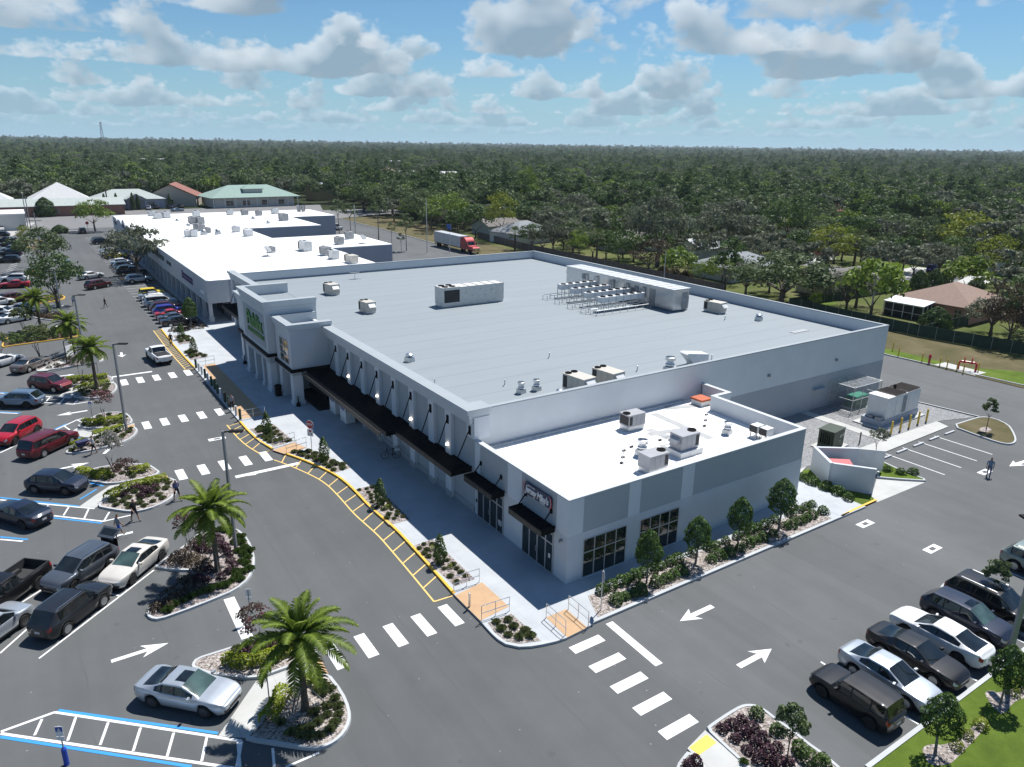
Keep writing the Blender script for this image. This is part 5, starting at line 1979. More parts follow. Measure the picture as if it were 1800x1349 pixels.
BARKG = pmat('pale_bark', (.19, .17, .15), .9, var=.3, scale=6, bmp=.4, bscale=20)
PBARK = pmat('palm_bark', (.11, .085, .06), .95, var=.45, scale=9, bmp=.9, bscale=25)

def cards_mesh(name, P, Nn, size, tone, mat_, aspect=.62, seed=0):
 """many small leaf cards: one mesh"""
 rg = np.random.default_rng(seed)
 k = len(P)
 Nn = Nn / np.maximum(1e-6, np.linalg.norm(Nn, axis=1, keepdims=True))
 rv = rg.normal(size=(k, 3))
 a = np.cross(Nn, rv)
 a /= np.maximum(1e-6, np.linalg.norm(a, axis=1, keepdims=True))
 b = np.cross(Nn, a)
 s = (size if isinstance(size, np.ndarray) else np.full(k, size)) * rg.uniform(.65, 1.35, k)
 a *= s[:, None] * .5
 b *= s[:, None] * .5 * aspect
 bend = Nn * (s * .12)[:, None]
 V = np.empty((k, 4, 3))
 V[:, 0] = P - a - bend
 V[:, 1] = P + b * 1.0
 V[:, 2] = P + a - bend
 V[:, 3] = P - b
 me = bpy.data.meshes.new(name)
 me.vertices.add(k * 4)
 me.vertices.foreach_set('co', V.reshape(-1).astype(np.float32))
 me.loops.add(k * 4)
 me.loops.foreach_set('vertex_index', np.arange(k * 4, dtype=np.int32))
 me.polygons.add(k)
 me.polygons.foreach_set('loop_start', np.arange(0, k * 4, 4, dtype=np.int32))
 at = me.attributes.new('tone', 'FLOAT', 'POINT')
 at.data.foreach_set('value', np.repeat(tone, 4).astype(np.float32))
 me.materials.append(mat_)
 me.update()
 me.validate()
 return me

def crown_mesh(name, mat_, rx, rz, zc, clumps, per, leaf, seed, flat=.35, gap=.0, lumpy=.42, tonej=.16, core=.5, shape='dome'):
 rg = np.random.default_rng(seed)
 C = []
 while len(C) < clumps:
  d = rg.normal(size=3)
  d /= np.linalg.norm(d)
  rad = rg.uniform(core, 1.0) ** .6
  z = d[2] * rad
  if shape == 'dome' and z < -flat:
   continue
  x, y = d[0] * rad, d[1] * rad
  if shape == 'egg':
   k = 1.0 - .55 * max(0, z) ** 1.3 + .0
   x, y = x * k, y * k
  if shape == 'cone':
   k = max(.06, (1 - z) / 1.75)
   x, y = x * k * 1.15, y * k * 1.15
  C.append((x * rx, y * rx, z * rz + zc))
 C = np.array(C)
 cr = rg.uniform(.75, 1.25, clumps) * lumpy * min(rx, rz) * (1.0 if shape == 'dome' else .8)
 ct = rg.uniform(.28, .72, clumps)
 idx = rg.integers(0, clumps, clumps * per)
 d = rg.normal(size=(len(idx), 3))
 d /= np.linalg.norm(d, axis=1, keepdims=True)
 d[:, 2] = np.where(d[:, 2] < -.3, -d[:, 2] * .5, d[:, 2])
 rr = rg.uniform(.55, 1.0, len(idx)) ** .5
 P = C[idx] + d * (cr[idx] * rr)[:, None] * np.array([1, 1, .8])
 Nn = d + rg.normal(size=d.shape) * .45
 tone = ct[idx] + rg.normal(size=len(idx)) * tonej
 return cards_mesh(name, P, Nn, leaf, np.clip(tone, 0, 1), mat_, seed=seed + 1)

def trunk_mesh(name, mat_, r, h, limbs, rx, seed, lean=0.0, multi=1, top=.55):
 rs_ = random.Random(seed)
 m = MB()
 for q in range(multi):
  a0 = rs_.uniform(0, 6.28)
  bx, by = (math.cos(a0) * r * 1.4, math.sin(a0) * r * 1.4) if multi > 1 else (0, 0)
  hx, hy = bx + (rs_.uniform(-1, 1) * lean + (math.cos(a0) * h * .22 if multi > 1 else 0)), by + (rs_.uniform(-1, 1) * lean + (math.sin(a0) * h * .22 if multi > 1 else 0))
  pts = [(bx, by, -.1), (bx + (hx - bx) * .3 + rs_.uniform(-.1, .1) * r * 3, by + (hy - by) * .3, h * .4), (hx, hy, h)]
  m.tube(pts, [r * 1.25, r * .92, r * .7], 8)
  for i in range(max(1, limbs // multi)):
   a = 2 * math.pi * (i + rs_.random() * .6) / max(1, limbs // multi)
   e = rs_.uniform(.35, .85) * rx * top * 1.3
   zt = h + rs_.uniform(.3, 1.0) * rx * .5
   z0 = h * rs_.uniform(.72, 1.0)
   m.tube([(hx, hy, z0), (hx + math.cos(a) * e * .5, hy + math.sin(a) * e * .5, z0 + (zt - z0) * .6), (hx + math.cos(a) * e, hy + math.sin(a) * e, zt)], [r * .5, r * .33, r * .12], 6)
 return m.mesh(name, mat_, True, 60)

def egg_mesh(name, mat_, r, zb, zt, n, leaf, seed, point=1.35, lump=.10, open_=.0):
 """dense clipped crown: leaves over a lumpy egg, some inside"""
 rg = np.random.default_rng(seed)
 t = rg.beta(1.05, 1.25, n)
 a = rg.uniform(0, 2 * np.pi, n)
 prof = (np.sin(np.pi * np.clip(t * .86 + .14, 0, 1) ** .8)) ** .62
 prof = prof * (1 - .12 * t)
 lum = 1 + lump * np.sin(a * 3 + t * 9 + seed) + lump * .9 * np.sin(a * 7 - t * 17 + seed * 2) + lump * .6 * np.sin(a * 2 + t * 31)
 k = rg.uniform(.72, 1.04, n) ** .5
 rr = r * prof * lum * k
 z = zb + (zt - zb) * t + rg.normal(size=n) * .02
 P = np.stack([np.cos(a) * rr, np.sin(a) * rr, z], 1)
 nz = (t - .38) * 1.7
 Nn = np.stack([np.cos(a), np.sin(a), nz], 1) + rg.normal(size=(n, 3)) * .45
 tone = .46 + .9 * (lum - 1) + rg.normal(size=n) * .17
 return cards_mesh(name, P, Nn, leaf, np.clip(tone, 0, 1), mat_, seed=seed + 1)

TREES = {}

def tree_kind(key, name, leaf, bark, rx, rz, zc, th, tr, clumps, per, lsize, seed, limbs=6, shape='dome', lumpy=.42, multi=1, lean=.2, flat=.35, core=.5):
 TREES[key] = (name, crown_mesh('crown', LEAF[leaf], rx, rz, zc, clumps, per, lsize, seed, shape=shape, lumpy=lumpy, flat=flat, core=core),
     trunk_mesh('trunk', bark, tr, th, limbs, rx, seed, lean, multi))

USED_TREE = {}

def tree(key, loc, label, cat='tree', group=None, s=1.0, rz=None, sz=None, name=None):
 nm, cm, tm = TREES[key]
 rs_ = random.Random(int(abs(loc[0]) * 131 + abs(loc[1]) * 17))
 t = thing(name or nm, label, cat, (loc[0], loc[1], loc[2] if len(loc) > 2 else 0), rs_.uniform(0, 6.28) if rz is None else rz, group)
 t.scale = (s, s, sz or s)
 put('crown', cm, t)
 put('trunk', tm, t)
 return t

tree_kind('oakA', 'oak_tree', 'oak', BARK, 5.6, 3.7, 5.8, 3.0, .36, 46, 62, .52, 3, 8)
tree_kind('oakB', 'oak_tree', 'grey', BARK, 6.0, 3.9, 6.0, 3.2, .38, 52, 60, .50, 4, 8, lumpy=.38)
tree_kind('oakC', 'oak_tree', 'dark', BARK, 5.0, 4.2, 6.2, 3.0, .33, 40, 66, .50, 5, 7)
tree_kind('oakD', 'oak_tree', 'oak', BARK, 6.6, 3.3, 5.2, 2.6, .40, 54, 58, .52, 6, 9, lumpy=.44)
tree_kind('brt', 'broadleaf_tree', 'bright', BARK, 4.2, 4.0, 6.0, 3.0, .25, 36, 62, .44, 7, 6)
tree_kind('lime', 'broadleaf_tree', 'lime', BARKG, 3.6, 4.0, 6.2, 3.2, .22, 34, 48, .42, 8, 6, lumpy=.36)
tree_kind('tall', 'pine_tree', 'dark', BARK, 2.9, 5.4, 9.0, 7.0, .28, 34, 60, .46, 9, 6, core=.3)
tree_kind('brn', 'broadleaf_tree', 'brown', BARK, 4.2, 3.6, 5.4, 2.6, .26, 36, 50, .42, 10, 6, lumpy=.36)
tree_kind('bush', 'round_bush', 'dark', BARK, 1.9, 1.7, 1.6, .6, .14, 30, 70, .26, 12, 5)
tree_kind('cyp', 'cypress_tree', 'dark', BARK, .75, 2.9, 3.0, .8, .1, 30, 50, .28, 13, 4, shape='egg')
tree_kind('holly', 'holly_tree', 'holly', BARKG, .92, 1.15, 2.55, 1.55, .055, 70, 52, .105, 14, 5, shape='egg', lumpy=.30, lean=.06)
tree_kind('hollyB', 'holly_tree', 'holly', BARKG, .98, 1.25, 2.55, 1.5, .07, 74, 52, .105, 15, 5, shape='egg', lumpy=.30, lean=.12, core=.35)
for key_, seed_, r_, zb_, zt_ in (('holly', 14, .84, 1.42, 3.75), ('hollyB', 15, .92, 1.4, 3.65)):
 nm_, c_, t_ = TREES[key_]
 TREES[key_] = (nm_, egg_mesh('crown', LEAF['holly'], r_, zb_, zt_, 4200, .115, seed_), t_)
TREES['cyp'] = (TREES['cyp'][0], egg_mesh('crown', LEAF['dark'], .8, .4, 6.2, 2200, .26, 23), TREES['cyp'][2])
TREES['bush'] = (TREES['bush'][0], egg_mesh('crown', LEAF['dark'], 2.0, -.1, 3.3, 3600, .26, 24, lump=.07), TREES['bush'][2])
tree_kind('young', 'young_tree', 'oak', BARK, .62, .95, 2.25, 1.5, .035, 34, 75, .12, 16, 5, lumpy=.36, lean=.05)
tree_kind('youngB', 'young_tree', 'grey', BARK, .75, .85, 2.2, 1.4, .035, 26, 46, .13, 17, 6, lumpy=.36, lean=.1)
tree_kind('thin', 'thin_tree', 'oak', BARKG, 1.7, 2.2, 6.2, 4.8, .10, 22, 34, .32, 18, 6, lumpy=.38)
tree_kind('crapeP', 'crape_myrtle', 'pink', BARKG, .85, .85, 2.2, 1.3, .025, 26, 40, .13, 19, 6, lumpy=.36, multi=3)
tree_kind('crapeW', 'crape_myrtle', 'white', BARKG, .75, 1.0, 2.4, 1.4, .025, 26, 44, .13, 20, 6, lumpy=.34, multi=3)
tree_kind('crapeG', 'crape_myrtle', 'tuft', BARKG, 1.5, 1.1, 2.9, 1.6, .04, 34, 60, .2, 21, 8, lumpy=.36, multi=4)
tree_kind('cone', 'conical_shrub', 'shrub', BARK, .34, .78, .86, .3, .02, 34, 24, .09, 22, 3, shape='cone', lumpy=.22, lean=.02)
TREES['cone'] = (TREES['cone'][0], egg_mesh('crown', LEAF['shrub'], .36, .05, 1.75, 900, .11, 25, lump=.12), TREES['cone'][2])

# ---- palms
def frond(L_, droop, nl, w, rs_, el):
 """one feather leaf along +X: quads for leaflets, thin rib"""
 P, F, T = [], [], []
 k = 14
 rib = []
 a = el
 x, z = 0.0, 0.0
 for i in range(k + 1):
  rib.append((x, z, a))
  st = L_ / k
  x += math.cos(a) * st
  z += math.sin(a) * st
  a -= droop * (.35 + 1.3 * i / k) / k
 for i in range(nl):
  t = .10 + .90 * i / (nl - 1)
  u = t * k
  j = min(k - 1, int(u))
  f = u - j
  rx_, rz_ = rib[j][0] + (rib[j + 1][0] - rib[j][0]) * f, rib[j][1] + (rib[j + 1][1] - rib[j][1]) * f
  an = rib[j][2]
  ll = w * (math.sin(math.pi * min(1, .16 + t * .80)) ** .6)
  for s_ in (-1, 1):
   fw = rs_.uniform(.45, .75)
   up = rs_.uniform(.05, .45)
   dx, dy, dz = math.cos(an) * fw, s_ * .85, math.sin(an) * fw + up * .5
   q = math.sqrt(dx * dx + dy * dy + dz * dz)
   dx, dy, dz = dx / q * ll, dy / q * ll, dz / q * ll
   b = .026 + .012 * (1 - t)
   o = len(P)
   P += [(rx_ - b * math.cos(an), 0, rz_ - b * math.sin(an)), (rx_ + b * math.cos(an), 0, rz_ + b * math.sin(an)),
     (rx_ + dx * .6 + b * .8, dy * .6, rz_ + dz * .6), (rx_ + dx, dy, rz_ + dz - ll * .18), (rx_ + dx * .6 - b * .8, dy * .6, rz_ + dz * .6)]
   F.append((o, o + 1, o + 2, o + 3, o + 4))
   tn = rs_.uniform(.35, .7) + .22 * t
   T += [tn] * 5
 for i in range(k):
  x0, z0, _ = rib[i]
  x1, z1, _ = rib[i + 1]
  ww = .03 * (1 - i / k) + .006
  o = len(P)
  P += [(x0, -ww, z0 + .01), (x0, ww, z0 + .01), (x1, ww, z1 + .01), (x1, -ww, z1 + .01)]
  F.append((o, o + 1, o + 2, o + 3))
  T += [.85] * 4
 return P, F, T

def palm_crown(nf, L_, seed, nl=40, w=.5, mat_=None, low=-35):
 rs_ = random.Random(seed)
 V, F, T = [], [], []
 ga = math.pi * (3 - math.sqrt(5))
 for i in range(nf):
  q = i / (nf - 1)
  el = R(84 - (84 - low) * q ** 1.05)
  P, Fq, Tq = frond(L_ * rs_.uniform(.85, 1.08) * (.72 + .28 * min(1, q * 2.2)), rs_.uniform(.9, 1.5) * (.5 + .7 * (1 - abs(q - .5))), nl, w, rs_, el)
  a = i * ga + rs_.uniform(-.15, .15)
  c, s_ = math.cos(a), math.sin(a)
  o = len(V)
  for (x, y, z) in P:
   V.append((x * c - y * s_ + .08 * c, x * s_ + y * c + .08 * s_, z))
  F += [tuple(k + o for k in f) for f in Fq]
  T += [t - .20 * q * rs_.random() for t in Tq]
 me = bpy.data.meshes.new('crown')
 me.from_pydata(V, [], F)
 at = me.attributes.new('tone', 'FLOAT', 'POINT')
 at.data.foreach_set('value', np.clip(np.array(T, np.float32), 0, 1))
 me.materials.append(mat_ or LEAF['palm'])
 return me

def palm_trunk(h, r0, r1, seed):
 rs_ = random.Random(seed)
 m = MB()
 n = max(8, int(h / .11))
 prof = []
 for i in range(n + 1):
  t = i / n
  r = r0 + (r1 - r0) * t
  prof.append((r * (1.10 if i % 2 else .93) * rs_.uniform(.97, 1.03) * (1.25 - .25 * min(1, t * 8)), h * t - .05))
 m.lathe((0, 0, 0), prof, 10)
 return m.mesh('trunk', PBARK, True, 25)

def boot_mesh(seed):
 rs_ = random.Random(seed)
 m = MB()
 for i in range(34):
  a = i * 2.4
  z = -.75 + .75 * i / 34
  m.tube([(math.cos(a) * .12, math.sin(a) * .12, z), (math.cos(a) * .25, math.sin(a) * .25, z + .28)], [.05, .03], 5)
 return m.mesh('boots', pmat('frond_stubs', (.16, .15, .06), .9, var=.4, scale=8))

PCROWN = [palm_crown(34, 2.55, 31), palm_crown(34, 2.75, 32), palm_crown(30, 2.3, 33, 34)]
BOOTS = boot_mesh(4)
palm_group = 'feather palms in the parking islands'

def palm(base, h, k, label, s=1.0, stakes=True):
 t = thing('palm_tree', label, 'palm tree', (base.x, base.y, .12), k * 1.3, palm_group)
 hh = h / s
 t.scale = (s, s, s)
 put('trunk', palm_trunk(hh, .17, .13, k), t)
 put('crown', PCROWN[k % 3], t, (0, 0, hh))
 put('frond_stubs', BOOTS, t, (0, 0, hh))
 if stakes:
  for i in range(3):
   a = 2.1 * i + .4
   m = MB()
   m.tube([(math.cos(a) * 1.1, math.sin(a) * 1.1, 0), (math.cos(a) * .15, math.sin(a) * .15, 1.35)], .035, 5)
   m.build('stake', BARKG, t)
 return t

palm(G(383, 1006), 4.35, 0, 'feather palm leaning its shadow over the tip of the big wedge-shaped bed')
palm(G(537, 1250), 4.15, 1, 'nearest feather palm, beside the nearest crosswalk and its paved path')
palm(KC(880, 712), 4.75, 2, 'feather palm on the island facing the dark red SUV', 1.05)
palm(G(130, 622), 3.9, 3, 'feather palm at the end of the yellow-kerbed island')
palm(G(72, 581), 4.5, 4, 'feather palm in the middle of the yellow-kerbed island')

def fan_crown(seed, nf=26):
 rs_ = random.Random(seed)
 V, F, T = [], [], []
 for i in range(nf):
  q = i / (nf - 1)
  el = R(80 - 115 * q)
  a = i * 2.4
  L_ = rs_.uniform(.8, 1.1)
  c = Vector((math.cos(a) * math.cos(el), math.sin(a) * math.cos(el), math.sin(el)))
  sd = Vector((-math.sin(a), math.cos(a), 0))
  up = c.cross(sd)
  b = c * .8
  for j in range(9):
   g = (j - 4) * .3
   d = (c * math.cos(g) + sd * math.sin(g)).normalized() * L_
   o = len(V)
   V += [tuple(b), tuple(b + d * .6 + sd * .07), tuple(b + d + Vector((0, 0, -.25))), tuple(b + d * .6 - sd * .07)]
   F.append((o, o + 1, o + 2, o + 3))
   T += [rs_.uniform(.3, .8)] * 4
  o = len(V)
  V += [(0, 0, 0), tuple(sd * .04), tuple(b + sd * .02), tuple(b - sd * .02)]
  F.append((o, o + 1, o + 2, o + 3))
  T += [.5] * 4
 me = bpy.data.meshes.new('crown')
 me.from_pydata(V, [], F)
 at = me.attributes.new('tone', 'FLOAT', 'POINT')
 at.data.foreach_set('value', np.array(T, np.float32))
 me.materials.append(LEAF['sabal'])
 return me

FAN = fan_crown(3)

def fan_palm(base, h, label, s=1.0, group=None, bulge=False):
 t = thing('fan_palm', label, 'palm tree', (base[0], base[1], 0), base[0], group)
 t.scale = (s, s, s)
 if bulge:
  m = MB()
  m.lathe((0, 0, 0), [(.45, -.05), (.8, .5), (.9, 1.2), (.65, 2.0), (.35, 2.5), (.3, h / s)], 12)
  put('trunk', m.mesh('trunk', PBARK, True, 40), t)
  put('crown', palm_crown(26, 2.0, 77, 22, .4, LEAF['sabal']), t, (0, 0, h / s))
 else:
  put('trunk', palm_trunk(h / s, .2, .17, 5), t)
  put('crown', FAN, t, (0, 0, h / s))
 return t

# ---- bed planting
def mound_mesh(name, leaf, r, h, n, ls, seed, spiky=False):
 rg = np.random.default_rng(seed)
 d = rg.normal(size=(n, 3))
 d /= np.linalg.norm(d, axis=1, keepdims=True)
 d[:, 2] = np.abs(d[:, 2])
 lob = 1 + .22 * np.sin(np.arctan2(d[:, 1], d[:, 0]) * 3 + seed) * (1 - d[:, 2])
 rr = rg.uniform(.45, 1, n) ** .5
 P = np.stack([d[:, 0] * r * rr * lob, d[:, 1] * r * rr * lob, d[:, 2] * h * rr + .02], 1)
 Nn = d + rg.normal(size=d.shape) * .5
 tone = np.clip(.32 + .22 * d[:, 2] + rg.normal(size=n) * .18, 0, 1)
 return cards_mesh(name, P, Nn, ls, tone, LEAF[leaf], seed=seed)

def tuft_mesh(name, leaf, r, h, n, seed):
 rs_ = random.Random(seed)
 V, F, T = [], [], []
 for i in range(n):
  a = rs_.uniform(0, 6.28)
  e = rs_.uniform(.25, 1)
  rr = r * e
  w = .022
  c, s_ = math.cos(a), math.sin(a)
  hh = h * rs_.uniform(.6, 1) * (1.1 - .5 * e)
  bx, by = c * r * .15 * rs_.random(), s_ * r * .15 * rs_.random()
  o = len(V)
  V += [(bx - s_ * w, by + c * w, 0), (bx + s_ * w, by - c * w, 0), (bx + c * rr * .55 + s_ * w, by + s_ * rr * .55 - c * w, hh), (bx + c * rr, by + s_ * rr, hh * .62), (bx + c * rr * .55 - s_ * w, by + s_ * rr * .55 + c * w, hh)]
  F.append((o, o + 1, o + 2, o + 3, o + 4))
  T += [rs_.uniform(.15, .95)] * 5
 me = bpy.data.meshes.new(name)
 me.from_pydata(V, [], F)
 at = me.attributes.new('tone', 'FLOAT', 'POINT')
 at.data.foreach_set('value', np.array(T, np.float32))
 me.materials.append(LEAF[leaf])
 return me

MOUND = {
 'purple': [mound_mesh('purple_shrub', 'purple', .36, .46, 300, .11, 41 + i) for i in range(3)],
 'round': [mound_mesh('round_shrub', 'shrub', .42, .62, 460, .11, 51 + i) for i in range(3)],
 'brown': [mound_mesh('bronze_shrub', 'brown', .42, .40, 230, .10, 61 + i) for i in range(3)],
 'lime': [mound_mesh('lime_shrub', 'lime', .36, .48, 240, .10, 71 + i) for i in range(2)],
 'box': [mound_mesh('clipped_shrub', 'holly', .46, .60, 520, .105, 81 + i) for i in range(3)],
 'tuft': [tuft_mesh('grassy_tuft', 'tuft', .36, .34, 100, 91 + i) for i in range(3)],
 'tuftg': [tuft_mesh('grassy_tuft', 'shrub', .36, .36, 110, 95 + i) for i in range(2)],
}
PLNAME = {'purple': ('purple_shrub', 'shrub'), 'round': ('round_shrub', 'shrub'), 'brown': ('bronze_shrub', 'shrub'), 'lime': ('lime_shrub', 'shrub'),
   'box': ('clipped_shrub', 'shrub'), 'tuft': ('grassy_tuft', 'grass tuft'), 'tuftg': ('grassy_tuft', 'grass tuft')}
rp = random.Random(21)

def plant(kind, p, z, label, group, s=1.0):
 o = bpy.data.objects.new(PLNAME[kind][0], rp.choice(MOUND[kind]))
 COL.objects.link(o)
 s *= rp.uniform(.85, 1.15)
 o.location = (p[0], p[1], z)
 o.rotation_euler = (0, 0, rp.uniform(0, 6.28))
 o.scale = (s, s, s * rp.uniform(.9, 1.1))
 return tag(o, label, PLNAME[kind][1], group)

def plant_at(kind, cr, pts, z, label, group, s=1.0):
 for p in pts:
  plant(kind, cr(*p), z, label, group, s)

def scatter(kind, poly, n, z, label, group, s=1.0, dmin=.6, margin=.3, avoid=()):
 poly = inset(ccw(poly), margin)
 xs_, ys_ = [p[0] for p in poly], [p[1] for p in poly]
 got = list(avoid)
 k = 0
 for _ in range(n * 40):
  p = (rp.uniform(min(xs_), max(xs_)), rp.uniform(min(ys_), max(ys_)))
  if inpoly(p, poly) and all((p[0] - q[0]) ** 2 + (p[1] - q[1]) ** 2 > dmin * dmin for q in got):
   got.append(p)
   plant(kind, p, z, label, group, s)
   k += 1
   if k >= n:
    break
 return got

def hedge(pts, w, h, label, seed):
 rg = np.random.default_rng(seed)
 P, Nn, tone = [], [], []
 pts = [Vector((p[0], p[1])) for p in pts]
 for a, b in zip(pts[:-1], pts[1:]):
  L_ = (b - a).length
  n = int(L_ * 560)
  t = (b - a) / max(1e-6, L_)
  nn = Vector((-t.y, t.x))
  for i in range(n):
   u, ang = rg.uniform(-.04, 1.04) * L_, rg.uniform(0, math.pi)
   bump_ = 1 + .16 * math.sin((u + a.x * 3) * 5.2) + .10 * math.sin(u * 11)
   ca, sa = math.cos(ang), math.sin(ang) ** .6
   k = rg.uniform(.8, 1.0)
   c = a + t * u + nn * (ca * w / 2 * k * bump_)
   P.append((c.x, c.y, .12 + sa * h * k * (.9 + .1 * bump_)))
   Nn.append((nn.x * ca + rg.normal() * .4, nn.y * ca + rg.normal() * .4, sa + rg.normal() * .4))
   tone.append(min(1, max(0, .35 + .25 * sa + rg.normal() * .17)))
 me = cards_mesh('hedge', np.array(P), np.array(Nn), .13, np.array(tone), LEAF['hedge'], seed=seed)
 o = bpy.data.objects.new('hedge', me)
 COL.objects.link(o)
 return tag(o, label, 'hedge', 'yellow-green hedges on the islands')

hedge([K3(-10, 735), K3(90, 757), K3(170, 745), K3(280, 712), K3(428, 655)], .85, .62, 'yellow-green hedge on the north side of the path to the nearest crosswalk', 1)
hedge([K3(235, 1105), K3(285, 1015), K3(340, 920)], .85, .65, 'short yellow-green hedge in front of the nearest palm beside the paved path', 2)
hedge([K3(440, 872), K3(545, 842)], .8, .6, 'short yellow-green hedge behind the nearest palm at the tan ramp', 3)
hedge([KA(545, 322), KA(640, 348), KA(750, 358)], .9, .62, 'yellow-green hedge facing the bonnet of the dark blue crossover', 4)
hedge([KA(890, 328), KA(1010, 300)], .9, .6, 'yellow-green hedge at the drive end of the bed by the dark blue crossover', 5)
hedge([KA(730, 508), KA(790, 468), KA(880, 430), KA(1000, 402), KA(1125, 372)], .9, .62, 'long yellow-green hedge beside the path, above purple shrubs', 6)
hedge([KC(765, 1012), KC(850, 1022), KC(930, 1010), KC(1110, 982)], .9, .6, 'yellow-green hedge beside the path level with the red SUV', 7)
hedge([KC(850, 1130), KC(960, 1102), KC(1110, 1068)], .9, .6, 'yellow-green hedge in front of the maroon minivan, drive end', 8)
hedge([KC(665, 1232), KC(770, 1192)], .9, .6, 'yellow-green hedge stub where a shopper passes with a cart', 9)
hedge([KC(610, 628), KC(720, 618), KC(830, 612), KC(970, 597)], .9, .6, 'yellow-green hedge in front of the dark red SUV, far side of the path', 10)
hedge([KC(690, 728), KC(770, 692), KC(880, 672), KC(985, 652)], .9, .6, 'yellow-green hedge at the foot of the palm by the dark red SUV', 11)

B_ = .12
g1 = 'purple shrubs in the big wedge-shaped bed'
plant_at('purple', KA, ((1390, 790), (1372, 850), (1425, 858), (1345, 828), (1490, 820), (1528, 842), (1545, 882), (1560, 922), (1582, 962), (1500, 1042), (1552, 1002), (1352, 1056), (1402, 1062), (1418, 992), (1440, 770), (1475, 780)), B_, 'purple-leaved shrub in the big wedge-shaped bed', g1)
plant_at('brown', KA, ((1190, 900), (1230, 882), (1272, 922), (1312, 900), (1182, 932), (1252, 942), (1312, 952), (1390, 962), (1370, 932), (1322, 1012), (1292, 1062), (1242, 1062), (1222, 1102), (1152, 1152), (1182, 1182), (1102, 1222), (1062, 1252), (1132, 1232), (1232, 1152), (1292, 1112), (1330, 790), (1300, 830), (1350, 1110)), B_, 'low bronze-green shrub in the narrow part of the big wedge-shaped bed', 'bronze shrubs in the big wedge-shaped bed', 1.1)
plant_at('tuftg', KA, ((1490, 715), (1530, 720), (1570, 732), (1610, 762), (1640, 802), (1660, 842), (1650, 882), (1680, 902), (1670, 942), (1690, 982), (1650, 1002), (1610, 1032), (1632, 1052), (1572, 1062), (1530, 1092), (1482, 1102), (1432, 1112), (1382, 1132), (1340, 1152), (1290, 1172), (1240, 1200), (1190, 1222), (1140, 1262), (1450, 720), (1600, 800), (1615, 860), (1640, 930), (1590, 1000), (1420, 1130), (1640, 760), (1690, 860)), B_, 'green strappy tuft along the kerb of the big wedge-shaped bed', 'tufts round the big wedge-shaped bed', 1.1)
plant_at('purple', K3, ((85, 692), (145, 682), (222, 657), (282, 662), (250, 640), (190, 640)), B_, 'purple shrub behind the hedge of the bed by the nearest crosswalk', 'purple shrubs by the nearest crosswalk')
plant_at('tuft', K3, ((60, 660), (120, 640), (200, 610), (290, 600), (350, 600), (400, 605), (440, 620), (330, 630), (380, 630), (40, 690)), B_, 'strappy tuft in the bed on the far side of the nearest path', 'tufts on the far side of the nearest path')
plant_at('tuft', K3, ((580, 882), (570, 922), (640, 952), (660, 1002), (592, 1002), (660, 1052), (640, 1102), (612, 1142), (552, 1177), (495, 1182), (440, 1182), (380, 1162), (490, 1132), (542, 1092), (592, 1052), (320, 1102), (545, 905), (615, 900), (520, 1040), (430, 1140)), B_, 'strappy tuft in the bed of the nearest palm', 'tufts in the bed of the nearest palm')
plant_at('purple', KA, ((935, 432), (985, 452), (1050, 432), (962, 492), (992, 462), (1022, 468), (848, 482), (905, 440)), B_, 'purple shrub below the long hedge beside the dark blue crossover path', 'purple shrubs below the long hedge')
scatter('tuft', ISL['mid_b'], 24, B_, 'strappy tuft in the bed below the long hedge', 'tufts below the long hedge', .95, .62)
scatter('tuft', ISL['mid_a'], 14, B_, 'strappy tuft in the bed with the white-flowered tree', 'tufts round the white-flowered tree', .95, .6)
scatter('tuft', ISL['far_a'], 16, B_, 'strappy tuft in the bed level with the bright red SUV', 'tufts level with the bright red SUV', .95, .7)
scatter('tuft', ISL['far_b'], 20, B_, 'strappy tuft in the bed in front of the maroon minivan', 'tufts in front of the maroon minivan', .95, .7)
scatter('tuft', ISL['way_a'], 8, B_, 'strappy tuft behind the hedge facing the dark red SUV', 'tufts behind the hedge facing the dark red SUV', 1, .7)
scatter('tuft', ISL['way_b'], 20, B_, 'strappy tuft at the foot of the palm facing the dark red SUV', 'tufts at the palm facing the dark red SUV', 1, .7)
scatter('brown', ISL['stairs'], 20, B_, 'low dark shrub beside the white handrails', 'shrubs beside the white handrails', 1, .8)
scatter('round', ISL['yellow'], 34, B_, 'rounded green shrub on the yellow-kerbed island', 'shrubs on the yellow-kerbed island', 1.15, .8)
scatter('brown', ISL['dark'], 14, B_, 'dark shrub on the small island behind the white sedans', 'dark shrubs behind the white sedans', 1.2, .8)
scatter('lime', ISL['yellow_b'], 6, B_, 'lime-green shrub on the yellow-kerbed strip under the oak', 'lime shrubs under the oak', 1.3, .9)
scatter('lime', ISL['yellow_c'], 6, B_, 'yellow-green shrub on the small island of the far bays', 'lime shrubs of the far bays', 1.3, .9)
scatter('lime', ISL['yellow_e'], 7, B_, 'yellow-green shrub on the farthest small island', 'lime shrubs on the farthest island', 1.3, .9)
scatter('brown', [Vector((-9.5, 80.2)), Vector((-4.4, 80.2)), Vector((-4.4, 83.2)), Vector((-9.5, 83.2))], 14, .06, 'dark shrub in the mulch bed at the end of the strip row', 'dark shrubs at the end of the strip row', 1.2, .7)
plant_at('purple', KBR, ((540, 652), (640, 602), (740, 552), (762, 692), (850, 642), (672, 752), (882, 792), (962, 742), (802, 872), (1012, 892), (1112, 842), (922, 962), (1122, 1002), (1040, 1060), (1230, 1000)), B_, 'purple spiky shrub on the stone-mulched corner island', 'purple shrubs on the corner island', .9)
plant_at('purple', KBR, ((250, 1000), (180, 1040)), B_, 'purple shrub in the sliver of bed before the yellow tactile ramp', 'purple shrubs before the tactile ramp', .9)
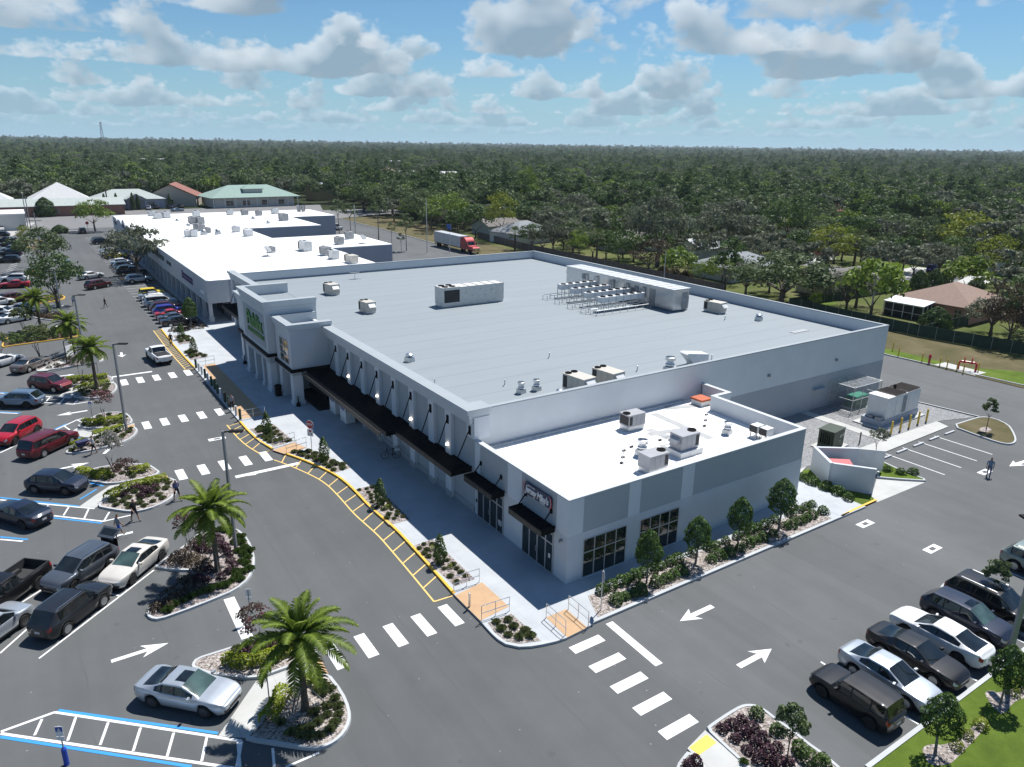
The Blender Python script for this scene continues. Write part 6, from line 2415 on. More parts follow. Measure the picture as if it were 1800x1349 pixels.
plant_at('round', KBR, ((900, 500), (1110, 670), (1345, 870), (1585, 1010), (1420, 960)), B_, 'bright round shrub along the car side of the corner island', 'round shrubs on the corner island', 1.0)
plant_at('tuftg', KBR, ((760, 990), (1400, 910), (1600, 960)), B_, 'small tuft on the corner island', 'tufts on the corner island', .7)
row1 = ((205, 882), (270, 852), (330, 827), (372, 807), (420, 790), (465, 767), (535, 747), (580, 727), (640, 702), (690, 682), (780, 642), (890, 607), (932, 592), (990, 567), (1062, 537), (1112, 512), (1150, 497), (1190, 482), (1240, 467), (1300, 432), (1400, 392), (1460, 367), (1500, 347), (1535, 332))
row2 = ((300, 945), (352, 920), (415, 902), (452, 882), (550, 832), (615, 807), (660, 782), (715, 757), (900, 682), (950, 662), (1012, 642), (1080, 615), (1140, 582), (1180, 562), (1222, 547), (1290, 522), (1370, 472), (1412, 462), (1460, 442), (1500, 422), (1535, 402), (1605, 377))
plant_at('box', KS, row1, .145, 'clipped green shrub in the row nearer the windows of the corner shop', 'shrubs nearer the corner shop', .95)
plant_at('box', KS, row2, .145, 'clipped green shrub in the row nearer the side drive kerb', 'shrubs nearer the side drive', .95)
plant_at('box', K7, ((230, 945), (305, 977), (392, 1010), (470, 1043), (542, 1083)), .06, 'clipped shrub in the row beside the refuse enclosure wall', 'shrubs beside the refuse enclosure', 1.25)
plant_at('box', K7, ((800, 885), (895, 905), (980, 905)), .05, 'upright shrub in front of the refuse enclosure gate', 'shrubs at the refuse enclosure gate', 1.15)
plant_at('lime', KLN, ((1280, 600), (1370, 552), (1410, 490), (960, 950), (815, 1050), (710, 1172)), .12, 'small lime-green shrub in the mulch patches on the lawn', 'lime shrubs on the lawn', 1.0)
scatter('tuft', BEDS['corner'], 15, .145, 'grassy tuft in the curved corner bed between the two tan ramps', 'tufts in the corner bed', .95, .55, .25)
scatter('tuft', BEDS['p6'], 24, .145, 'low ground-cover tuft in the pavement bed nearest the corner', 'tufts in the nearest pavement bed', .7, .5, .25)
scatter('tuft', BEDS['p5'], 24, .145, 'low ground-cover tuft in the second pavement bed from the corner', 'tufts in the second pavement bed', .7, .5, .25)
scatter('tuft', BEDS['p4'], 30, .145, 'leafy tuft in the pavement bed of the stop sign', 'tufts in the stop sign bed', 1, .55, .2)
scatter('tuft', BEDS['p3'], 22, .145, 'leafy tuft in the pavement bed beside the plaza handrail', 'tufts beside the plaza handrail', 1, .5, .2)
scatter('tuft', BEDS['p2'], 9, .145, 'leafy tuft in the pavement bed level with the white pickup', 'tufts level with the white pickup', 1.2, .6, .2)
scatter('tuft', BEDS['p1'], 7, .145, 'leafy tuft in the farthest pavement bed', 'tufts in the farthest pavement bed', 1.2, .6, .2)
plant_at('lime', K8, ((735, 600), (1060, 900), (1190, 1030)), .145, 'single yellow-green shrub in a pavement bed', 'yellow-green shrubs in the pavement beds', .7)
for cr, b, lb, s in ((K5, (990, 742), 'slim conical shrub in the bed beside the plaza handrail', 1.25), (K5, (1440, 962), 'slim conical shrub beside the stop sign', 1.3), (K8, (690, 572), 'slim conical shrub in the second pavement bed from the corner', 1.25), (K8, (1118, 990), 'slim conical shrub in the pavement bed nearest the corner', 1.2), (K5, (412, 110), 'slim conical shrub level with the white pickup', 1.3), (KC, (1645, 245), 'slim conical shrub in the farthest pavement bed', 1.3)):
 p = cr(*b)
 tree('cone', (p.x, p.y, .14), lb, 'shrub', 'conical shrubs on the pavement', s)
for b, k, lb, s in (((490, 822), 'holly', 'egg-shaped dark tree nearest the corner of the shop unit', 1.0), ((800, 697), 'hollyB', 'egg-shaped dark tree before the second shop window', .95), ((1065, 582), 'holly', 'egg-shaped dark tree against the blank side wall of the shop unit', .98), ((1325, 482), 'hollyB', 'egg-shaped dark tree at the far end of the planting strip', 1.1)):
 p = KS(*b)
 tree(k, (p.x, p.y, .14), lb, 'tree', 'holly trees beside the shop unit', s)
for poly in (((350, 1170), (430, 1130), (500, 1130), (560, 1140), (720, 1090), (900, 920), (990, 900), (1010, 950), (930, 1050), (700, 1290), (620, 1349), (430, 1349), (380, 1240)), ((1000, 580), (1090, 570), (1130, 600), (1230, 560), (1400, 440), (1440, 440), (1440, 640), (1300, 690), (1200, 830), (1100, 760), (1030, 660))):
 flat('planting_bed', chaikin(ccw([KLN(*p) for p in poly]), 1), MULCHP, .106)
p = KLN(490, 1232)
tree('hollyB', (p.x, p.y, .1), 'egg-shaped tree on the lawn behind the silver and black sedans', 'tree', 'holly trees on the lawn', .92)
p = KLN(1160, 712)
tree('holly', (p.x, p.y, .1), 'egg-shaped tree on the lawn in front of the tall lamp post', 'tree', 'holly trees on the lawn', .92)
tree('holly', (2.6 + 27, -21.2, .1), 'egg-shaped tree farther along the lawn', 'tree', 'holly trees on the lawn', .92)
p = KRT(765, 950)
tree('young', (p.x, p.y, .12), 'young staked tree on the grass island between the SUVs', 'tree', None, .98)
flat('planting_bed', chaikin(ccw([KRT(*q) for q in ((640, 885), (700, 860), (800, 870), (900, 930), (880, 970), (800, 985), (720, 950))]), 1), MULCHP, .13)
p = KBR(1205, 1010)
tree('young', (p.x, p.y, .12), 'young thin-trunked tree on the stone-mulched corner island', 'tree', None, 1.0)
p = K7(1475, 612)
tree('young', (p.x, p.y, .1), 'young staked tree on the grassy rear island', 'tree', None, 1.05)
flat('planting_bed', chaikin(ccw([K7(*q) for q in ((1425, 600), (1470, 585), (1520, 605), (1490, 625), (1440, 620))]), 1), MULCHP, .126)
p = K7(727, 790)
tree('youngB', (p.x, p.y, .03), 'small sparse tree at the corner of the refuse enclosure', 'tree', None, .95)
# flowering trees in the islands
for cr, b, k, lb, s in ((KA, (778, 330), 'crapeW', 'white-flowered slender tree in the bed before the dark blue crossover', 1.15), (KA, (880, 452), 'crapeP', 'reddish crape myrtle by the long hedge', .95), (KA, (1300, 880), 'crapeP', 'pinkish crape myrtle in the big wedge-shaped bed', 1.0), (K3, (190, 700), 'crapeP', 'crape myrtle with pink blossom beside the nearest crosswalk', 1.05),
      (KC, (955, 1000), 'crapeP', 'russet crape myrtle level with the bright red SUV', 1.1), (KC, (745, 640), 'crapeW', 'white-flowered tree behind the dark red SUV', 1.0), (KC, (365, 410), 'crapeG', 'multi-stemmed tree in front of the yellow-kerbed island', 1.05), (KC, (235, 195), 'crapeG', 'multi-stemmed tree at the back of the yellow-kerbed island', .95), (KC, (10, 420), 'crapeG', 'small tree cut by the picture edge near the white sedan', .8),
      (KC, (735, 420), 'crapeG', 'small tree on the island of the white handrails', .7)):
 p = cr(*b)
 tree(k, (p.x, p.y, .1), lb, 'tree', 'flowering trees in the islands', s)
# big trees of the lot
p = G(234, 479)
tree('oakB', (-6.6, 131.6, .1), 'broad grey-green oak at the break in the strip row', 'tree', 'oaks of the car park', 1.0)
p = G(78, 477)
tree('oakA', (p.x, p.y, .1), 'spreading oak among the far bays, farther of the two', 'tree', 'oaks of the car park', .86)
p = G(103, 541)
tree('oakC', (p.x, p.y, .1), 'dark round oak beside the small island of dark shrubs', 'tree', 'oaks of the car park', .80)
p = G(168, 407)
tree('brt', (p.x, p.y, 0), 'umbrella-shaped green tree past the end of the strip row', 'tree', 'oaks of the car park', 1.1, sz=.95)
p = G(47, 433)
tree('lime', (p.x, p.y, 0), 'low yellow-green tree on the farthest small island', 'tree', None, .5)
p = KC(1640, 95)
tree('holly', (-6.2, 82.0, .05), 'dark round tree in the mulch bed at the end of the strip row', 'tree', None, 1.25)
# ------------------------------------------------------------------ roof plant
def gz(u, v, z):
 return G(u, v, z)

KR = lambda x, y: G(700 + x / 2.769, 440 + y / 2.769, RZ)
KU = lambda x, y: G(850 + x / 3, 640 + y / 3, RA)

def fan(mb, x, y, z, r, m=0):
 mb.lathe((x, y, z), [(r, 0), (r, .07), (r * .86, .07), (r * .86, .01)], 14, m)
 for i in range(4):
  a = i * math.pi / 2
  mb.obox((x + math.cos(a) * r * .45, y + math.sin(a) * r * .45, z + .05), (r * .85, .03, .02), a, m)

def rtu(loc, rz, L_, W, Hh, label, paint, group, hood=True, fans=2, curb=.22, name='rooftop_unit'):
 """packaged rooftop unit, long axis along its own X, coil and fans at +X, hood at -X"""
 t = thing(name, label, 'air conditioner', (loc.x, loc.y, loc.z), rz, group)
 m = MB()
 m.box(-L_ / 2 + .05, -W / 2 + .05, 0, L_ / 2 - .05, W / 2 - .05, curb)
 m.build('curb', GALV, t)
 b = MB()
 z0, z1 = curb, curb + Hh
 b.box(-L_ / 2, -W / 2, z0, L_ * .28, W / 2, z1)
 b.box(L_ * .28, -W / 2, z1 - .10, L_ / 2, W / 2, z1)
 b.box(L_ * .28, -W / 2, z0, L_ / 2, W / 2, z0 + .12)
 for s_ in (-1, 1):
  b.box(L_ / 2 - .06, s_ * W / 2 - .06 if s_ > 0 else -W / 2, z0 + .12, L_ / 2, W / 2 if s_ > 0 else -W / 2 + .06, z1 - .10)
 b.box(-L_ / 2 - .02, -W / 2 - .02, z1, L_ / 2 + .02, W / 2 + .02, z1 + .03)
 b.build('cabinet', paint, t)
 c = MB()
 c.box(L_ * .28, -W / 2 + .03, z0 + .121, L_ / 2 - .03, W / 2 - .03, z1 - .101)
 c.build('coil', FINM, t)
 for i in range(fans):
  f = MB()
  fy = 0 if fans == 1 else (-W * .24 + i * W * .48)
  fan(f, L_ * .38, fy, z1 + .031, W * (.20 if fans > 1 else .27))
  f.build('fan', BLACKM, t)
 g = MB()
 for x in (-L_ * .22, L_ * .05):
  g.box(x - .01, -W / 2 - .012, z0 + .05, x + .01, -W / 2 - .001, z1 - .05)
  g.box(x - .01, W / 2 + .001, z0 + .05, x + .01, W / 2 + .012, z1 - .05)
 g.build('panel_seam', GALVD, t)
 if hood:
  h = MB()
  x = -L_ / 2
  h.add([(x, -W * .34, z1 - .12), (x, W * .34, z1 - .12), (x - .42, W * .34, z1 - .55), (x - .42, -W * .34, z1 - .55), (x, -W * .34, z1 - .62), (x, W * .34, z1 - .62)],
    [(0, 1, 2, 3), (3, 2, 5, 4), (0, 3, 4), (1, 5, 2), (4, 5, 1, 0)])
  h.build('hood', WHITEU if paint is BEIGE else paint, t)
 return t

gb = 'beige units on the grey roof'

def ctr(pts):
 v = Vector((0, 0, 0))
 for p in pts:
  v += p
 return v / len(pts)

c = KR(873, 655)
rtu(Vector((12.35, 14.75, RZ)), R(97), 2.5, 1.45, 1.25, 'beige rooftop unit nearer the store front of the pair above the shop unit', BEIGE, gb)
rtu(Vector((15.55, 14.75, RZ)), R(97), 2.5, 1.45, 1.25, 'beige rooftop unit farther from the store front of the pair above the shop unit', BEIGE, gb)
p = G(583, 517, RZ)
rtu(Vector((p.x, p.y, RZ)), R(97), 2.2, 1.4, 1.2, 'beige rooftop unit behind the lettered tower, nearest the strip', BEIGE, gb)
p = G(646, 549, RZ)
rtu(Vector((p.x, p.y, RZ)), R(97), 2.0, 1.3, 1.15, 'small beige rooftop unit behind the glazed tower', BEIGE, gb)
p = KR(1540, 300)
rtu(Vector((p.x, p.y, RZ)), R(97), 2.5, 1.4, 1.1, 'beige rooftop unit beside the steel machine room', BEIGE, gb)
# the long white air handler
p = KR(360, 262)
t = thing('air_handler', 'long white air handler in the middle of the grey roof', 'air conditioner', (p.x, p.y + .6, RZ), R(0))
m = MB()
m.box(-4.6, -.95, 0, 4.6, .95, .35)
m.build('curb', GALV, t)
m = MB()
m.box(-4.6, -1.05, .35, -4.35, 1.05, 2.55)
m.box(-4.349, -1.05, 1.0 + 1.2, -2.1, 1.05, 2.55)
m.box(-4.349, -1.05, .35, -2.1, 1.05, .6)
m.box(-2.1, -1.05, .35, 4.6, 1.05, 2.5)
for i in range(6):
 x = -2.1 + 6.7 * i / 5
 m.box(x - .03, -1.08, 2.5, x + .03, 1.08, 2.56)
m.build('cabinet', pmat('speckled_white_panel', (.62, .61, .58), .5, var=.12, scale=3, big=2.0), t)
m = MB()
m.box(-4.349, -1.0, .6, -2.101, 1.0, 2.2)
m.build('coil', FINM, t)
for i in range(4):
 m = MB()
 fan(m, -3.95 + .62 * (i % 2) * 1.7, -.5 + 1.0 * (i // 2), 2.551, .42)
 m.build('fan', BLACKM, t)
m = MB()
for x, z in ((-1.2, 1.6), (-.2, 1.2), (.9, 1.9), (1.7, 1.1), (2.6, 1.7), (3.4, 1.3)):
 m.box(x, -1.075, z, x + .10, -1.051, z + .16)
m.build('door_latch', GALVD, t)
# steel machine room and condenser racks
t = thing('machine_room', 'long silver refrigeration machine room along the back parapet of the grey roof', 'machine room', (0, 0, 0))
xa, xb, ya, yb = 42.6, 45.4, 33.9, 56.0
m = MB()
m.box(xa, ya, RZ + .12, xb, yb, RZ + 2.75)
m.build('cabinet', STEEL, t)
m = MB()
m.box(xa - .12, ya - .12, RZ + 2.751, xb + .12, yb + .12, RZ + 2.83)
for i in range(18):
 y = ya + (yb - ya) * (i + .5) / 18
 m.box(xa - .12, y - .03, RZ + 2.831, xb + .12, y + .03, RZ + 2.87)
m.build('roof', CAPM, t)
for x0, y0, x1, y1 in ((xa - .03, ya + 3.2, xa - .001, ya + 4.3), ):
 m = MB()
 m.box(x0, y0, RZ + .15, x1, y1, RZ + 2.35)
 m.build('door', GALVD, t)
m = MB()
m.box(xb - 1.25, ya - .03, RZ + .15, xb - .25, ya - .001, RZ + 2.35)
m.build('door', GALVD, t)
for y in (40.3, 51.5):
 m = MB()
 m.box(xa - .05, y, RZ + 1.5, xa - .001, y + .8, RZ + 2.3)
 m.build('louvre', GALVD, t)
m = MB()
for y in (39.0, 42.2, 45.2, 48.6, 51.0):
 for k in range(3):
  m.tube([(xa - .15 - .12 * k, y + k * .22, RZ + .9), (xa - .15 - .12 * k, y + k * .22, RZ + 2.3), (xa - .02, y + k * .22, RZ + 2.3)], .04, 5)
 m.tube([(xa - .5, y, RZ + 1.1), (xa - .5, y + .9, RZ + 1.1)], .05, 5)
m.build('pipework', GALVD, t)
m = MB()
m.box(xa - .8, ya + 3.1, RZ + .01, xa - .03, ya + 4.4, RZ + .12)
m.build('doorstep', GALVD, t)
for j, y in enumerate((38.6, 41.8, 45.0, 48.2)):
 x0, n = 34.4 + j * .35, 6 if j < 2 else 5
 t = thing('condenser_rack', ['row of six white fan condensers nearest the front of the grey roof', 'second row of white fan condensers on stilts', 'third row of white fan condensers on stilts', 'row of white fan condensers farthest back on the grey roof'][j], 'condenser', (x0, y, RZ), 0, 'condenser rows on the grey roof')
 L_ = n * 1.22
 m = MB()
 m.box(0, -.45, 1.15, L_, .45, 1.85)
 m.build('casing', WHITEU, t)
 for k in range(n):
  f = MB()
  fan(f, .6 + 1.22 * k, 0, 1.851, .36)
  f.build('fan', BLACKM, t)
 m = MB()
 for k in range(n + 1):
  for yy in (-.47, .47):
   m.box(k * 1.22 - .04, yy - .03, 0, k * 1.22 + .04, yy + .03, 1.9)
 m.box(-2.2, -.55, .55, L_ + .3, -.48, .63)
 m.box(-2.2, .48, .55, L_ + .3, .55, .63)
 for k in range(-2, n + 1):
  m.box(k * 1.22 - .03, -.53, .5, k * 1.22 + .03, .53, .55)
  if k < 0:
   m.box(k * 1.22 - .03, -.53, 0, k * 1.22 + .03, -.47, .55)
   m.box(k * 1.22 - .03, .47, 0, k * 1.22 + .03, .53, .55)
 m.build('frame', GALV, t)
t = thing('pipe_rack', 'low galvanised guard frame in front of the condenser rows', 'frame', (32.6, 36.9, RZ))
m = MB()
for x0, y0, x1, y1 in ((0, 0, 9.2, 0), (0, 0, 0, 3.4), (0, 1.1, 9.2, 1.1)):
 m.tube([(x0, y0, .6), (x1, y1, .6)], .04, 5)
for k in range(8):
 m.tube([(k * 1.3, 0, 0), (k * 1.3, 0, .6)], .03, 5)
 m.tube([(k * 1.3, 1.1, 0), (k * 1.3, 1.1, .6)], .03, 5)
m.build('rail', GALV, t)
m = MB()
m.box(-.1, -.06, -.0, .1, .06, .06)
m.build('foot', GALVD, t)

def exhaust(loc, s, label, group='exhaust fans on the grey roof', lid=True):
 t = thing('exhaust_fan', label, 'roof fan', (loc.x, loc.y, loc.z), .2, group)
 t.scale = (s, s, s)
 m = MB()
 m.box(-.42, -.42, 0, .42, .42, .5, taper=.05)
 m.build('curb', GALV, t)
 m = MB()
 m.lathe((0, 0, .5), [(.3, 0), (.38, .12), (.38, .22), (.30, .30), (.26, .45), (.40, .55), (.42, .78), (.36, .8), (.33, .62)] if lid else [(.3, 0), (.45, .15), (.40, .3), (.22, .42)], 16)
 m.build('bowl', STEEL, t)
 return t

exhaust(KR(598, 695), .75, 'upblast exhaust fan nearest the store front, left of the beige pair')
exhaust(KR(673, 682), .75, 'upblast exhaust fan just left of the nearer beige unit')
exhaust(KR(1320, 595), 1.15, 'large upblast exhaust fan beside the slanted intake hood')
exhaust(KR(55, 542), .9, 'squat turbine vent near the front cornice', lid=False)
exhaust(KR(785, 710), .7, 'squat vent against the parapet above the shop unit', lid=False)
exhaust(KR(1754, 342), .9, 'squat vent in front of the back parapet', lid=False)
p = KR(1455, 560)
t = thing('intake_hood', 'slanted white intake hood near the side parapet of the grey roof', 'roof hood', (p.x, p.y + .3, RZ), R(-8))
m = MB()
m.box(-.6, -.55, 0, 1.0, .55, .25)
m.build('curb', GALV, t)
m = MB()
vs = [(-1.5, -.6, 1.25), (-.6, -.6, .25), (1.1, -.6, .25), (1.1, -.6, 1.05), (-1.3, -.6, 1.35)]
m.add(vs + [(a, .6, b) for a, _, b in vs], [(0, 1, 2, 3, 4), (9, 8, 7, 6, 5), (0, 5, 6, 1), (1, 6, 7, 2), (2, 7, 8, 3), (3, 8, 9, 4), (4, 9, 5, 0)])
m.build('hood', WHITEU, t)
for i, (x, y, kr) in enumerate(((735, 525, 0), (518, 660, 0), (177, 655, 0), (1163, 590, 0), (1525, 535, 0), (1362, 295, 0), (1590, 340, 0), (820, 110, 0))):
 p = KR(x, y)
 m = MB()
 m.lathe((p.x, p.y, RZ), [(.16, 0), (.07, .08), (.055, .1), (.055, .55), (.03, .56)], 8)
 o = m.build('vent_pipe', GALV)
 tag(o, 'slim grey vent pipe standing up from the grey roof', 'vent pipe', 'vent pipes on the grey roof')
p = G(624, 491, RZ)
t = thing('roof_antenna', 'forked antenna mast on the grey roof towards the strip', 'antenna', (p.x, p.y, RZ))
m = MB()
m.tube([(-.8, 0, 1.0), (-.8, 0, 2.6)], .03, 5)
m.tube([(.8, 0, 1.0), (.8, 0, 2.6)], .03, 5)
m.tube([(-.8, 0, 1.0), (.8, 0, 1.0)], .03, 5)
m.tube([(0, 0, 0), (0, 0, 1.0)], .05, 6)
m.build('mast', GALV, t)
m = MB()
m.box(-.9, -.2, 0, .9, .2, .06)
m.build('base', GALVD, t)
p = KR(1700, 365)
m = MB()
p = G(1405, 583, RZ)
m.box(p.x - 1.3, p.y - .35, RZ + .01, p.x + 1.3, p.y + .35, RZ + .05)
tag(m.build('roof_hatch', GALVD), 'dark flat hatch in the far corner of the grey roof', 'roof hatch')

# shop unit roof
gu = 'grey units on the white roof'
p = KU(795, 345)
rtu(Vector((p.x, p.y + .3, RA)), R(180), 1.75, 1.15, .95, 'grey unit on a white curb, against the supermarket wall', GREYU, gu, hood=False, fans=1, curb=.4)
p = KU(1080, 478)
t = rtu(Vector((p.x, p.y + .5, RA)), R(0), 1.8, 1.25, 1.05, 'grey unit standing on a broad white box curb', GREYU, gu, hood=True, fans=1, curb=.55)
m = MB()
m.box(-1.15, -.85, 0, 1.15, .85, .45)
m.build('box_curb', WHITEU, t)
p = KU(915, 572)
rtu(Vector((p.x, p.y + .45, RA)), R(0), 1.8, 1.2, 1.0, 'grey unit nearest the parapet of the corner shop', GREYU, gu, hood=False, fans=1, curb=.35)
exhaust(KU(834, 480), .95, 'steel upblast fan between the grey units of the white roof', 'exhaust fans on the white roof')
exhaust(KU(1284, 368), .78, 'steel upblast fan toward the back parapet of the white roof', 'exhaust fans on the white roof')
p = KU(1146, 212)
t = thing('roof_hatch', 'orange-lidded roof hatch in the back corner of the white roof', 'roof hatch', (p.x, p.y, RA))
m = MB()
m.box(-.6, -.6, 0, .6, .6, .45)
m.build('curb', WHITEU, t)
m = MB()
m.box(-.66, -.66, .451, .66, .66, .62)
m.build('lid', pmat('orange_lid', (.45, .10, .035), .6, var=.1), t)
for i, (x, y) in enumerate(((1420, 395), (1470, 412))):
 p = KU(x, y)
 t = thing('condenser', ['small pale condenser with a dark fan face beside the end parapet, farther one', 'small pale condenser with a dark fan face beside the end parapet, nearer one'][i], 'condenser', (p.x + .3, p.y + .2, RA), 0, 'small condensers on the white roof')
 m = MB()
 m.box(-.1, -.35, .45, .75, .35, 1.0)
 m.build('casing', WHITEU, t)
 m = MB()
 m.box(-.16, -.34, .46, -.101, .34, .99)
 m.build('fan_face', FINM, t)
 m = MB()
 for xx in (0, .65):
  for yy in (-.3, .3):
   m.box(xx - .03, yy - .03, 0, xx + .03, yy + .03, .449)
 m.build('stand', GALVD, t)
pp = [KU(*q) for q in ((1175, 270), (1170, 300), (1165, 330), (1000, 375), (930, 405), (780, 440), (740, 460), (735, 495), (728, 525), (820, 585))]
t = thing('gas_pipe', 'thin gas pipe on small blocks zigzagging over the white roof', 'pipe')
m = MB()
m.tube([(p.x, p.y, RA + .14) for p in pp], .025, 5)
m.build('pipe', GALV, t)
for a, b in zip(pp[:-1], pp[1:]):
 k = max(1, int((b - a).length / 1.2))
 for i in range(k):
  q = a.lerp(b, i / k)
  mm = MB()
  mm.box(q.x - .12, q.y - .08, RA + .005, q.x + .12, q.y + .08, RA + .11)
  mm.build('block', DARKS, t)

# strip roof
KSR = lambda x, y: G(400 + x / 5.625, 360 + y / 5.625, HS)
gs = 'units on the old white roofs'
for (x, y, L_, W, Hh, lb, pt) in ((768, 455, 2.6, 1.7, 1.5, 'pale green-grey unit in the middle of the nearest old roof', GALV), (970, 500, 2.0, 1.5, 1.3, 'weathered grey unit, farther of the close pair on the nearest old roof', GALVD), (1050, 535, 1.8, 1.4, 1.2, 'weathered grey unit, nearer of the close pair on the nearest old roof', GALV), (1225, 575, 2.6, 1.4, 1.1, 'beige unit with dark louvre beside the supermarket parapet', BEIGE),
        (440, 472, 1.2, 1.0, .8, 'small brown-grey unit beside the satellite dish', GALVD), (1105, 395, 1.7, 1.4, 1.3, 'grey unit with dark end on the second old roof', GALVD), (1205, 340, 1.7, 1.4, 1.3, 'brown-grey unit near the back of the second old roof', GALVD),
        (85, 270, 1.8, 1.3, 1.0, 'unit with black fan top on the third old roof', GALV), (205, 310, 2.0, 1.5, 1.2, 'pale unit beside the step of the third old roof', WHITEU), (555, 160, 2.4, 1.8, 1.6, 'bulky unit at the step of the far old roof', GALVD), (470, 90, 2.2, 1.5, 1.2, 'blue-grey unit at the back of the far old roof', GALV), (310, 108, 1.8, 1.4, 1.1, 'grey unit third from the back corner of the far roof', GALVD), (170, 102, 2.4, 1.4, 1.1, 'long grey unit on the far roof', GALVD), (25, 100, 2.0, 1.4, 1.1, 'grey unit with white panel on the far roof', GALV),
        (705, 70, .9, 1.0, 1.6, 'tall dark unit at the very back, first of two', GALVD), (750, 70, .9, 1.0, 1.6, 'tall dark unit at the very back, second of two', GALVD)):
 p = KSR(x, y)
 rtu(p, R(97 if L_ > 1 else 0), L_, W, Hh, lb, pt, gs, hood=False, fans=1 if L_ < 2.2 else 2, curb=.25)
KS2 = lambda x, y: G(170 + x / 7.176, 360 + y / 7.176, HS)
for (x, y, L_, W, Hh, lb, pt) in ((1210, 245, 2.2, 1.6, 1.6, 'tall weathered unit, left of the close pair on the far roof', GALVD), (1310, 245, 2.2, 1.6, 1.5, 'tall weathered unit, right of the close pair on the far roof', GALVD), (1258, 152, 2.2, 1.6, 1.3, 'unit with black fan behind the close pair on the far roof', GALV), (1160, 405, 1.8, 1.4, 1.2, 'pale unit, left of the pair by the mushroom vents', WHITEU), (1225, 405, 1.6, 1.4, 1.2, 'pale unit, right of the pair by the mushroom vents', GALV),
        (1262, 315, 1.6, 1.3, 1.2, 'black-topped unit on the roof seam', GALVD), (1325, 330, 1.6, 1.3, 1.2, 'second black-topped unit on the roof seam', GALVD), (1395, 358, 1.7, 1.3, 1.0, 'grey box unit beside the mushroom vents', GALVD), (770, 172, 3.4, 1.6, 1.0, 'long pale green unit with a dark slot on the far roof', GALV), (880, 165, 2.8, 1.7, 1.3, 'pale green-grey box unit beside the long slotted one', GALV), (700, 140, 2.6, 1.6, .9, 'low pale green unit behind the slotted one', GALV)):
 p = KS2(x, y)
 rtu(p, R(92), L_, W, Hh, lb, pt, gs, hood=False, fans=1, curb=.2)
for i, (x, y) in enumerate(((1350, 380), (1530, 375))):
 exhaust(KS2(x, y), 1.3, ['mushroom vent next to the pale pair on the old roof', 'mushroom vent farther right on the old roof'][i], 'mushroom vents on the old roof', lid=False)
for i, (x, y) in enumerate(((1015, 210), (1157, 275))):
 exhaust(KS2(x, y), .8, ['small vent on the far old roof by the long slotted unit', 'small vent on the seam of the far old roof'][i], 'small vents on the old roof', lid=False)
exhaust(KSR(253, 145), .9, 'small vent on the far old roof towards the supermarket', 'small vents on the old roof', lid=False)
exhaust(KSR(402, 188), .9, 'small vent before the step of the far old roof', 'small vents on the old roof', lid=False)

def dish(p, label, s=1.0):
 t = thing('satellite_dish', label, 'satellite dish', (p.x, p.y, p.z), 2.2)
 t.scale = (s, s, s)
 m = MB()
 m.lathe((0, 0, 0), [(.02, 0), (.3, .05), (.55, .16), (.6, .2), (.56, .2), (.3, .09), (.02, .04)], 16)
 o = m.build('reflector', WHITEU, t)
 o.location = (0, 0, .95)
 o.rotation_euler = (R(55), 0, 0)
 m = MB()
 m.tube([(0, 0, 0), (0, 0, .95)], .05, 6)
 m.box(-.7, -.35, 0, .7, .35, .08)
 m.build('mount', GALVD, t)
 return t

dish(KSR(395, 510), 'white satellite dish on the nearest old roof', 1.2)
dish(KSR(1340, 385), 'white satellite dish near the back edge of the second old roof', 1.2)

# ------------------------------------------------------------------ lamp posts
POLE = pmat('grey_lamp_post', (.26, .27, .285), .5, .3, var=.08)
POLEW = pmat('pale_concrete_post', (.46, .46, .45), .8, var=.1)

def lamp(p, h, heads, label, mat_=None, group='car park lamp posts', r=.13):
 t = thing('lamp_post', label, 'lamp post', (p.x, p.y, p.z), 0, group)
 m = MB()
 m.tube([(0, 0, 0), (0, 0, h)], [r, r * .72], 4, 0)
 m.lathe((0, 0, 0), [(.26, 0), (.26, .06), (.16, .1)], 12)
 m.build('post', mat_ or POLE, t)
 for a in heads:
  c, s_ = math.cos(a), math.sin(a)
  m = MB()
  m.tube([(0, 0, h - .08), (c * .45, s_ * .45, h - .02)], .045, 6)
  m.build('arm', BLACKM, t)
  m = MB()
  m.obox((c * .85, s_ * .85, h), (.85, .38, .09), a)
  m.build('lamp_head', BLACKM, t)
 return t

toR, toL = -.55, math.pi - .55
lamp(KA(1600, 840), 8.6, (toR,), 'grey lamp post rising from the big wedge-shaped bed')
lamp(KC(1145, 1068), 8.5, (toR,), 'grey lamp post beside the tan ramp level with the maroon minivan')
lamp(G(151, 641), 8.6, (toR,), 'grey lamp post on the island of the white handrails')
lamp(G(114, 581), 8.5, (toR, toL), 'grey double-headed lamp post on the yellow-kerbed island')
lamp(KLN(1250, 225), 8.6, (1.0, 2.6), 'tall grey lamp post at the edge of the lawn, cut off by the picture edge', r=.17)
lamp(G(76, 466), 9.5, (toR, toL), 'double-headed lamp post among the far oaks')
lamp(G(70, 433), 8.5, (toR,), 'short-armed lamp post beyond the far oaks')
lamp(G(60, 434), 12.5, (), 'bare tall post, first of the pair at the far bays')
lamp(G(55, 430), 13, (), 'bare tall post, second of the pair at the far bays')
go = 'pale posts behind the buildings'
lamp(Vector((87.5, 33.8, 0)), 6.9, (R(60),), 'pale post with a small head behind the back corner of the supermarket', POLEW, go)
lamp(Vector((74, 66.9, 0)), 8.0, (R(70),), 'pale post behind the machine room parapet', POLEW, go)
lamp(Vector((66, 135.2, 0)), 5.0, (), 'short pale post beside the lorry', POLEW, go)
lamp(Vector((60, 183.2, 0)), 8.8, (R(200),), 'pale post behind the old strip', POLEW, go)
lamp(Vector((58, 178.6, 0)), 9.3, (), 'second pale post behind the old strip', POLEW, go)
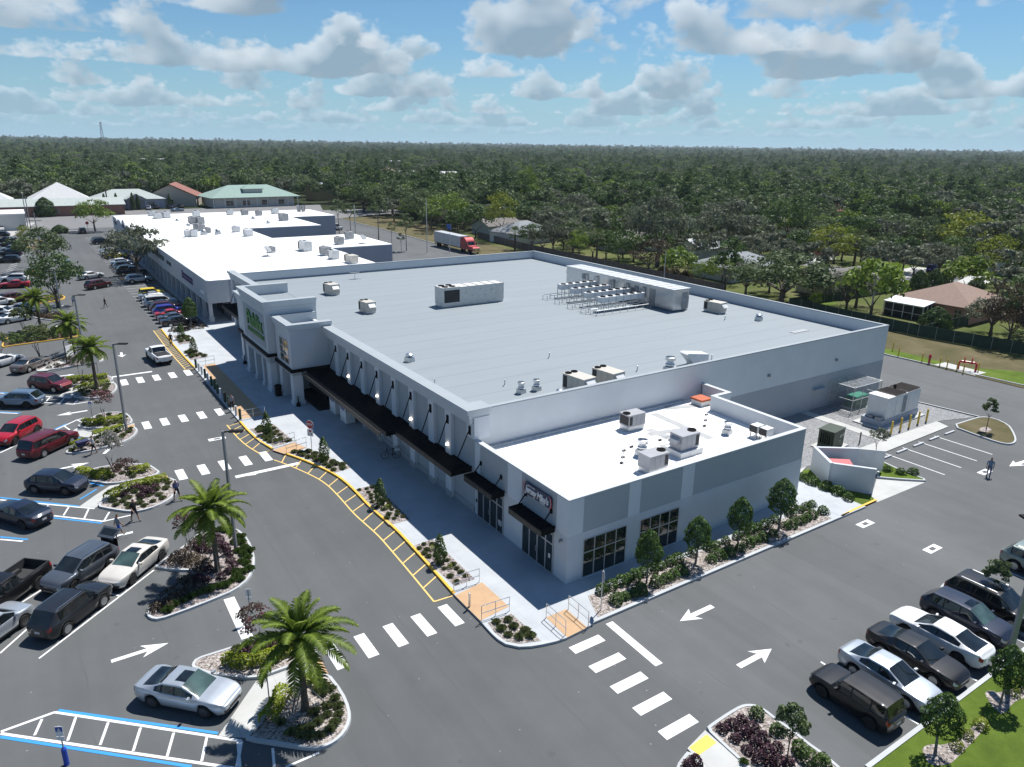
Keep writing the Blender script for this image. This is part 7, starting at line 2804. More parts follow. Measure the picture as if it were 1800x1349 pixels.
lamp(G(751, 446), 13.5, (), 'tall thin post carrying a blue tarpaulin behind the strip', POLEW, go)

# ------------------------------------------------------------------ signs, rails, bollards
def disc(n, r, z0, z1, rot=0):
 pts = [(r * math.cos(2 * math.pi * i / n + rot), r * math.sin(2 * math.pi * i / n + rot)) for i in range(n)]
 m = MB()
 m.prism(pts, z0, z1, bottom=True)
 return m

# stop sign
p = K5(1342, 872)
t = thing('stop_sign', 'red octagonal STOP sign with a white plate below it, on the pavement', 'sign', (p.x, p.y, .13), 0)
fx, fy = -.80, -.60
rot = face_rot(fx, fy)
m = MB()
m.tube([(0, 0, 0), (0, 0, 2.75)], .035, 6)
m.build('post', GALV, t)
for nm, r, z0, z1, mt in (('sign_border', .40, -.0, .012, WHITE_S), ('sign_panel', .37, .013, .02, RED_S)):
 o = disc(8, r, z0, z1, math.pi / 8).build(nm, mt, t)
 o.rotation_euler = rot
 o.location = (fx * .045, fy * .045, 2.45)
o = put('sign_lettering', text_mesh('sign_lettering', 'STOP', .30, WHITE_S, .004, spacing=.95, offset=.006), t, (fx * .072, fy * .072, 2.45))
o.rotation_euler = rot
o.scale = (.82, 1, 1)
m = MB()
m.box(-.30, -.33, 0, .30, .33, .015)
o = m.build('sign_plate', WHITE_S, t)
o.rotation_euler = rot
o.location = (fx * .045, fy * .045, 1.68)
o = disc(14, .12, .016, .02).build('sign_symbol', RED_S, t)
o.rotation_euler = rot
o.location = (fx * .047, fy * .047, 1.83)
m = MB()
for x, y, w, h in ((-.16, -.06, .12, .05), (-.14, -.2, .16, .05), (.12, -.1, .07, .16), (.0, -.14, .05, .04)):
 m.box(x - w / 2, y - h / 2, .016, x + w / 2, y + h / 2, .02)
o = m.build('sign_symbol', BLACKM, t)
o.rotation_euler = rot
o.location = (fx * .047, fy * .047, 1.68)
# the round sign seen edge-on at the side crossing
p = K4(865, 425)
t = thing('round_sign', 'pale round-headed sign seen from behind at the start of the planting strip', 'sign', (p.x, p.y, .14), 0)
m = MB()
m.tube([(0, 0, 0), (0, 0, 2.6)], .03, 6)
m.build('post', GALV, t)
o = disc(8, .38, 0, .014, math.pi / 8).build('sign_panel', GALV, t)
o.rotation_euler = face_rot(.85, -.5)
o.location = (.04, -.02, 2.25)
BLUE_S = pmat('blue_sign_panel', (.02, .07, .42), .4, var=.05)

def access_sign(p, ang, label, blue_base=True, z=0.0):
 t = thing('parking_sign', label, 'sign', (p.x, p.y, z), 0, 'accessible parking signs')
 fx, fy = math.cos(ang), math.sin(ang)
 rot = face_rot(fx, fy)
 m = MB()
 m.tube([(0, 0, 0), (0, 0, 2.1)], .03, 6)
 m.build('post', GALVD, t)
 if blue_base:
  m = MB()
  m.lathe((0, 0, 0), [(.11, 0), (.11, .85), (.05, .95)], 10)
  m.build('sleeve', BLUE_S, t)
 for nm, w, h, zc, mt in (('sign_panel', .32, .48, 1.85, WHITE_S), ('sign_plate', .32, .16, 1.48, WHITE_S)):
  m = MB()
  m.box(-w / 2, -h / 2, 0, w / 2, h / 2, .012)
  o = m.build(nm, mt, t)
  o.rotation_euler = rot
  o.location = (fx * .035, fy * .035, zc)
 m = MB()
 m.box(-.15, -.02, .013, .15, .22, .016)
 o = m.build('sign_panel', BLUE_S, t)
 o.rotation_euler = rot
 o.location = (fx * .035, fy * .035, 1.85)
 m = MB()
 m.lathe((0, .05, .017), [(.07, 0), (.07, .004), (.05, .004), (.05, 0)], 12)
 m.box(-.015, .08, .0165, .02, .17, .021)
 m.box(-.02, .09, .0165, .06, .11, .021)
 o = m.build('sign_symbol', WHITE_S, t)
 o.rotation_euler = rot
 o.location = (fx * .035, fy * .035, 1.85)
 return t

access_sign(KB(455, 1330), R(-120), 'blue and white accessible parking sign with a blue sleeve beside the hatched aisle')
access_sign(KC(842, 985), R(-120), 'blue and white parking sign on the bed level with the bright red SUV', False)
access_sign(K3(252, 988), R(150), 'parking sign seen from behind beside the paved path to the nearest crosswalk', False, .1)
access_sign(K3(140, 480), R(60), 'dark-backed sign post seen edge-on beside the pink crape myrtle', False)
for q, lb in (((892, 575), 'blank grey sign board behind the palm facing the dark red SUV'),):
 p = KC(*q)
 t = thing('sign_board', lb, 'sign', (p.x, p.y, .1), 0)
 m = MB()
 m.tube([(0, 0, 0), (0, 0, 2.4)], .035, 6)
 m.build('post', GALVD, t)
 m = MB()
 m.obox((0, -.04, 2.0), (.75, .015, .85), R(35))
 m.build('sign_panel', GALV, t)
p = G(126, 640)
t = thing('cart_return', 'black-framed cart return with a white board on the island of the white handrails', 'cart return', (p.x, p.y, .15), R(50))
m = MB()
for x in (-.75, .75):
 m.tube([(x, 0, 0), (x, 0, 2.9)], .05, 5)
m.tube([(-.75, 0, 2.9), (.75, 0, 2.9)], .05, 5)
m.build('frame', BLACKM, t)
m = MB()
m.box(-.6, -.03, .9, .6, .03, 2.2)
m.build('sign_panel', WHITE_S, t)
p = KD(800, 150)
t = thing('stop_sign', 'small stop sign seen from behind at the far cross drive', 'sign', (p.x, p.y, 0))
m = MB()
m.tube([(0, 0, 0), (0, 0, 2.9)], .05, 6)
m.build('post', GALVD, t)
o = disc(8, .5, 0, .02, math.pi / 8).build('sign_panel', RED_S, t)
o.rotation_euler = face_rot(.3, -.95)
o.location = (0, -.05, 2.8)

def handrail(a, b, label, group, z=.13, h=.95, posts=3):
 t = thing('handrail', label, 'handrail', (a.x, a.y, z), 0, group)
 d = Vector((b.x - a.x, b.y - a.y, 0))
 m = MB()
 for k in (.48, 1.0):
  m.tube([(0, 0, h * k), (d.x, d.y, h * k)], .024, 6)
 m.build('rail', STEEL, t)
 for i in range(posts):
  q = d * (i / (posts - 1))
  m = MB()
  m.tube([(q.x, q.y, 0), (q.x, q.y, h)], .024, 6)
  m.build('post', STEEL, t)
 return t

gh = 'steel handrails by the ramps'
handrail(K8(1217, 1190), K8(1400, 1130), 'steel handrail between the nearest pavement bed and the tan ramp with the bollard', gh)
handrail(K4(157, 487), K4(322, 430), 'steel handrail between the tan ramp and the curved corner bed', gh)
handrail(K4(540, 472), K4(655, 575), 'steel handrail on the store side of the side-drive ramp', gh)
handrail(K4(672, 422), K4(790, 522), 'steel handrail on the planting-strip side of the side-drive ramp', gh)
handrail(K5(1035, 858), K5(1208, 808), 'steel handrail at the foot of the bed beside the plaza, before the stop sign', gh)
handrail(K5(1142, 897), K5(1300, 848), 'steel handrail beside the stop sign bed', gh)
handrail(K6(822, 1165), K6(1215, 1085), 'steel handrail closing the near end of the bollard plaza', gh)
handrail(K6(60, 245), K6(362, 195), 'steel handrail closing the far end of the bollard plaza', gh)
gw = 'white handrails of the sloping path'
handrail(KC(338, 525), KC(600, 430), 'white handrail on the near side of the sloping path', gw, .16)
handrail(KC(390, 480), KC(600, 405), 'white handrail on the far side of the sloping path', gw, .16)

BGRN = pmat('dark_green_bollard', (.012, .05, .02), .4, var=.1)
BYEL = pmat('yellow_bollard', (.62, .42, .03), .5, var=.15)

def bollard(p, h, r, mat_, label, group, z=.13, cap=True):
 m = MB()
 m.lathe((0, 0, 0), [(r, 0), (r, h - .03), (r * .8, h), (.001, h + .01)] if cap else [(r, 0), (r, h)], 12)
 o = m.build('bollard', mat_)
 o.location = (p.x, p.y, z)
 return tag(o, label, 'bollard', group)

pos14 = ((50, 280), (100, 335), (150, 390), (205, 450), (250, 515), (312, 580), (368, 640), (415, 712), (470, 780), (540, 855), (598, 930), (730, 1085), (800, 1155))
kinds = 'gswgsggGwdgwg'
for (q, k) in zip(pos14, kinds):
 p = K6(*q)
 if k in 'gG':
  bollard(p, 1.12, .13, BGRN, 'dark green bollard in the line before the entrance plaza', 'dark green plaza bollards', .1)
 elif k in 'sw':
  bollard(p, 1.05, .12, WHITEU, 'pale bollard in the line before the entrance plaza', 'pale plaza bollards', .1)
 else:
  bollard(p, 1.12, .14, BRONZE, 'dark bronze bollard between a pale and a dark green one before the plaza', None, .1)
bollard(K4(86, 405), .95, .07, STEEL, 'single steel bollard in the middle of the tan ramp', None, .1)
for q in ((830, 635), (893, 610), (953, 590), (1013, 565), (1070, 548)):
 bollard(K7(*q), 1.35, .09, BYEL, 'yellow bollard in the row of five in front of the generator', 'yellow bollards before the generator', .05)
K3B = crop(1350, 380, 4)
for q in ((875, 950), (915, 990), (1080, 1030), (1205, 1060), (1255, 1075), (1325, 1090), (1370, 1110), (1475, 1100)):
 bollard(K3B(*q), 1.2, .07, BYEL, 'thin yellow post on the rear verge around the red pipework', 'yellow posts on the rear verge', .07)
p = K3B(1130, 1042)
t = thing('fire_hydrant', 'red standpipe among the yellow posts of the rear verge', 'hydrant', (p.x, p.y, .07))
m = MB()
m.lathe((0, 0, 0), [(.18, 0), (.14, .1), (.12, .9), (.2, .95), (.16, 1.1), (.04, 1.25)], 10)
m.build('body', RED_S, t)
m = MB()
m.tube([(-.28, 0, .8), (.28, 0, .8)], .07, 8)
m.build('outlet', RED_S, t)
p = K3B(1395, 1088)
t = thing('backflow_pipe', 'red arched backflow pipework on a pale pad of the rear verge', 'pipework', (p.x, p.y, .08), R(-68))
m = MB()
m.tube([(-.95, 0, 0), (-.95, 0, .9), (-.7, 0, 1.05), (.7, 0, 1.05), (.95, 0, .9), (.95, 0, 0)], .13, 8)
m.build('pipe', RED_S, t)
for x in (-.4, .4):
 m = MB()
 m.lathe((x, 0, 1.1), [(.17, -.22), (.17, 0), (.07, .1), (.05, .45), (.14, .47), (.14, .52)], 10)
 m.build('valve', RED_S, t)
t = thing('marker_post', 'dark slim post beside the green transformer', 'post', tuple(K7(618, 695)))
m = MB()
m.lathe((0, 0, 0), [(.06, 0), (.06, 1.0), (.02, 1.02)], 8)
m.build('post', BRONZE, t)
m = MB()
m.lathe((0, 0, 1.021), [(.075, 0), (.075, .12), (.02, .14)], 8)
m.build('cap', DARKS, t)
for q in ((790, 790), (900, 745), (1012, 702), (1118, 660), (1222, 622)):
 p = K7(*q)
 m = MB()
 m.obox((0, 0, .065), (1.7, .18, .13), 0)
 o = m.build('wheel_stop', KERB)
 o.location = (p.x, p.y - .1, .004)
 o.rotation_euler = (0, 0, 0)
 tag(o, 'pale concrete wheel stop at the head of the rear bays', 'wheel stop', 'wheel stops of the rear bays')

# ------------------------------------------------------------------ service yard
t = thing('generator', 'big white standby generator on a grey base tank behind the yellow bollards', 'generator', (46.6, 6.35, .03), R(2))
m = MB()
m.box(-4.1, -1.6, 0, 4.1, 1.6, .12)
m.build('pad', PADC, t)
m = MB()
m.box(-3.6, -1.05, .121, 3.6, 1.05, .75)
m.build('base_tank', pmat('blue_grey_tank', (.28, .33, .40), .5, var=.08), t)
m = MB()
m.box(-2.9, -1.0, .751, 3.5, 1.0, 2.95)
m.build('enclosure', WHITEU, t)
m = MB()
m.box(-2.95, -1.05, 2.951, -1.6, 1.05, 3.0)
m.box(-2.9, -.9, 2.951, -1.7, .9, 2.97)
m.build('roof_edge', WHITEU, t)
for k, (x0, x1) in enumerate(((-1.45, .6), (.9, 3.4))):
 m = MB()
 n = 11
 for i in range(n):
  x = x0 + (x1 - x0) * i / n
  m.obox((x + .08, 0, 3.03), (.07, 2.0, .14), 0, 0, 0, R(20))
 m.build('louvre', pmat('tan_louvre', (.26, .21, .16), .6), t)
m = MB()
m.lathe((.75, .35, 2.952), [(.13, 0), (.13, .5), (.10, .5)], 10)
m.build('exhaust', BLACKM, t)
for x0, x1 in ((-1.2, -.35), (1.3, 3.0)):
 m = MB()
 m.box(x0, -1.03, .9, x1, -1.001, 2.8)
 m.build('door', WHITEU, t)
m = MB()
for i in range(15):
 z = .95 + 1.8 * i / 15
 m.box(.1, -1.04, z, .85, -1.001, z + .06)
m.build('louvre', GALVD, t)
m = MB()
m.box(-3.55, -.9, .751, -2.95, -.3, 1.0)
m.box(-3.45, .0, .751, -3.0, .5, .95)
m.build('fuel_box', GALVD, t)
p = Vector((46.1, 10.6))
t = thing('wire_cage', 'galvanised mesh cage around a green skid against the side wall', 'cage', (p.x, p.y, .03), 0)
m = MB()
xs_, ys_ = (-1.6, 0, 1.6, 3.4), (-1.3, 1.45)
for x in xs_:
 for y in ys_:
  m.tube([(x, y, 0), (x, y, 2.8)], .035, 5)
for z in (.1, 1.4, 2.8):
 for y in ys_:
  m.tube([(-1.6, y, z), (3.4, y, z)], .025, 5)
 for x in (-1.6, 3.4):
  m.tube([(x, -1.3, z), (x, 1.45, z)], .025, 5)
for i in range(1, 5):
 m.tube([(-1.6 + i, -1.3, 2.8), (-1.6 + i, 1.45, 2.8)], .018, 4)
m.build('frame', GALV, t)
MESHM, nt_, bs_ = nodes_of('chain_link')
tc_ = N(nt_, 'ShaderNodeTexCoord').outputs['Object']
mp_ = N(nt_, 'ShaderNodeMapping')
mp_.inputs['Rotation'].default_value = (R(45), R(45), R(45))
nt_.links.new(tc_, mp_.inputs[0])
wv = N(nt_, 'ShaderNodeTexVoronoi', feature='DISTANCE_TO_EDGE')
wv.inputs['Scale'].default_value = 14
wv.inputs['Randomness'].default_value = 0
nt_.links.new(tc_, wv.inputs['Vector'])
al = mth(nt_, 'LESS_THAN', wv.outputs['Distance'], .055)
nt_.links.new(al, bs_.inputs['Alpha'])
bs_.inputs['Base Color'].default_value = (.45, .46, .47, 1)
bs_.inputs['Metallic'].default_value = .6
m = MB()
m.quad((-1.6, -1.3, .1), (3.4, -1.3, .1), (3.4, -1.3, 2.8), (-1.6, -1.3, 2.8))
m.quad((-1.6, -1.3, .1), (-1.6, 1.45, .1), (-1.6, 1.45, 2.8), (-1.6, -1.3, 2.8))
m.quad((3.4, -1.3, .1), (3.4, 1.45, .1), (3.4, 1.45, 2.8), (3.4, -1.3, 2.8))
m.quad((-1.6, -1.3, 2.79), (3.4, -1.3, 2.79), (3.4, 1.45, 2.79), (-1.6, 1.45, 2.79))
m.build('mesh_panel', MESHM, t)
t = thing('skid_tank', 'dark green equipment box with a lighter lid inside the mesh cage', 'equipment', (46.9, 10.3, .03))
m = MB()
m.box(-1.3, -.9, 0, 1.3, .9, .12)
m.build('pad', PADC, t)
m = MB()
m.box(-1.1, -.6, .121, 1.1, .6, 1.35)
m.build('cabinet', pmat('green_cabinet', (.01, .10, .065), .45, var=.1), t)
m = MB()
m.box(-1.14, -.64, 1.351, 1.14, .64, 1.47, taper=.08)
m.build('lid', pmat('green_lid', (.02, .26, .16), .45, var=.1), t)
p = K7(475, 735)
t = thing('transformer', 'dark green pad-mounted transformer on a pale slab', 'transformer', (p.x, p.y + .9, .03), R(8))
m = MB()
m.box(-1.5, -1.1, 0, 1.5, 1.1, .12)
m.build('pad', PADC, t)
TG = pmat('transformer_green', (.022, .04, .022), .5, var=.12)
m = MB()
m.box(-1.05, -.75, .121, 1.05, .7, 1.75)
m.box(-1.1, -.8, 1.751, 1.1, .75, 1.83)
m.build('cabinet', TG, t)
m = MB()
for i in range(6):
 m.box(-1.3, -.6 + i * .2, .5, -1.06, -.56 + i * .2, 1.6)
m.build('cooling_fins', TG, t)
m = MB()
m.box(.15, -.765, 1.0, .5, -.751, 1.3)
m.box(.6, -.765, 1.05, .9, -.751, 1.35)
m.box(.2, -.765, .6, .34, -.751, .8)
m.build('warning_label', pmat('faded_label', (.35, .38, .33), .6), t)
# refuse enclosure
t = thing('refuse_enclosure', 'pale walled refuse enclosure with an open gate beside the corner shop', 'refuse enclosure', (0, 0, 0))
A_, B2, C_, D_ = Vector((28.45, 2.75)), Vector((26.55, -.15)), Vector((28.6, -2.85)), Vector((31.5, .55))
WT = .22
for a, b, mt in ((A_, B2, W_UP), (B2, C_, W_UP), (A_, D_, W_UP)):
 d = (b - a).normalized()
 n_ = Vector((-d.y, d.x))
 if n_.dot(Vector((29.4, 0)) - a) < 0:
  n_ = -n_
 a2 = a + d * (WT if a is B2 or (a is A_ and b is D_) else 0)
 m = MB()
 m.prism([a2, b, b + n_ * WT, a2 + n_ * WT][:: 1], 0, 2.15)
 m.build('wall', mt, t)
 m = MB()
 m.prism([a2 - n_ * .03, b - n_ * .03, b + n_ * (WT + .03), a2 + n_ * (WT + .03)], 2.151, 2.2, bottom=True)
 m.build('coping', CAPM, t)
m = MB()
g0, g1 = D_, Vector((33.0, -1.0))
d = (g1 - g0).normalized()
n_ = Vector((-d.y, d.x)) * .05
m.prism([g0, g1, g1 + n_, g0 + n_], .25, 2.1, bottom=True)
m.build('gate', WHITEU, t)
m = MB()
m.sheet(ccw([A_, B2, C_, D_]), .02)
m.build('floor_slab', PADC, t)
t = thing('dumpster', 'red-lidded refuse container inside the walled enclosure', 'dumpster', (28.7, .3, .02), R(-38))
m = MB()
m.box(-.95, -.7, .12, .95, .7, 1.25, taper=-.06)
m.build('body', pmat('dumpster_green', (.02, .05, .03), .6), t)
m = MB()
m.add([(-1.02, -.78, 1.26), (1.02, -.78, 1.26), (1.02, .78, 1.5), (-1.02, .78, 1.5), (-1.02, -.78, 1.31), (1.02, -.78, 1.31), (1.02, .78, 1.55), (-1.02, .78, 1.55)], [(3, 2, 1, 0), (4, 5, 6, 7), (0, 1, 5, 4), (1, 2, 6, 5), (2, 3, 7, 6), (3, 0, 4, 7)])
m.build('lid', pmat('red_lid', (.5, .015, .03), .5), t)
m = MB()
m.box(41.9, Y0 - .06, .1, 42.9, Y0 - .021, 2.25)
m.box(41.5, Y0 - .5, 2.35, 43.4, Y0 - .021, 2.43)
m.build('service_door', W_LOW, SM)

# ------------------------------------------------------------------ things by the entrance
t = thing('waste_bin', 'black waste bin against the big pier of the lettered tower', 'bin', tuple(c2_ for c2_ in (K5(1080, 440).x, K5(1080, 440).y, .13)))
m = MB()
m.lathe((0, 0, 0), [(.32, 0), (.36, .1), (.36, 1.0), (.40, 1.05)], 12)
m.build('body', BLACKM, t)
m = MB()
m.lathe((0, 0, 1.051), [(.40, 0), (.38, .12), (.2, .22), (.18, .18)], 12)
m.build('lid', BLACKM, t)
for q, lb in (((1238, 523), 'black ash urn at the corner column of the glazed tower'), ((815, 187), 'black ash urn at the far side of the lettered tower')):
 p = K5(*q)
 t = thing('ash_urn', lb, 'ash urn', (p.x, p.y, .13), 0, 'ash urns at the entrance')
 m = MB()
 m.lathe((0, 0, 0), [(.24, 0), (.22, .25), (.09, .42)], 12)
 m.build('base', BLACKM, t)
 m = MB()
 m.lathe((0, 0, .421), [(.075, 0), (.055, .6), (.08, .62), (.02, .66)], 10)
 m.build('neck', BLACKM, t)
ICEB = pmat('blue_ice_lettering', (.02, .03, .30), .4, var=.1)
for k, (x, y) in enumerate(((-.95, 36.9), (-1.0, 33.9))):
 t = thing('ice_freezer', ['white ice freezer with blue lettering nearer the entrance', 'white ice freezer with blue lettering farther from the entrance'][k], 'freezer', (x, y, .13), 0, 'ice freezers under the canopy')
 m = MB()
 m.box(-.45, -.8, .06, .45, .8, 1.95)
 m.build('cabinet', WHITEU, t)
 m = MB()
 m.box(-.465, -.74, .55, -.451, -.03, 1.15)
 m.box(-.465, .03, .55, -.451, .74, 1.15)
 m.build('door', WHITE_S, t)
 for nx, ny, loc in ((-1, 0, (-.47, 0, 1.52)), (0, -1, (0, -.82, 1.52))):
  o = put('freezer_lettering', text_mesh('freezer_lettering', 'ICE', .62, ICEB, .008, offset=.02), t, loc)
  o.rotation_euler = face_rot(nx, ny)
 for i in range(6):
  m = MB()
  m.obox((-.455, -.6 + i * .24, 1.85), (.02, .12, .08))
  m.build('drip_mark', ICEB, t)
# bicycle with a white carrier, propped on the pavement
p = K8(765, 240)
t = thing('bicycle', 'black bicycle with a white carrier standing on the shaded pavement', 'bicycle', (p.x, p.y, .13), R(160))
for x in (-.5, .5):
 m = MB()
 pts = [(x + .33 * math.cos(a), 0, .34 + .33 * math.sin(a)) for a in [2 * math.pi * i / 18 for i in range(19)]]
 m.tube(pts, .022, 6)
 for i in range(6):
  a = math.pi * i / 6
  m.tube([(x + .32 * math.cos(a), 0, .34 + .32 * math.sin(a)), (x - .32 * math.cos(a), 0, .34 - .32 * math.sin(a))], .004, 3)
 m.build('wheel', DARKS, t)
m = MB()
for a, b in (((-.5, .34), (-.12, .34)), ((-.12, .34), (-.22, .85)), ((-.5, .34), (-.20, .75)), ((-.2, .78), (.32, .82)), ((-.12, .34), (.34, .74)), ((.5, .34), (.32, .95))):
 m.tube([(a[0], 0, a[1]), (b[0], 0, b[1])], .02, 6)
m.build('frame', BLACKM, t)
m = MB()
m.tube([(.28, -.28, 1.02), (.32, -.1, .97), (.32, .1, .97), (.28, .28, 1.02)], .016, 6)
m.build('handlebar', BLACKM, t)
m = MB()
m.obox((-.24, 0, .9), (.26, .14, .06))
m.build('saddle', DARKS, t)
m = MB()
m.box(-.78, -.24, .76, -.34, .24, 1.0)
m.build('carrier', WHITEU, t)

# ------------------------------------------------------------------ lorry behind
t = thing('semi_truck', 'red semi-truck with a long silver box trailer parked behind the supermarket', 'truck', (70.6, 129.5, .01), R(-90))
m = MB()
m.box(-20.5, -1.28, 1.15, -6.2, 1.28, 3.95)
m.build('trailer', pmat('silver_trailer', (.50, .52, .53), .45, .3, var=.08), t)
m = MB()
m.box(-20.4, -1.0, .9, -6.3, 1.0, 1.149)
m.box(-20.45, -1.2, .55, -20.35, 1.2, .7)
m.build('trailer_chassis', UNDER, t)
TR = mat_paint('red_truck_paint', (.35, .012, .02), .1)
m = MB()
vs, prof = [], [(-5.9, 1.0), (-5.9, 3.75), (-4.3, 3.9), (-3.5, 3.55), (-2.95, 2.95), (-2.35, 2.1), (-2.2, 1.95), (-.35, 1.75), (-.05, 1.55), (0, .95)]
for w in (-1.2, 1.2):
 vs += [(x, w * (.92 if x > -2.3 else 1) * (.86 if x > -.4 else 1), z) for x, z in prof]
k = len(prof)
m.add(vs, [tuple(range(k)), tuple(range(k, 2 * k))[::-1]] + [((i + 1) % k, i, k + i, k + (i + 1) % k) for i in range(k)])
m.build('cab', TR, t, True, 25)
m = MB()
m.quad((-2.93, -1.0, 2.93), (-2.36, -1.0, 2.14), (-2.36, 1.0, 2.14), (-2.93, 1.0, 2.93))
o = m.build('windscreen', CGLASS, t)
o.location = (.03, 0, .02)
for s_ in (-1, 1):
 m = MB()
 m.box(-3.6, s_ * 1.205 - .005, 2.1, -2.75, s_ * 1.205 + .005, 2.75)
 m.build('side_window', CGLASS, t)
 m = MB()
 m.obox((-2.5, s_ * 1.42, 2.35), (.1, .22, .6))
 m.build('mirror', BLACKM, t)
 m = MB()
 m.box(-.25, s_ * .78 - .16, 1.15, .0, s_ * .78 + .16, 1.4)
 m.build('headlight', HEADL, t)
m = MB()
m.box(-.02, -.5, .95, .05, .5, 1.6)
m.build('grille', CHROME, t)
m = MB()
m.box(-.1, -1.12, .5, .12, 1.12, .9)
m.build('bumper', CHROME, t)
for x in (-1.2, -4.3, -5.6, -18.8, -17.5):
 for s_ in (-1, 1):
  make_wheel(t, x, s_ * 1.02, .50, .30, RIM, 6)
# blue tarpaulin sheet seen beside the post
t = thing('tarpaulin', 'bright blue tarpaulin hanging above the back fence', 'tarpaulin', (78.5, 158.5, 0))
m = MB()
m.add([(0, -1.2, 4.6), (0, 1.2, 4.6), (.2, 1.3, 3.1), (.2, -1.3, 3.1), (.03, -1.2, 4.6), (.03, 1.2, 4.6), (.23, 1.3, 3.1), (.23, -1.3, 3.1)], [(0, 1, 2, 3), (7, 6, 5, 4), (0, 4, 5, 1), (2, 6, 7, 3), (1, 5, 6, 2), (3, 7, 4, 0)])
m.build('sheet', pmat('blue_tarp', (.02, .12, .50), .6), t)
m = MB()
m.tube([(.1, -1.25, 0), (.1, -1.25, 4.7)], .04, 5)
m.tube([(.1, 1.25, 0), (.1, 1.25, 4.7)], .04, 5)
m.build('pole', GALVD, t)
# ------------------------------------------------------------------ the neighbourhood
STREET = pmat('worn_street_asphalt', (.17, .17, .17), .9, var=.12, scale=.4)

def shingle(name, col):
 m, nt, bs = nodes_of(name)
 p = pos(nt)
 br = N(nt, 'ShaderNodeTexBrick')
 br.inputs['Scale'].default_value = 2.2
 br.inputs['Mortar Size'].default_value = .03
 br.inputs['Color1'].default_value = (*[x * .82 for x in col], 1)
 br.inputs['Color2'].default_value = (*[min(1, x * 1.15) for x in col], 1)
 br.inputs['Mortar'].default_value = (*[x * .6 for x in col], 1)
 nt.links.new(p, br.inputs['Vector'])
 c = mixc(nt, mth(nt, 'MULTIPLY', noise(nt, p, .7, 5, .7), .5), br.outputs['Color'], tuple(x * .62 for x in col))
 nt.links.new(c, bs.inputs['Base Color'])
 bs.inputs['Roughness'].default_value = .9
 return m

SH_GREY = shingle('grey_shingles', (.19, .175, .16))
SH_TAN = shingle('tan_pink_shingles', (.31, .215, .17))
SH_BLUE = shingle('pale_blue_grey_shingles', (.28, .30, .32))
SH_RED = shingle('red_brown_tiles', (.28, .12, .09))
SH_WHITE = shingle('white_metal_sheet', (.62, .63, .63))
SH_GREEN = shingle('pale_green_metal_sheet', (.30, .42, .37))
SH_LAV = shingle('pale_green_grey_metal', (.45, .50, .48))
WALLS = {'peach': mat_stucco('peach_wall', (.55, .26, .19)), 'cream': mat_stucco('cream_wall', (.50, .45, .34)), 'beige': mat_stucco('beige_wall', (.42, .37, .31)), 'grey': mat_stucco('blue_grey_wall', (.36, .40, .43)),
   'white': mat_stucco('off_white_wall', (.58, .57, .54)), 'brick': mat_stucco('brick_wall', (.27, .13, .10)), 'tan': mat_stucco('tan_wall', (.42, .30, .16)), 'lav': mat_stucco('lavender_wall', (.42, .41, .47))}

def roof_hip(L_, W, h, z, ov, ridge=None):
 a, b = L_ / 2 + ov, W / 2 + ov
 r = max(0, a - b) if ridge is None else ridge
 m = MB()
 if L_ >= W:
  v = [(-a, -b, z), (a, -b, z), (a, b, z), (-a, b, z), (-r, 0, z + h), (r, 0, z + h)]
  f = [(0, 1, 5, 4), (1, 2, 5), (2, 3, 4, 5), (3, 0, 4)]
 else:
  r = max(0, b - a) if ridge is None else ridge
  v = [(-a, -b, z), (a, -b, z), (a, b, z), (-a, b, z), (0, -r, z + h), (0, r, z + h)]
  f = [(0, 1, 4), (1, 2, 5, 4), (2, 3, 5), (3, 0, 4, 5)]
 m.add(v, f)
 m.add([(x, y, z - .16) for x, y, _ in v[:4]] + [(x, y, z) for x, y, _ in v[:4]], [(0, 1, 5, 4), (1, 2, 6, 5), (2, 3, 7, 6), (3, 0, 4, 7), (3, 2, 1, 0)])
 return m

def roof_gable(L_, W, h, z, ov):
 a, b = L_ / 2 + ov, W / 2 + ov
 m = MB()
 v = [(-a, -b, z), (a, -b, z), (a, b, z), (-a, b, z), (-a, 0, z + h), (a, 0, z + h)]
 m.add(v, [(0, 1, 5, 4), (2, 3, 4, 5)])
 m.add([(x, y, q - .15) for x, y, q in v], [(4, 5, 1, 0), (5, 4, 3, 2)])
 m.add([v[0], v[1], v[2], v[3]] + [(x, y, q - .15) for x, y, q in v[:4]], [(4, 5, 1, 0), (6, 7, 3, 2)])
 g = MB()
 g.add([(-L_ / 2, -W / 2, z - .1), (-L_ / 2, W / 2, z - .1), (-L_ / 2, 0, z + h * .9)], [(2, 1, 0)])
 g.add([(L_ / 2, -W / 2, z - .1), (L_ / 2, W / 2, z - .1), (L_ / 2, 0, z + h * .9)], [(0, 1, 2)])
 return m, g

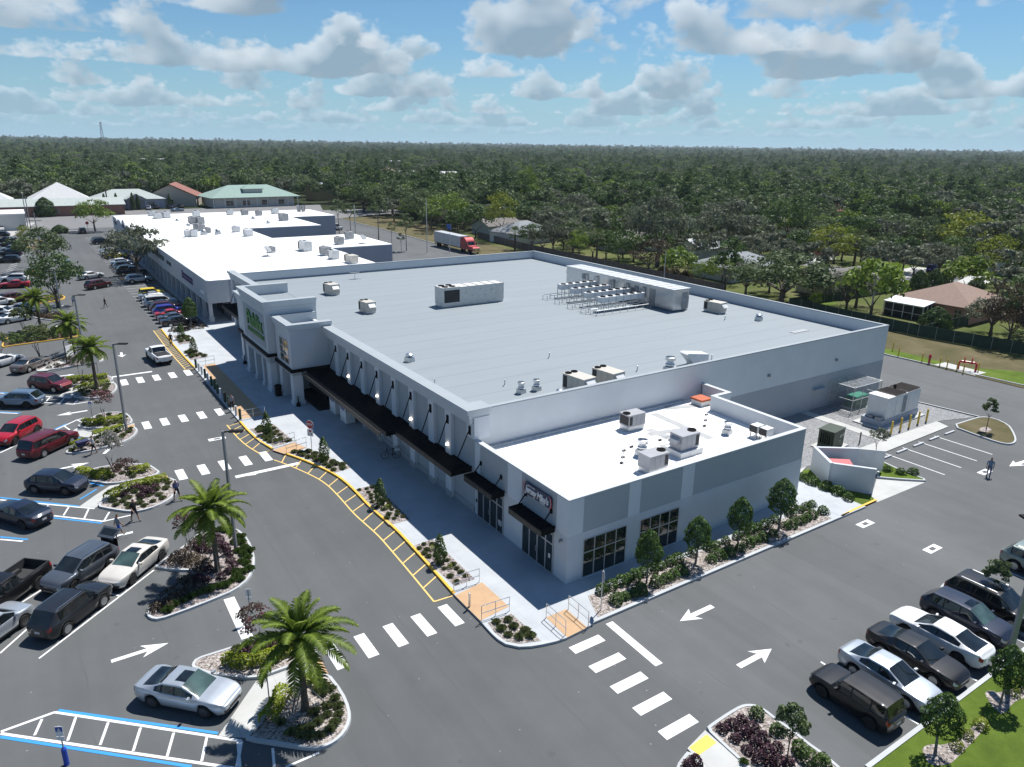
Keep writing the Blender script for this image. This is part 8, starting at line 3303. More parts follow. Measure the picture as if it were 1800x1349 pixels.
def house(name, label, cat, x, y, rz, L_, W, hw, hr, wall, roof, kind='hip', wins=(), doors=(), z=0, ov=.55, group=None, pane=True):
 t = thing(name, label, cat, (x, y, z), rz, group)
 m = MB()
 m.box(-L_ / 2, -W / 2, 0, L_ / 2, W / 2, hw)
 m.build('wall', WALLS[wall] if isinstance(wall, str) else wall, t)
 if kind == 'hip':
  roof_hip(L_, W, hr, hw + .17, ov).build('roof', roof, t)
 elif kind == 'gable':
  r, g = roof_gable(L_, W, hr, hw + .1, ov)
  r.build('roof', roof, t)
  g.build('gable_wall', WALLS[wall] if isinstance(wall, str) else wall, t)
 elif kind == 'flat':
  m = MB()
  m.box(-L_ / 2 - .12, -W / 2 - .12, hw + .001, L_ / 2 + .12, W / 2 + .12, hw + .35)
  m.build('roof', roof, t)
 for (side, c, w, h, zb) in wins:
  if side in 'sn':
   s_ = -1 if side == 's' else 1
   o, ux = (c - s_ * -w / 2 * 1 if False else (c - w / 2 if s_ < 0 else c + w / 2), s_ * W / 2 + s_ * .01, zb), (1 if s_ < 0 else -1, 0, 0)
  else:
   s_ = -1 if side == 'w' else 1
   o, ux = (s_ * L_ / 2 + s_ * .01, (c + w / 2 if s_ < 0 else c - w / 2), zb), (0, -1 if s_ < 0 else 1, 0)
  window(t, o, ux, w, h, 2, 2, fr=.07)
 for (side, c, w, h) in doors:
  m = MB()
  if side in 'sn':
   s_ = -1 if side == 's' else 1
   m.box(c - w / 2, min(s_ * W / 2 + s_ * .001, s_ * (W / 2 + .05)), .02, c + w / 2, max(s_ * W / 2 + s_ * .001, s_ * (W / 2 + .05)), h)
  else:
   s_ = -1 if side == 'w' else 1
   m.box(min(s_ * L_ / 2 + s_ * .001, s_ * (L_ / 2 + .05)), c - w / 2, .02, max(s_ * L_ / 2 + s_ * .001, s_ * (L_ / 2 + .05)), c + w / 2, h)
  m.build('garage_door' if w > 2 else 'door', WALLS['beige'] if w > 2 else BRONZE, t)
 return t

# yards and the street behind
flat('yard', [Vector(p) for p in ((84, 4), (260, -20), (260, 170), (84, 170))], YARD, .064)
flat('street', [Vector(p) for p in ((128.5, 40), (134.5, 40), (136.0, 62), (137, 95), (131, 95), (129.5, 62))], STREET, .085)
flat('street', [Vector(p) for p in ((134.5, 44), (134.5, 51), (240, 36), (240, 29))], STREET, .082)
flat('driveway', [G(1605, 492), G(1560, 480), G(1605, 470), G(1640, 473)], PADC, .09)
flat('driveway', [G(1680, 497), G(1705, 485), G(1752, 490), G(1725, 505)], PADC, .09)
flat('driveway', [G(1405, 455), G(1440, 447), G(1470, 455), G(1420, 468)], PADC, .09)
flat('lawn', [G(1480, 468), G(1560, 462), G(1600, 470), G(1560, 482), G(1490, 478)], GRASS, .088)
flat('lawn', [G(1690, 470), G(1800, 470), G(1800, 500), G(1755, 495)], GRASS, .088)
flat('lawn', [G(1390, 530), G(1450, 520), G(1470, 535), G(1420, 550)], GRASS, .088)
hg = 'houses behind the supermarket'
t = house('house', 'peach house with a tan pink hip roof and a screened white patio', 'house', 105.3, 30.2, R(2), 13.5, 12.0, 2.6, 2.7, 'peach', SH_TAN, wins=(('w', -4.2, 1.1, 1.4, .8), ('s', -2.5, 1.0, 1.3, .9), ('s', 3.0, 1.4, 1.3, .9)), group=hg)
m = MB()
m.add([(-10.6, -.6, 2.35), (-6.2, -.6, 2.9), (-6.2, 6.1, 2.9), (-10.6, 6.1, 2.35), (-10.6, -.6, 2.45), (-6.2, -.6, 3.0), (-6.2, 6.1, 3.0), (-10.6, 6.1, 2.45)], [(3, 2, 1, 0), (4, 5, 6, 7), (0, 1, 5, 4), (1, 2, 6, 5), (2, 3, 7, 6), (3, 0, 4, 7)])
m.build('patio_roof', pmat('white_patio_roof', (.62, .66, .66), .5, var=.06), t)
m = MB()
for yy in (-.5, 1.1, 2.7, 4.4, 6.0):
 m.box(-10.5, yy - .05, 0, -10.4, yy + .05, 2.35)
m.box(-10.49, -.45, 1.0, -10.41, 5.95, 1.07)
m.box(-10.49, -.45, 2.25, -10.41, 5.95, 2.34)
for xx in (-9.1, -7.8):
 m.box(xx - .05, -.55, 0, xx + .05, -.45, 2.6)
m.build('patio_frame', WHITEU, t)
m = MB()
m.box(-10.38, -.44, .05, -6.8, 5.9, 2.2)
m.build('patio_screen', pmat('dark_insect_screen', (.025, .027, .028), .9), t)
t = house('house', 'cream house with grey-brown hip roof beside the peach house, white carport sheet on it', 'house', 109.5, 52.2, R(2), 19.5, 9.6, 2.6, 1.9, 'cream', SH_GREY, wins=(('s', -6.0, 1.1, 1.1, 1.0), ('s', 2.5, 1.4, 1.1, 1.0), ('s', 7, 1.0, 1.0, 1.0), ('w', 1.5, 1.3, 1.1, 1.0)), doors=(('w', -2.0, 1.0, 2.1),), group=hg)
m = MB()
m.box(-12.6, -1.5, 2.5, -7.6, 3.0, 2.62)
m.build('carport_roof', SH_WHITE, t)
house('house', 'beige ranch house with grey roof, arched porch and wide garage door', 'house', 161.5, 68.2, R(-5), 8.5, 18.0, 2.7, 2.0, 'beige', SH_GREY, wins=(('w', 6.2, 2.0, 1.3, .8), ('w', 3.0, 1.2, 1.2, .8)), doors=(('w', -5.6, 4.6, 2.3), ('w', 0, 1.2, 2.1)), group=hg)
house('house', 'blue-grey house with low grey roof past the driveway', 'house', 163.5, 41.5, R(-4), 12, 14.5, 2.7, 1.8, 'grey', SH_GREY, 'gable', wins=(('w', 3.5, 1.4, 1.2, .9),), doors=(('w', -2.5, 4.4, 2.2),), group=hg)
house('house', 'house with pale grey hip roof under the big dark oaks', 'house', 103.5, 74.5, R(0), 16, 11, 2.7, 2.4, 'white', SH_BLUE, wins=(('w', 0, 1.4, 1.2, .9), ('s', 0, 1.4, 1.2, .9)), group=hg)
house('house', 'low house with pale roof glimpsed beside the spreading grey oak', 'house', 121, 100, R(3), 14, 10, 2.7, 2.0, 'white', SH_WHITE, 'gable', group=hg)
house('house', 'brown-roofed house half hidden behind the dark red-brown tree', 'house', 112, 118, R(0), 14, 11, 2.7, 2.6, 'beige', SH_GREY, group=hg)
house('house', 'house with pale grey hip roof beyond a round green tree', 'house', 176, 180, R(8), 18, 12, 2.7, 2.6, 'white', SH_BLUE, group=hg)
house('house', 'house with grey roof among the trees right of the big dark oak', 'house', 184, 126, R(5), 16, 12, 2.7, 2.6, 'white', SH_GREY, group=hg)
house('house', 'house with red-brown roof high among the trees', 'house', 240, 146, R(-10), 16, 12, 4.4, 2.6, 'beige', SH_RED, group=hg)
house('house', 'house with pale sheet roof behind the olive dome-shaped tree', 'house', 213, 92, R(-5), 18, 12, 2.8, 2.2, 'white', SH_BLUE, group=hg)
house('house', 'house with grey gable roof behind the yellow-green tree of the street', 'house', 151, 92, R(-5), 10, 15, 2.7, 2.6, 'brick', SH_GREY, 'gable', group=hg)
house('house', 'grey-roofed house beside the semi-truck behind the fence', 'house', 96, 146, R(10), 15, 12, 2.9, 3.0, 'white', SH_BLUE, group=hg)
house('house', 'long low house with pale roof behind the fence of the strip', 'house', 101, 168, R(5), 13, 9, 2.7, 2.0, 'grey', SH_GREY, 'gable', group=hg)
house('house', 'small house with tan roof far among the trees', 'house', 250, 380, R(5), 22, 16, 3.2, 3.4, 'beige', SH_TAN, group=hg)
house('house', 'long pale-roofed building far among the trees', 'house', 290, 372, R(-25), 40, 16, 3.4, 2.0, 'white', SH_BLUE, 'gable', group=hg)
house('house', 'pale house at the right edge among distant trees', 'house', 330, 120, R(0), 20, 14, 3.2, 3.0, 'white', SH_BLUE, group=hg)
# beyond the cross street on the left
bg = 'buildings beyond the cross street'
flat('street', [Vector(p) for p in ((-230, 240), (-60, 240), (-26, 236), (75, 236), (110, 250), (110, 272), (-230, 262))], STREET, .010)
flat('parking_lot', [Vector(p) for p in ((-75, 262), (80, 268), (90, 300), (-75, 300))], STREET, .012)
flat('path', [Vector(p) for p in ((-44, 208), (-27, 222), (-20, 262), (-48, 262))], OLDC, .014)
flat('path', [Vector(p) for p in ((-80, 205), (-46, 211), (-48, 236), (-80, 236))], OLDC, .016)
BRK = pmat('red_brick_front', (.26, .13, .10), .9, var=.15)
t = house('brick_building', 'long brick building with pale green-grey roof and two white pyramids behind it', 'building', -18, 290, R(0), 54, 14, 3.6, 2.2, BRK, SH_LAV, 'gable', wins=(('s', 2, 8, 1.6, .9), ('s', 14, 6, 1.6, .9)), group=bg)
for xx, ss, lb in ((-26, 17, 'white pyramid roof nearer the picture edge'), (-2, 20, 'white pyramid roof next to the tall fan palm')):
 tt = house('pavilion', lb, 'building', xx - 8, 312, 0, ss, ss, 4.2, 6.2 if ss > 18 else 5.4, 'white', SH_WHITE, group='white pyramid pavilions')
house('flat_building', 'low flat-roofed pale building at the left picture edge', 'building', -33, 246, R(0), 20, 16, 4.6, .3, 'white', ROOF_W, 'flat', wins=(('s', -4, 3, 2.2, .3),), group=bg)
t = house('house', 'lavender building with pale green roof, small gabled porch and thin cypresses', 'building', 14, 316, R(0), 26, 16, 3.6, 3.6, 'lav', SH_LAV, wins=(('s', -8, 2, 1.6, .9), ('s', 8, 2, 1.6, .9)), group=bg)
r, g = roof_gable(6, 7, 2.2, 4.0, .3)
o = r.build('porch_roof', SH_LAV, t)
o.location, o.rotation_euler = (2, -9.5, 0), (0, 0, R(90))
o = g.build('porch_gable', WALLS['lav'], t)
o.location, o.rotation_euler = (2, -9.5, 0), (0, 0, R(90))
m = MB()
for xx in (-1.2, 5.2):
 m.box(xx - .2, -12.3, 0, xx + .2, -11.9, 4.0)
m.box(-.95, -8.6, 0, 4.95, -8.05, 3.8)
m.build('porch', WALLS['lav'], t)
house('house', 'beige gabled building with red-brown roof beyond the cross street', 'building', 33, 322, R(72), 18, 20, 4.2, 5.0, 'beige', SH_RED, 'gable', wins=(('w', 0, 2, 1.8, 1),), group=bg)
t = house('house', 'pale-green roofed building with a dormer and verandah posts', 'building', 61, 308, R(4), 34, 17, 4.0, 4.6, 'white', SH_GREEN, wins=(('s', -11, 3, 2, .8), ('s', -4, 3, 2, .8), ('s', 4, 3, 2, .8), ('s', 11, 3, 2, .8)), group=bg, ov=2.2)
m = MB()
m.box(-4, -6.5, 5.2, 4, -1.5, 7.4)
m.build('dormer_wall', WALLS['white'], t)
o = roof_hip(8, 5, 1.6, 7.42, .5).build('dormer_roof', SH_GREEN, t)
o.location = (0, -4, 0)
m = MB()
for i in range(9):
 m.box(-18 + i * 4.5 - .12, -10.4, 0, -18 + i * 4.5 + .12, -10.15, 4.0)
m.build('verandah_post', WHITEU, t)
house('house', 'tan block building with long blank wall behind the strip', 'building', 104, 330, R(8), 16, 12, 7.5, .4, 'tan', ROOF_G, 'flat', group=bg)
house('warehouse', 'long white metal-roofed building far beyond the trees', 'building', 238, 462, R(-35), 60, 22, 6, 2.4, 'grey', SH_WHITE, 'gable', group=bg)
house('warehouse', 'low white-roofed shed in front of the long white building', 'building', 205, 410, R(-35), 40, 14, 4.5, 2.0, 'white', SH_WHITE, 'gable', group=bg)
house('restaurant', 'small red-banded restaurant far beyond the strip', 'building', 150, 445, R(-20), 22, 16, 6, .5, 'brick', pmat('red_roof_band', (.35, .03, .03), .6), 'flat', group=bg)
house('house', 'pale buildings top on the far wooded ridge', 'building', 330, 740, R(-25), 34, 14, 8, 2, 'white', SH_WHITE, group=bg)
house('house', 'pink-topped pale building far off in the woods, left of centre', 'building', 92, 770, R(10), 34, 14, 8, 2.5, 'white', SH_WHITE, group=bg)
house('house', 'orange-topped building by the far road', 'building', 192, 452, R(-20), 12, 10, 9, 2, 'tan', SH_TAN, group=bg)
# more vehicles parked beyond the cross street
for i, (u, v, kd, c, lb) in enumerate(((262, 369, 'suv', 'silver', 'silver SUV before the lavender building'), (276, 367, 'suv', 'charcoal', 'dark SUV before the beige gabled building'), (300, 367, 'pickup', 'navy', 'dark pickup before the beige gabled building'), (312, 372, 'sedan', 'blue_grey', 'dark blue sedan along the street hedge'), (240, 364, 'sedan', 'black', 'black sedan beside the slim cypresses'), (375, 362, 'suv', 'silver', 'pale SUV left of the verandah building'), (318, 366, 'suv', 'black', 'black SUV right of the dark pickup'))):
 car(kd, c, lb, at=G(u, v), head=R((80, 85, 95, 10, 90, 88, 92)[i]), group='vehicles beyond the cross street')
car('pickup', 'white', 'white truck parked against the back of the far strip unit', at=G(592, 404), head=R(92), group='vehicles behind the strip')
car('minivan', 'white', 'white van parked at the back corner of the far strip unit', at=(45.5, 164), head=R(88), group='vehicles behind the strip')
car('suv', 'blue', 'blue SUV in the driveway of the arched-porch house', at=G(1637, 477), head=R(20), group='cars by the houses')
car('sedan', 'charcoal', 'dark car at the picture edge beyond the peach house', at=G(1798, 552), head=R(70), group='cars by the houses')

def fence_run(pts, h, label, mat_, name='fence', post=2.4, group=None, z=.06):
 t = thing(name, label, 'fence', (0, 0, z), 0, group)
 pts = [Vector((p[0], p[1])) for p in pts]
 for a, b in zip(pts[:-1], pts[1:]):
  d = (b - a)
  L_ = d.length
  d = d / L_
  n_ = Vector((-d.y, d.x)) * .02
  m = MB()
  m.prism([a - n_, b - n_, b + n_, a + n_], .03, h, bottom=True)
  m.build('fence_panel', mat_, t)
  for i in range(int(L_ / post) + 1):
   p = a + d * min(L_, i * post)
   m = MB()
   m.tube([(p.x, p.y, 0), (p.x, p.y, h + .06)], .04, 5)
   m.build('post', GALVD, t)
 return t

GSC = pmat('green_privacy_screen', (.014, .040, .026), .85, var=.25, scale=1.2)
WOODF = pmat('weathered_wood_fence', (.12, .10, .085), .9, var=.25, scale=2)
fence_run([(84.6, 47.0), (84.2, 28), (84.1, 24), (86.3, 10.3), (90, -8)], 1.8, 'dark green screened fence along the back of the verge', GSC)
fence_run([(84.8, 23.7), (93, 23.8), (104, 24.2)], 1.7, 'dark green screened fence running along the peach house', GSC)
fence_run([(84.8, 47.2), (100, 46.6), (119, 46.0)], 1.7, 'dark green screened fence between the cream and peach houses', GSC)
fence_run([(85, 62), (85.5, 95), (86, 130), (89, 160)], 1.8, 'weathered wooden fence behind the verge and the semi-truck', WOODF)
# ------------------------------------------------------------------ trees of the neighbourhood
tree_kind('farA', 'oak_tree', 'oak', BARK, 5.2, 3.6, 6.2, 2.6, .3, 30, 26, .95, 103, 4)
tree_kind('farB', 'oak_tree', 'grey', BARK, 5.4, 3.6, 6.2, 2.6, .3, 30, 26, .95, 104, 4)
tree_kind('farC', 'oak_tree', 'dark', BARK, 4.8, 4.2, 6.8, 2.8, .3, 30, 26, .95, 105, 4)
tree_kind('farD', 'oak_tree', 'bright', BARK, 4.6, 4.0, 6.4, 2.8, .3, 30, 26, .9, 106, 4)
tree_kind('farP', 'pine_tree', 'dark', BARK, 3.0, 5.6, 9.5, 6.0, .3, 26, 26, .85, 107, 4, core=.3)

def tree_uv(key, u, vb, vt, label, w=None, cat='tree', group=None, name=None, off=None):
 """a tree whose foot was surveyed at (u, vb), top at vt"""
 p = G(u, vb)
 d = (p - CAM_P).length
 nm, cm, tm = TREES[key]
 h0 = max(v.co.z for v in cm.vertices)
 w0 = max(v.co.x for v in cm.vertices) * 2
 h = (vb - vt) / CAM_F * d * 1.04
 sz = h / h0
 s = (w / CAM_F * d / w0) if w else sz
 return tree(key, (p.x, p.y, 0), label, cat, group, s=s, sz=sz, name=name)

near = []

def tu(key, u, vb, vt, label, w=None, **k):
 t = tree_uv(key, u, vb, vt, label, w, **k)
 near.append((t.location.x, t.location.y, 5.0 * t.scale[0]))
 return t

tu('oakA', 1372, 540, 448, 'big leafy green tree against the back parapet corner', 165)
tu('brt', 1235, 503, 460, 'bright green bushy tree behind the machine room', 58)
tu('brt', 1268, 500, 452, 'rounded green tree left of the pale post behind the parapet', 75)
tu('lime', 1452, 480, 403, 'yellow-green tree by the bend of the street', 82)
tu('oakD', 1562, 434, 384, 'wide olive dome-shaped tree behind the arched-porch house', 100)
tu('lime', 1690, 458, 386, 'large yellow-green tree right of the arched-porch house', 88)
tu('oakC', 1678, 468, 425, 'dark understorey tree below the large yellow-green one', 60)
tu('lime', 1742, 500, 428, 'thin yellow-green tree on the corner lawn', 62)
tu('oakC', 1381, 430, 358, 'tall dark green tree left of the street', 78)
tu('oakB', 1155, 470, 352, 'very broad grey-green oak behind the machine room', 118)
tu('brn', 1139, 482, 424, 'dark red-brown tree in front of the broad grey oak', 80)
tu('oakC', 1087, 466, 420, 'small dark glossy tree left of the red-brown one', 48)
tu('brt', 1017, 458, 406, 'fresh green tree behind the parapet', 46)
tu('oakB', 972, 450, 385, 'pale grey tree behind the parapet', 58)
tu('oakB', 1275, 452, 360, 'heavy dark grey oak with leaning trunks over the pale roof', 125)
tu('lime', 880, 425, 341, 'tall yellow tree behind the wooden fence', 62)
tu('oakC', 935, 440, 395, 'dark green tree beside the tall yellow one', 46)
tu('brt', 926, 365, 298, 'bright upright tree standing above the canopy', 44)
tu('brt', 789, 408, 342, 'large bright green tree behind the semi-truck', 92)
tu('oakA', 745, 395, 338, 'dark green mass of tree left of the semi-truck', 80)
tu('oakA', 690, 380, 322, 'broad tree behind the end of the verge', 78)
tu('oakC', 640, 372, 325, 'dark tree at the end of the back drive', 60)
tu('brt', 720, 392, 352, 'round light green tree above the back verge', 46)
tu('oakB', 1345, 478, 428, 'small grey-green tree beside the street bend', 62)
tu('brn', 1770, 612, 520, 'sparse brownish tree beyond the green fence', 80)
tu('brn', 1802, 618, 540, 'bare-looking tree at the picture edge beyond the green fence', 60)
tu('bush', 1642, 582, 545, 'dense rounded bush at the corner of the green fence by the peach house', 52, cat='bush')
tu('bush', 1613, 512, 480, 'round dark bush, first of three behind the peach house', 30, cat='bush', group='round bushes behind the peach house')
tu('bush', 1640, 505, 478, 'round dark bush, middle of three behind the peach house', 28, cat='bush', group='round bushes behind the peach house')
tu('bush', 1660, 500, 478, 'round dark bush, last of three behind the peach house', 26, cat='bush', group='round bushes behind the peach house')
tu('bush', 1716, 507, 492, 'low round bush by the corner driveway', 26, cat='bush')
tu('brt', 1432, 548, 515, 'small bright shrub-like tree beside the cream house', 26)
tu('bush', 81, 381, 354, 'big clipped dark green ball of a tree before the brick building', 34, cat='bush')
tu('bush', 106, 410, 398, 'low dark hedge clump by the pale concrete', 26, cat='bush')
for k, (u, vb, vt, lb) in enumerate(((707 / 3.6 + 400, 412, 356, 'slender tree nearest the far strip corner'), (780 / 3.6 + 400, 412, 362, 'slender tree second from the far strip corner'), (957 / 3.6 + 400, 424, 350, 'tallest slender tree of the back drive'), (1040 / 3.6 + 400, 430, 394, 'short thin tree on the back drive island'), (1132 / 3.6 + 400, 441, 380, 'leafy slender tree on the back drive island'), (1100 / 3.6 + 400, 443, 412, 'smallest slender tree on the back drive island'))):
 tu('thin', u, vb, vt, lb, group='slender trees of the back drive')
for u, vb, vt, lb in ((186, 372, 346, 'slim cypress beside the brick building'), (207, 371, 345, 'slim cypress left of the lavender porch'), (235, 370, 344, 'slim cypress right of the lavender porch'), (244, 369, 346, 'slim cypress at the end of the lavender building'), (299, 365, 344, 'slim cypress before the beige gable')):
 tu('cyp', u, vb, vt, lb, group='slim cypresses beyond the street')
sg = 'fan palms of the neighbourhood'
for u, vb, vt, lb in ((1048, 466, 410, 'fan palm behind the parapet between the green trees'), (191, 372, 332, 'tall fan palm between the brick and lavender buildings'), (1403, 462, 422, 'fan palm by the street bend'), (905, 440, 408, 'fan palm behind the wooden fence'), (640, 330, 300, 'far fan palm beyond the back drive'), (655, 332, 304, 'far fan palm beside the restaurant'), (50, 345, 326, 'fan palm behind the brick building')):
 p = G(u, vb)
 h = (vb - vt) / CAM_F * (p - CAM_P).length
 t = fan_palm((p.x, p.y), h * .88, lb, 1.35, sg)
 near.append((p.x, p.y, 3))
p = G(1526, 484)
t = fan_palm((p.x, p.y), 6.2, 'stout-trunked palm in the front lawn by the street', 1.3, sg, True)
near.append((p.x, p.y, 3))
p = G(1500, 471)
t = fan_palm((p.x, p.y), 6.8, 'slim feather-topped palm in the front lawn by the street', 1.5, sg)
near.append((p.x, p.y, 3))
for i, q in enumerate(((1565, 476), (1552, 480))):
 pass
GR = pmat('pampas', (.25, .22, .14), .9)
for i, (u, v) in enumerate(((1165, 486), (1185, 490), (1205, 494))):
 p = G(u, v)
 o = put('tall_grass', tuft_mesh('tall_grass', 'dry', 1.6, 2.6, 260, 300 + i), None, (p.x, p.y, .06), i)
 tag(o, ['clump of tall dry grass behind the machine room, first', 'clump of tall dry grass behind the machine room, middle', 'clump of tall dry grass behind the machine room, last'][i], 'grass clump', 'tall dry grass behind the parapet')

# ---- the wood: individual trees near, one mass far off
BLOCK = [(-3.9, 83, 53, 202), (-60, -100, 71, 238), (84, 8, 90, 60)]
HOUSES = [(o.location.x, o.location.y, max(9.5, .62 * max(c.dimensions.x + c.dimensions.y for c in o.children) / 2 + 3)) for o in list(SC.objects) if o.type == 'EMPTY' and o.get('category') in ('house', 'building')]

def in_view(x, y, zt=12, margin=.06):
 d = Vector((x, y, zt * .5)) - CAM_P
 w = d.dot(_fw)
 if w < 5:
  return False
 u = d.dot(_rt) / w * CAM_F / 900
 return abs(u) < 1 + margin

def free(x, y, r=0):
 if x < 86 + r and y < 238 + r * .5 and x > -250 and not (x < -60 and y > 60):
  if x < 84 + r:
   return False
 if 236 - r < y < 300 + r and -80 < x < 92:
  return False
 if 127 < x < 139 and 38 < y < 96:
  return False
 if 133 < x < 245 and 26 < y - (x - 134) * -.14 - 0 < 54 and x < 160:
  return False
 for hx_, hy_, hr_ in HOUSES:
  if (x - hx_) ** 2 + (y - hy_) ** 2 < (hr_ + r) ** 2:
   return False
 return True

rw = random.Random(77)
pool = [('farA', 'dull green oak in the wood of the neighbourhood'), ('farB', 'grey-green oak in the wood of the neighbourhood'), ('farC', 'dark green oak in the wood of the neighbourhood'), ('farD', 'light green tree in the wood of the neighbourhood'), ('oakA', 'dull green oak in the wood of the neighbourhood'), ('oakB', 'grey-green oak in the wood of the neighbourhood'), ('brt', 'light green tree in the wood of the neighbourhood'), ('farP', 'tall dark conifer-like tree in the wood of the neighbourhood')]
wts = [24, 26, 16, 9, 8, 8, 5, 4]
cand = []
for i in range(26000):
 # stratified in distance so the near wood fills first
 d = 88 + 190 * rw.random() ** .75
 a = CAM_YAW + (rw.random() - .5) * 1.32
 x, y = CAM_P.x + math.cos(a) * d, CAM_P.y + math.sin(a) * d
 cand.append((d, x, y))
cand.sort()
placed = list(near)
count = 0
for d, x, y in cand:
 if count >= 225:
  break
 if not in_view(x, y) or not free(x, y, 3):
  continue
 k = rw.choices(range(len(pool)), wts)[0]
 key, lb = pool[k]
 s = rw.uniform(.72, 1.12)
 if d < 150 and rw.random() < .35:
  key, s = ('oakA' if key == 'farA' else 'oakB' if key == 'farB' else key), s * .8
 r = 4.3 * s
 if any((x - q[0]) ** 2 + (y - q[1]) ** 2 < (r + q[2] * .62) ** 2 for q in placed):
  continue
 t = tree(key, (x, y, 0), lb, 'tree', 'trees of the neighbourhood wood: ' + lb.split(' in ')[0], s=s, sz=s * rw.uniform(.78, 1.02))
 placed.append((x, y, r))
 count += 1
WOOD_EDGE = max((d for d, x, y in cand if any(abs(x - q[0]) < .01 and abs(y - q[1]) < .01 for q in placed)), default=250)

def forest():
 """far wood as one mass: points carrying a kind and a size, each drawn as one of a few crowns"""
 P, S, K, Rz, Cl = [], [], [], [], []
 n_tries = 0
 grid = {}
 rings = [(WOOD_EDGE * .72, 420, 7.4), (420, 700, 8.6), (700, 1150, 10.5), (1150, 1900, 15.0), (1900, 3200, 24.0), (3200, 5600, 40.0), (5600, 10500, 66.0)]
 for r0, r1, sp in rings:
  area = .5 * (r1 * r1 - r0 * r0) * 1.36
  n = int(area / (sp * sp) * 1.15)
  for i in range(n):
   d = math.sqrt(rw.uniform(r0 * r0, r1 * r1))
   a = CAM_YAW + (rw.random() - .5) * 1.36
   x, y = CAM_P.x + math.cos(a) * d, CAM_P.y + math.sin(a) * d
   if d < 900 and not free(x, y, 4):
    continue
   if d < WOOD_EDGE + 25 and any((x - q[0]) ** 2 + (y - q[1]) ** 2 < 45 for q in placed):
    continue
   # clearings and tone drift
   cl = math.sin(x * .011 + 1.3) + math.sin(y * .009 - .7) + math.sin((x + y) * .021)
   if cl < -2.35:
    continue
   P.append((x, y, -.3 + min(10, max(0, d - 1500) * .0016)))
   grow = 1 + max(0, (d - 700) / 2600) * 1.05
   S.append(rw.uniform(.72, 1.18) * min(3.2, grow))
   w = [24 + 6 * cl, 26 - 5 * cl, 20, 9, 5]
   K.append(rw.choices(range(5), [max(1, q) for q in w])[0])
   Rz.append(rw.uniform(0, 6.28))
 me = bpy.data.meshes.new('far_wood')
 me.from_pydata(P, [], [])
 for nm, tp, dt in (('s', 'FLOAT', S), ('rz', 'FLOAT', Rz), ('k', 'INT', K)):
  at = me.attributes.new(nm, tp, 'POINT')
  at.data.foreach_set('value', dt)
 o = bpy.data.objects.new('far_wood', me)
 COL.objects.link(o)
 tag(o, 'unbroken dark green woodland reaching to the horizon', 'woodland', None, 'stuff')
 src = bpy.data.collections.new('crown_sources')
 keys = ['farA', 'farB', 'farC', 'farD', 'farP']
 for i, k in enumerate(keys):
  q = bpy.data.objects.new('%d_source_crown' % i, TREES[k][1])
  src.objects.link(q)
 ng = bpy.data.node_groups.new('scatter_crowns', 'GeometryNodeTree')
 ng.interface.new_socket('Geometry', in_out='INPUT', socket_type='NodeSocketGeometry')
 ng.interface.new_socket('Geometry', in_out='OUTPUT', socket_type='NodeSocketGeometry')
 gi, go_ = ng.nodes.new('NodeGroupInput'), ng.nodes.new('NodeGroupOutput')
 ci = ng.nodes.new('GeometryNodeCollectionInfo')
 ci.inputs['Collection'].default_value = src
 ci.inputs['Separate Children'].default_value = True
 ci.inputs['Reset Children'].default_value = True
 ip = ng.nodes.new('GeometryNodeInstanceOnPoints')
 ip.inputs['Pick Instance'].default_value = True

 def attr(nm, tp):
  a = ng.nodes.new('GeometryNodeInputNamedAttribute')
  a.data_type = tp
  a.inputs['Name'].default_value = nm
  return a.outputs['Attribute']
 cx = ng.nodes.new('ShaderNodeCombineXYZ')
 ng.links.new(attr('rz', 'FLOAT'), cx.inputs[2])
 ng.links.new(gi.outputs[0], ip.inputs['Points'])
 ng.links.new(ci.outputs[0], ip.inputs['Instance'])
 ng.links.new(attr('k', 'INT'), ip.inputs['Instance Index'])
 ng.links.new(cx.outputs[0], ip.inputs['Rotation'])
 ng.links.new(attr('s', 'FLOAT'), ip.inputs['Scale'])
 ng.links.new(ip.outputs[0], go_.inputs[0])
 md = o.modifiers.new('scatter', 'NODES')
 md.node_group = ng
 return len(P)

NF = forest()
print('wood edge', WOOD_EDGE, 'near', count, 'far', NF)
# masts on the skyline
for u, vt, vb, d, lb in ((183, 234, 252, 2600, 'lattice mast far off on the skyline, left'), (1655, 258, 272, 2900, 'lattice mast far off on the skyline, right')):
 dr = (_fw * CAM_F + _rt * (u - 900) + _up * (674.5 - 262))
 dr = Vector((dr.x, dr.y, 0)).normalized()
 p = CAM_P + dr * d
 h = 26 + (262 - vt) / CAM_F * d * .95
 t = thing('mast', lb, 'mast', (p.x, p.y, 0), 0, 'masts on the skyline')
 m = MB()
 for sx, sy in ((-1, -1), (1, -1), (1, 1), (-1, 1)):
  m.tube([(sx * 4.5, sy * 4.5, 0), (sx * 1.2, sy * 1.2, h)], .55, 4)
 for i in range(9):
  z0, z1 = h * i / 9, h * (i + 1) / 9
  w0, w1 = 4.5 - 3.3 * i / 9, 4.5 - 3.3 * (i + 1) / 9
  m.tube([(-w0, -w0, z0), (w1, -w1, z1)], .3, 3)
  m.tube([(w0, -w0, z0), (-w1, -w1, z1)], .3, 3)
  m.tube([(w0, w0, z0), (w1, -w1, z1)], .3, 3)
 m.build('lattice', GALVD, t)
 m = MB()
 for z in (.72, .86, .98):
  m.tube([(-5, 0, h * z), (5, 0, h * z)], .4, 4)
 m.build('crossarm', GALVD, t)

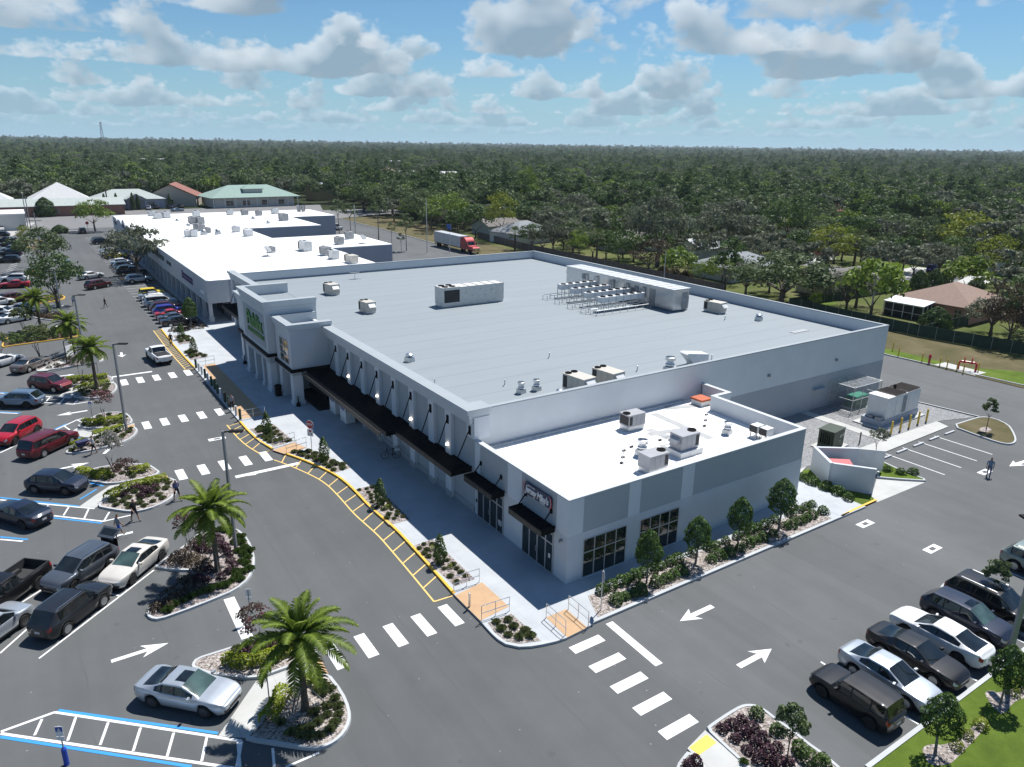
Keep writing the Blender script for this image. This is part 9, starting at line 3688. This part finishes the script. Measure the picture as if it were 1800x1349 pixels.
# ------------------------------------------------------------------ air
if HAZE > 0:
 m = MB()
 m.box(-12000, -12000, -1.2, 12000, 12000, 56)
 hm = bpy.data.materials.new('air')
 hm.use_nodes = True
 nt = hm.node_tree
 nt.nodes.remove(nt.nodes['Principled BSDF'])
 pv = N(nt, 'ShaderNodeVolumePrincipled')
 pv.inputs['Color'].default_value = (.72, .84, .95, 1)
 pv.inputs['Density'].default_value = HAZE
 pv.inputs['Anisotropy'].default_value = .2
 nt.links.new(pv.outputs[0], nt.nodes['Material Output'].inputs['Volume'])
 o = m.build('haze', hm)
 tag(o, 'thin pale blue air over the whole place', 'haze', None, 'stuff')
# ------------------------------------------------------------------ people
SKIN_M = pmat('skin', (.36, .21, .14), .6, var=.05)
HAIR_M = pmat('dark_hair', (.02, .015, .012), .8)

def person(p, head, label, shirt, legs, shorts=False, stride=.30, reach=0.0, hat=None, z=.01):
 t = thing('person', label, 'person', (p.x, p.y, z), head)
 me = bpy.data.meshes.new('body')
 V = [(0, 0, .95), (0, 0, 1.18), (0, 0, 1.42), (0, 0, 1.53), (.02, 0, 1.64), (.03, 0, 1.74)]
 Rr = [.15, .14, .16, .055, .095, .07]
 E = [(0, 1), (1, 2), (2, 3), (3, 4), (4, 5)]
 for s in (1, -1):
  o = len(V)
  a = stride * s
  V += [(0, s * .10, .90), (a * .55, s * .11, .50), (a, s * .11, .08), (a + .16, s * .12, .05)]
  Rr += [.10, .065, .045, .04]
  E += [(0, o), (o, o + 1), (o + 1, o + 2), (o + 2, o + 3)]
  o = len(V)
  b = -stride * s * .7 * (1 - reach) + reach * .35
  V += [(0, s * .20, 1.40), (b * .3, s * .25, 1.12), (b + .05, s * .24, .90 + .15 * reach), (b + .09, s * .24, .83 + .15 * reach)]
  Rr += [.055, .045, .03, .03]
  E += [(2, o), (o, o + 1), (o + 1, o + 2), (o + 2, o + 3)]
  h = o + 3
  for k in range(5):
   f = len(V)
   V += [(V[h][0] + (.02 + .012 * k if k < 4 else -.01), V[h][1] + s * (.03 - .015 * k if k < 4 else -.05), V[h][2] - (.09 if k < 4 else .04))]
   Rr += [.009]
   E += [(h, f)]
 me.from_pydata(V, E, [])
 bm = bmesh.new()
 bm.from_mesh(me)
 lay = bm.verts.layers.skin.verify()
 for i, v in enumerate(bm.verts):
  v[lay].radius = (Rr[i], Rr[i])
  v[lay].use_root = i == 0
 bm.to_mesh(me)
 bm.free()
 o = bpy.data.objects.new('body', me)
 COL.objects.link(o)
 o.modifiers.new('skin', 'SKIN').use_smooth_shade = True
 o.modifiers.new('sub', 'SUBSURF').levels = 1
 dg = bpy.context.evaluated_depsgraph_get()
 m2 = bpy.data.meshes.new_from_object(o.evaluated_get(dg))
 bpy.data.objects.remove(o)
 m2.materials.clear()
 for mt in (SKIN_M, shirt, legs, HAIR_M, hat or HAIR_M):
  m2.materials.append(mt)
 for f in m2.polygons:
  c = f.center
  k = 0
  if c.z > 1.68 or (c.z > 1.58 and c.x < -.02):
   k = 4
  elif c.z > 1.46:
   k = 0
  elif c.z > .98:
   k = 1 if not (abs(c.y) > .2 and c.z < 1.15) else 0
  elif abs(c.y) > .19:
   k = 0
  elif c.z > (.50 if shorts else .10):
   k = 2
  elif c.z < .10:
   k = 3
  f.material_index = k
 put('body', m2, t)
 m = MB()
 for s in (1, -1):
  m.obox((.115, s * .035, 1.665), (.012, .022, .012))
 m.obox((.13, 0, 1.64), (.025, .022, .03))
 m.obox((.115, 0, 1.60), (.012, .05, .01))
 m.build('face', pmat('facial_features', (.22, .10, .08), .6), t)
 return t

cl = lambda n, c: pmat(n, c, .9, var=.08)
C_W, C_G, C_N, C_B, C_K, C_BL = cl('white_shirt', (.6, .6, .6)), cl('grey_tank_top', (.25, .27, .30)), cl('slate_blue_shirt', (.10, .11, .22)), cl('bright_blue_shorts', (.02, .10, .5)), cl('black_clothes', (.012, .012, .014)), cl('pale_blue_shirt', (.16, .24, .34))
person(KA(812, 748), R(20), 'person in a grey tank top and bright blue shorts walking past the hatched aisle', C_G, C_B, True)
person(KA(918, 640), R(-60), 'person in black shorts and top walking beside the bed with purple shrubs', C_K, C_K, True)
person(KA(1203, 500), R(-70), 'person in a slate-blue shirt and pale cap walking near the crosswalk', C_N, C_K, True, hat=C_W)
person(KA(640, 186), R(195), 'person in a white shirt pushing a loaded cart beside the stone bed', C_W, C_K, True, reach=1)
person(KA(775, 900), R(215), 'person in dark patterned clothes loading the grey SUV at its open tailgate', C_K, C_G, reach=1, stride=.08)
person(K7(1490, 917), R(200), 'person in a pale blue shirt carrying a bag across the rear car park', C_BL, C_N)
person(KD(955, 828), R(10), 'person in black crossing the store drive before the strip row', C_K, C_K)
person(KD(640, 303), R(-80), 'person in a white shirt and dark trousers on the far drive', C_W, C_K)
person(KD(672, 812), R(-80), 'person in a white shirt beside the far lamp post', C_W, C_N)
person(KC(1550, 298), R(-90), 'person in black standing at the yellow kerb opposite the white pickup', C_K, C_K, stride=.06)
person(K6(660, 1000), R(-90), 'person in grey standing in the line of plaza bollards', C_G, C_K, stride=.06, z=.13)
p = KA(568, 165)
t = thing('shopping_cart', 'loaded shopping cart pushed beside the stone bed', 'cart', (p.x, p.y, .01), R(195))
m = MB()
m.box(-.45, -.28, .5, .45, .28, .95, taper=-.05)
m.build('basket', cl('dark_blue_goods', (.03, .035, .09)), t)
m = MB()
for x in (-.4, .4):
 for y in (-.22, .22):
  m.tube([(x, y, .0), (x, y, .5)], .02, 5)
m.tube([(-.6, -.25, 1.0), (-.6, .25, 1.0)], .02, 5)
m.build('frame', GALV, t)
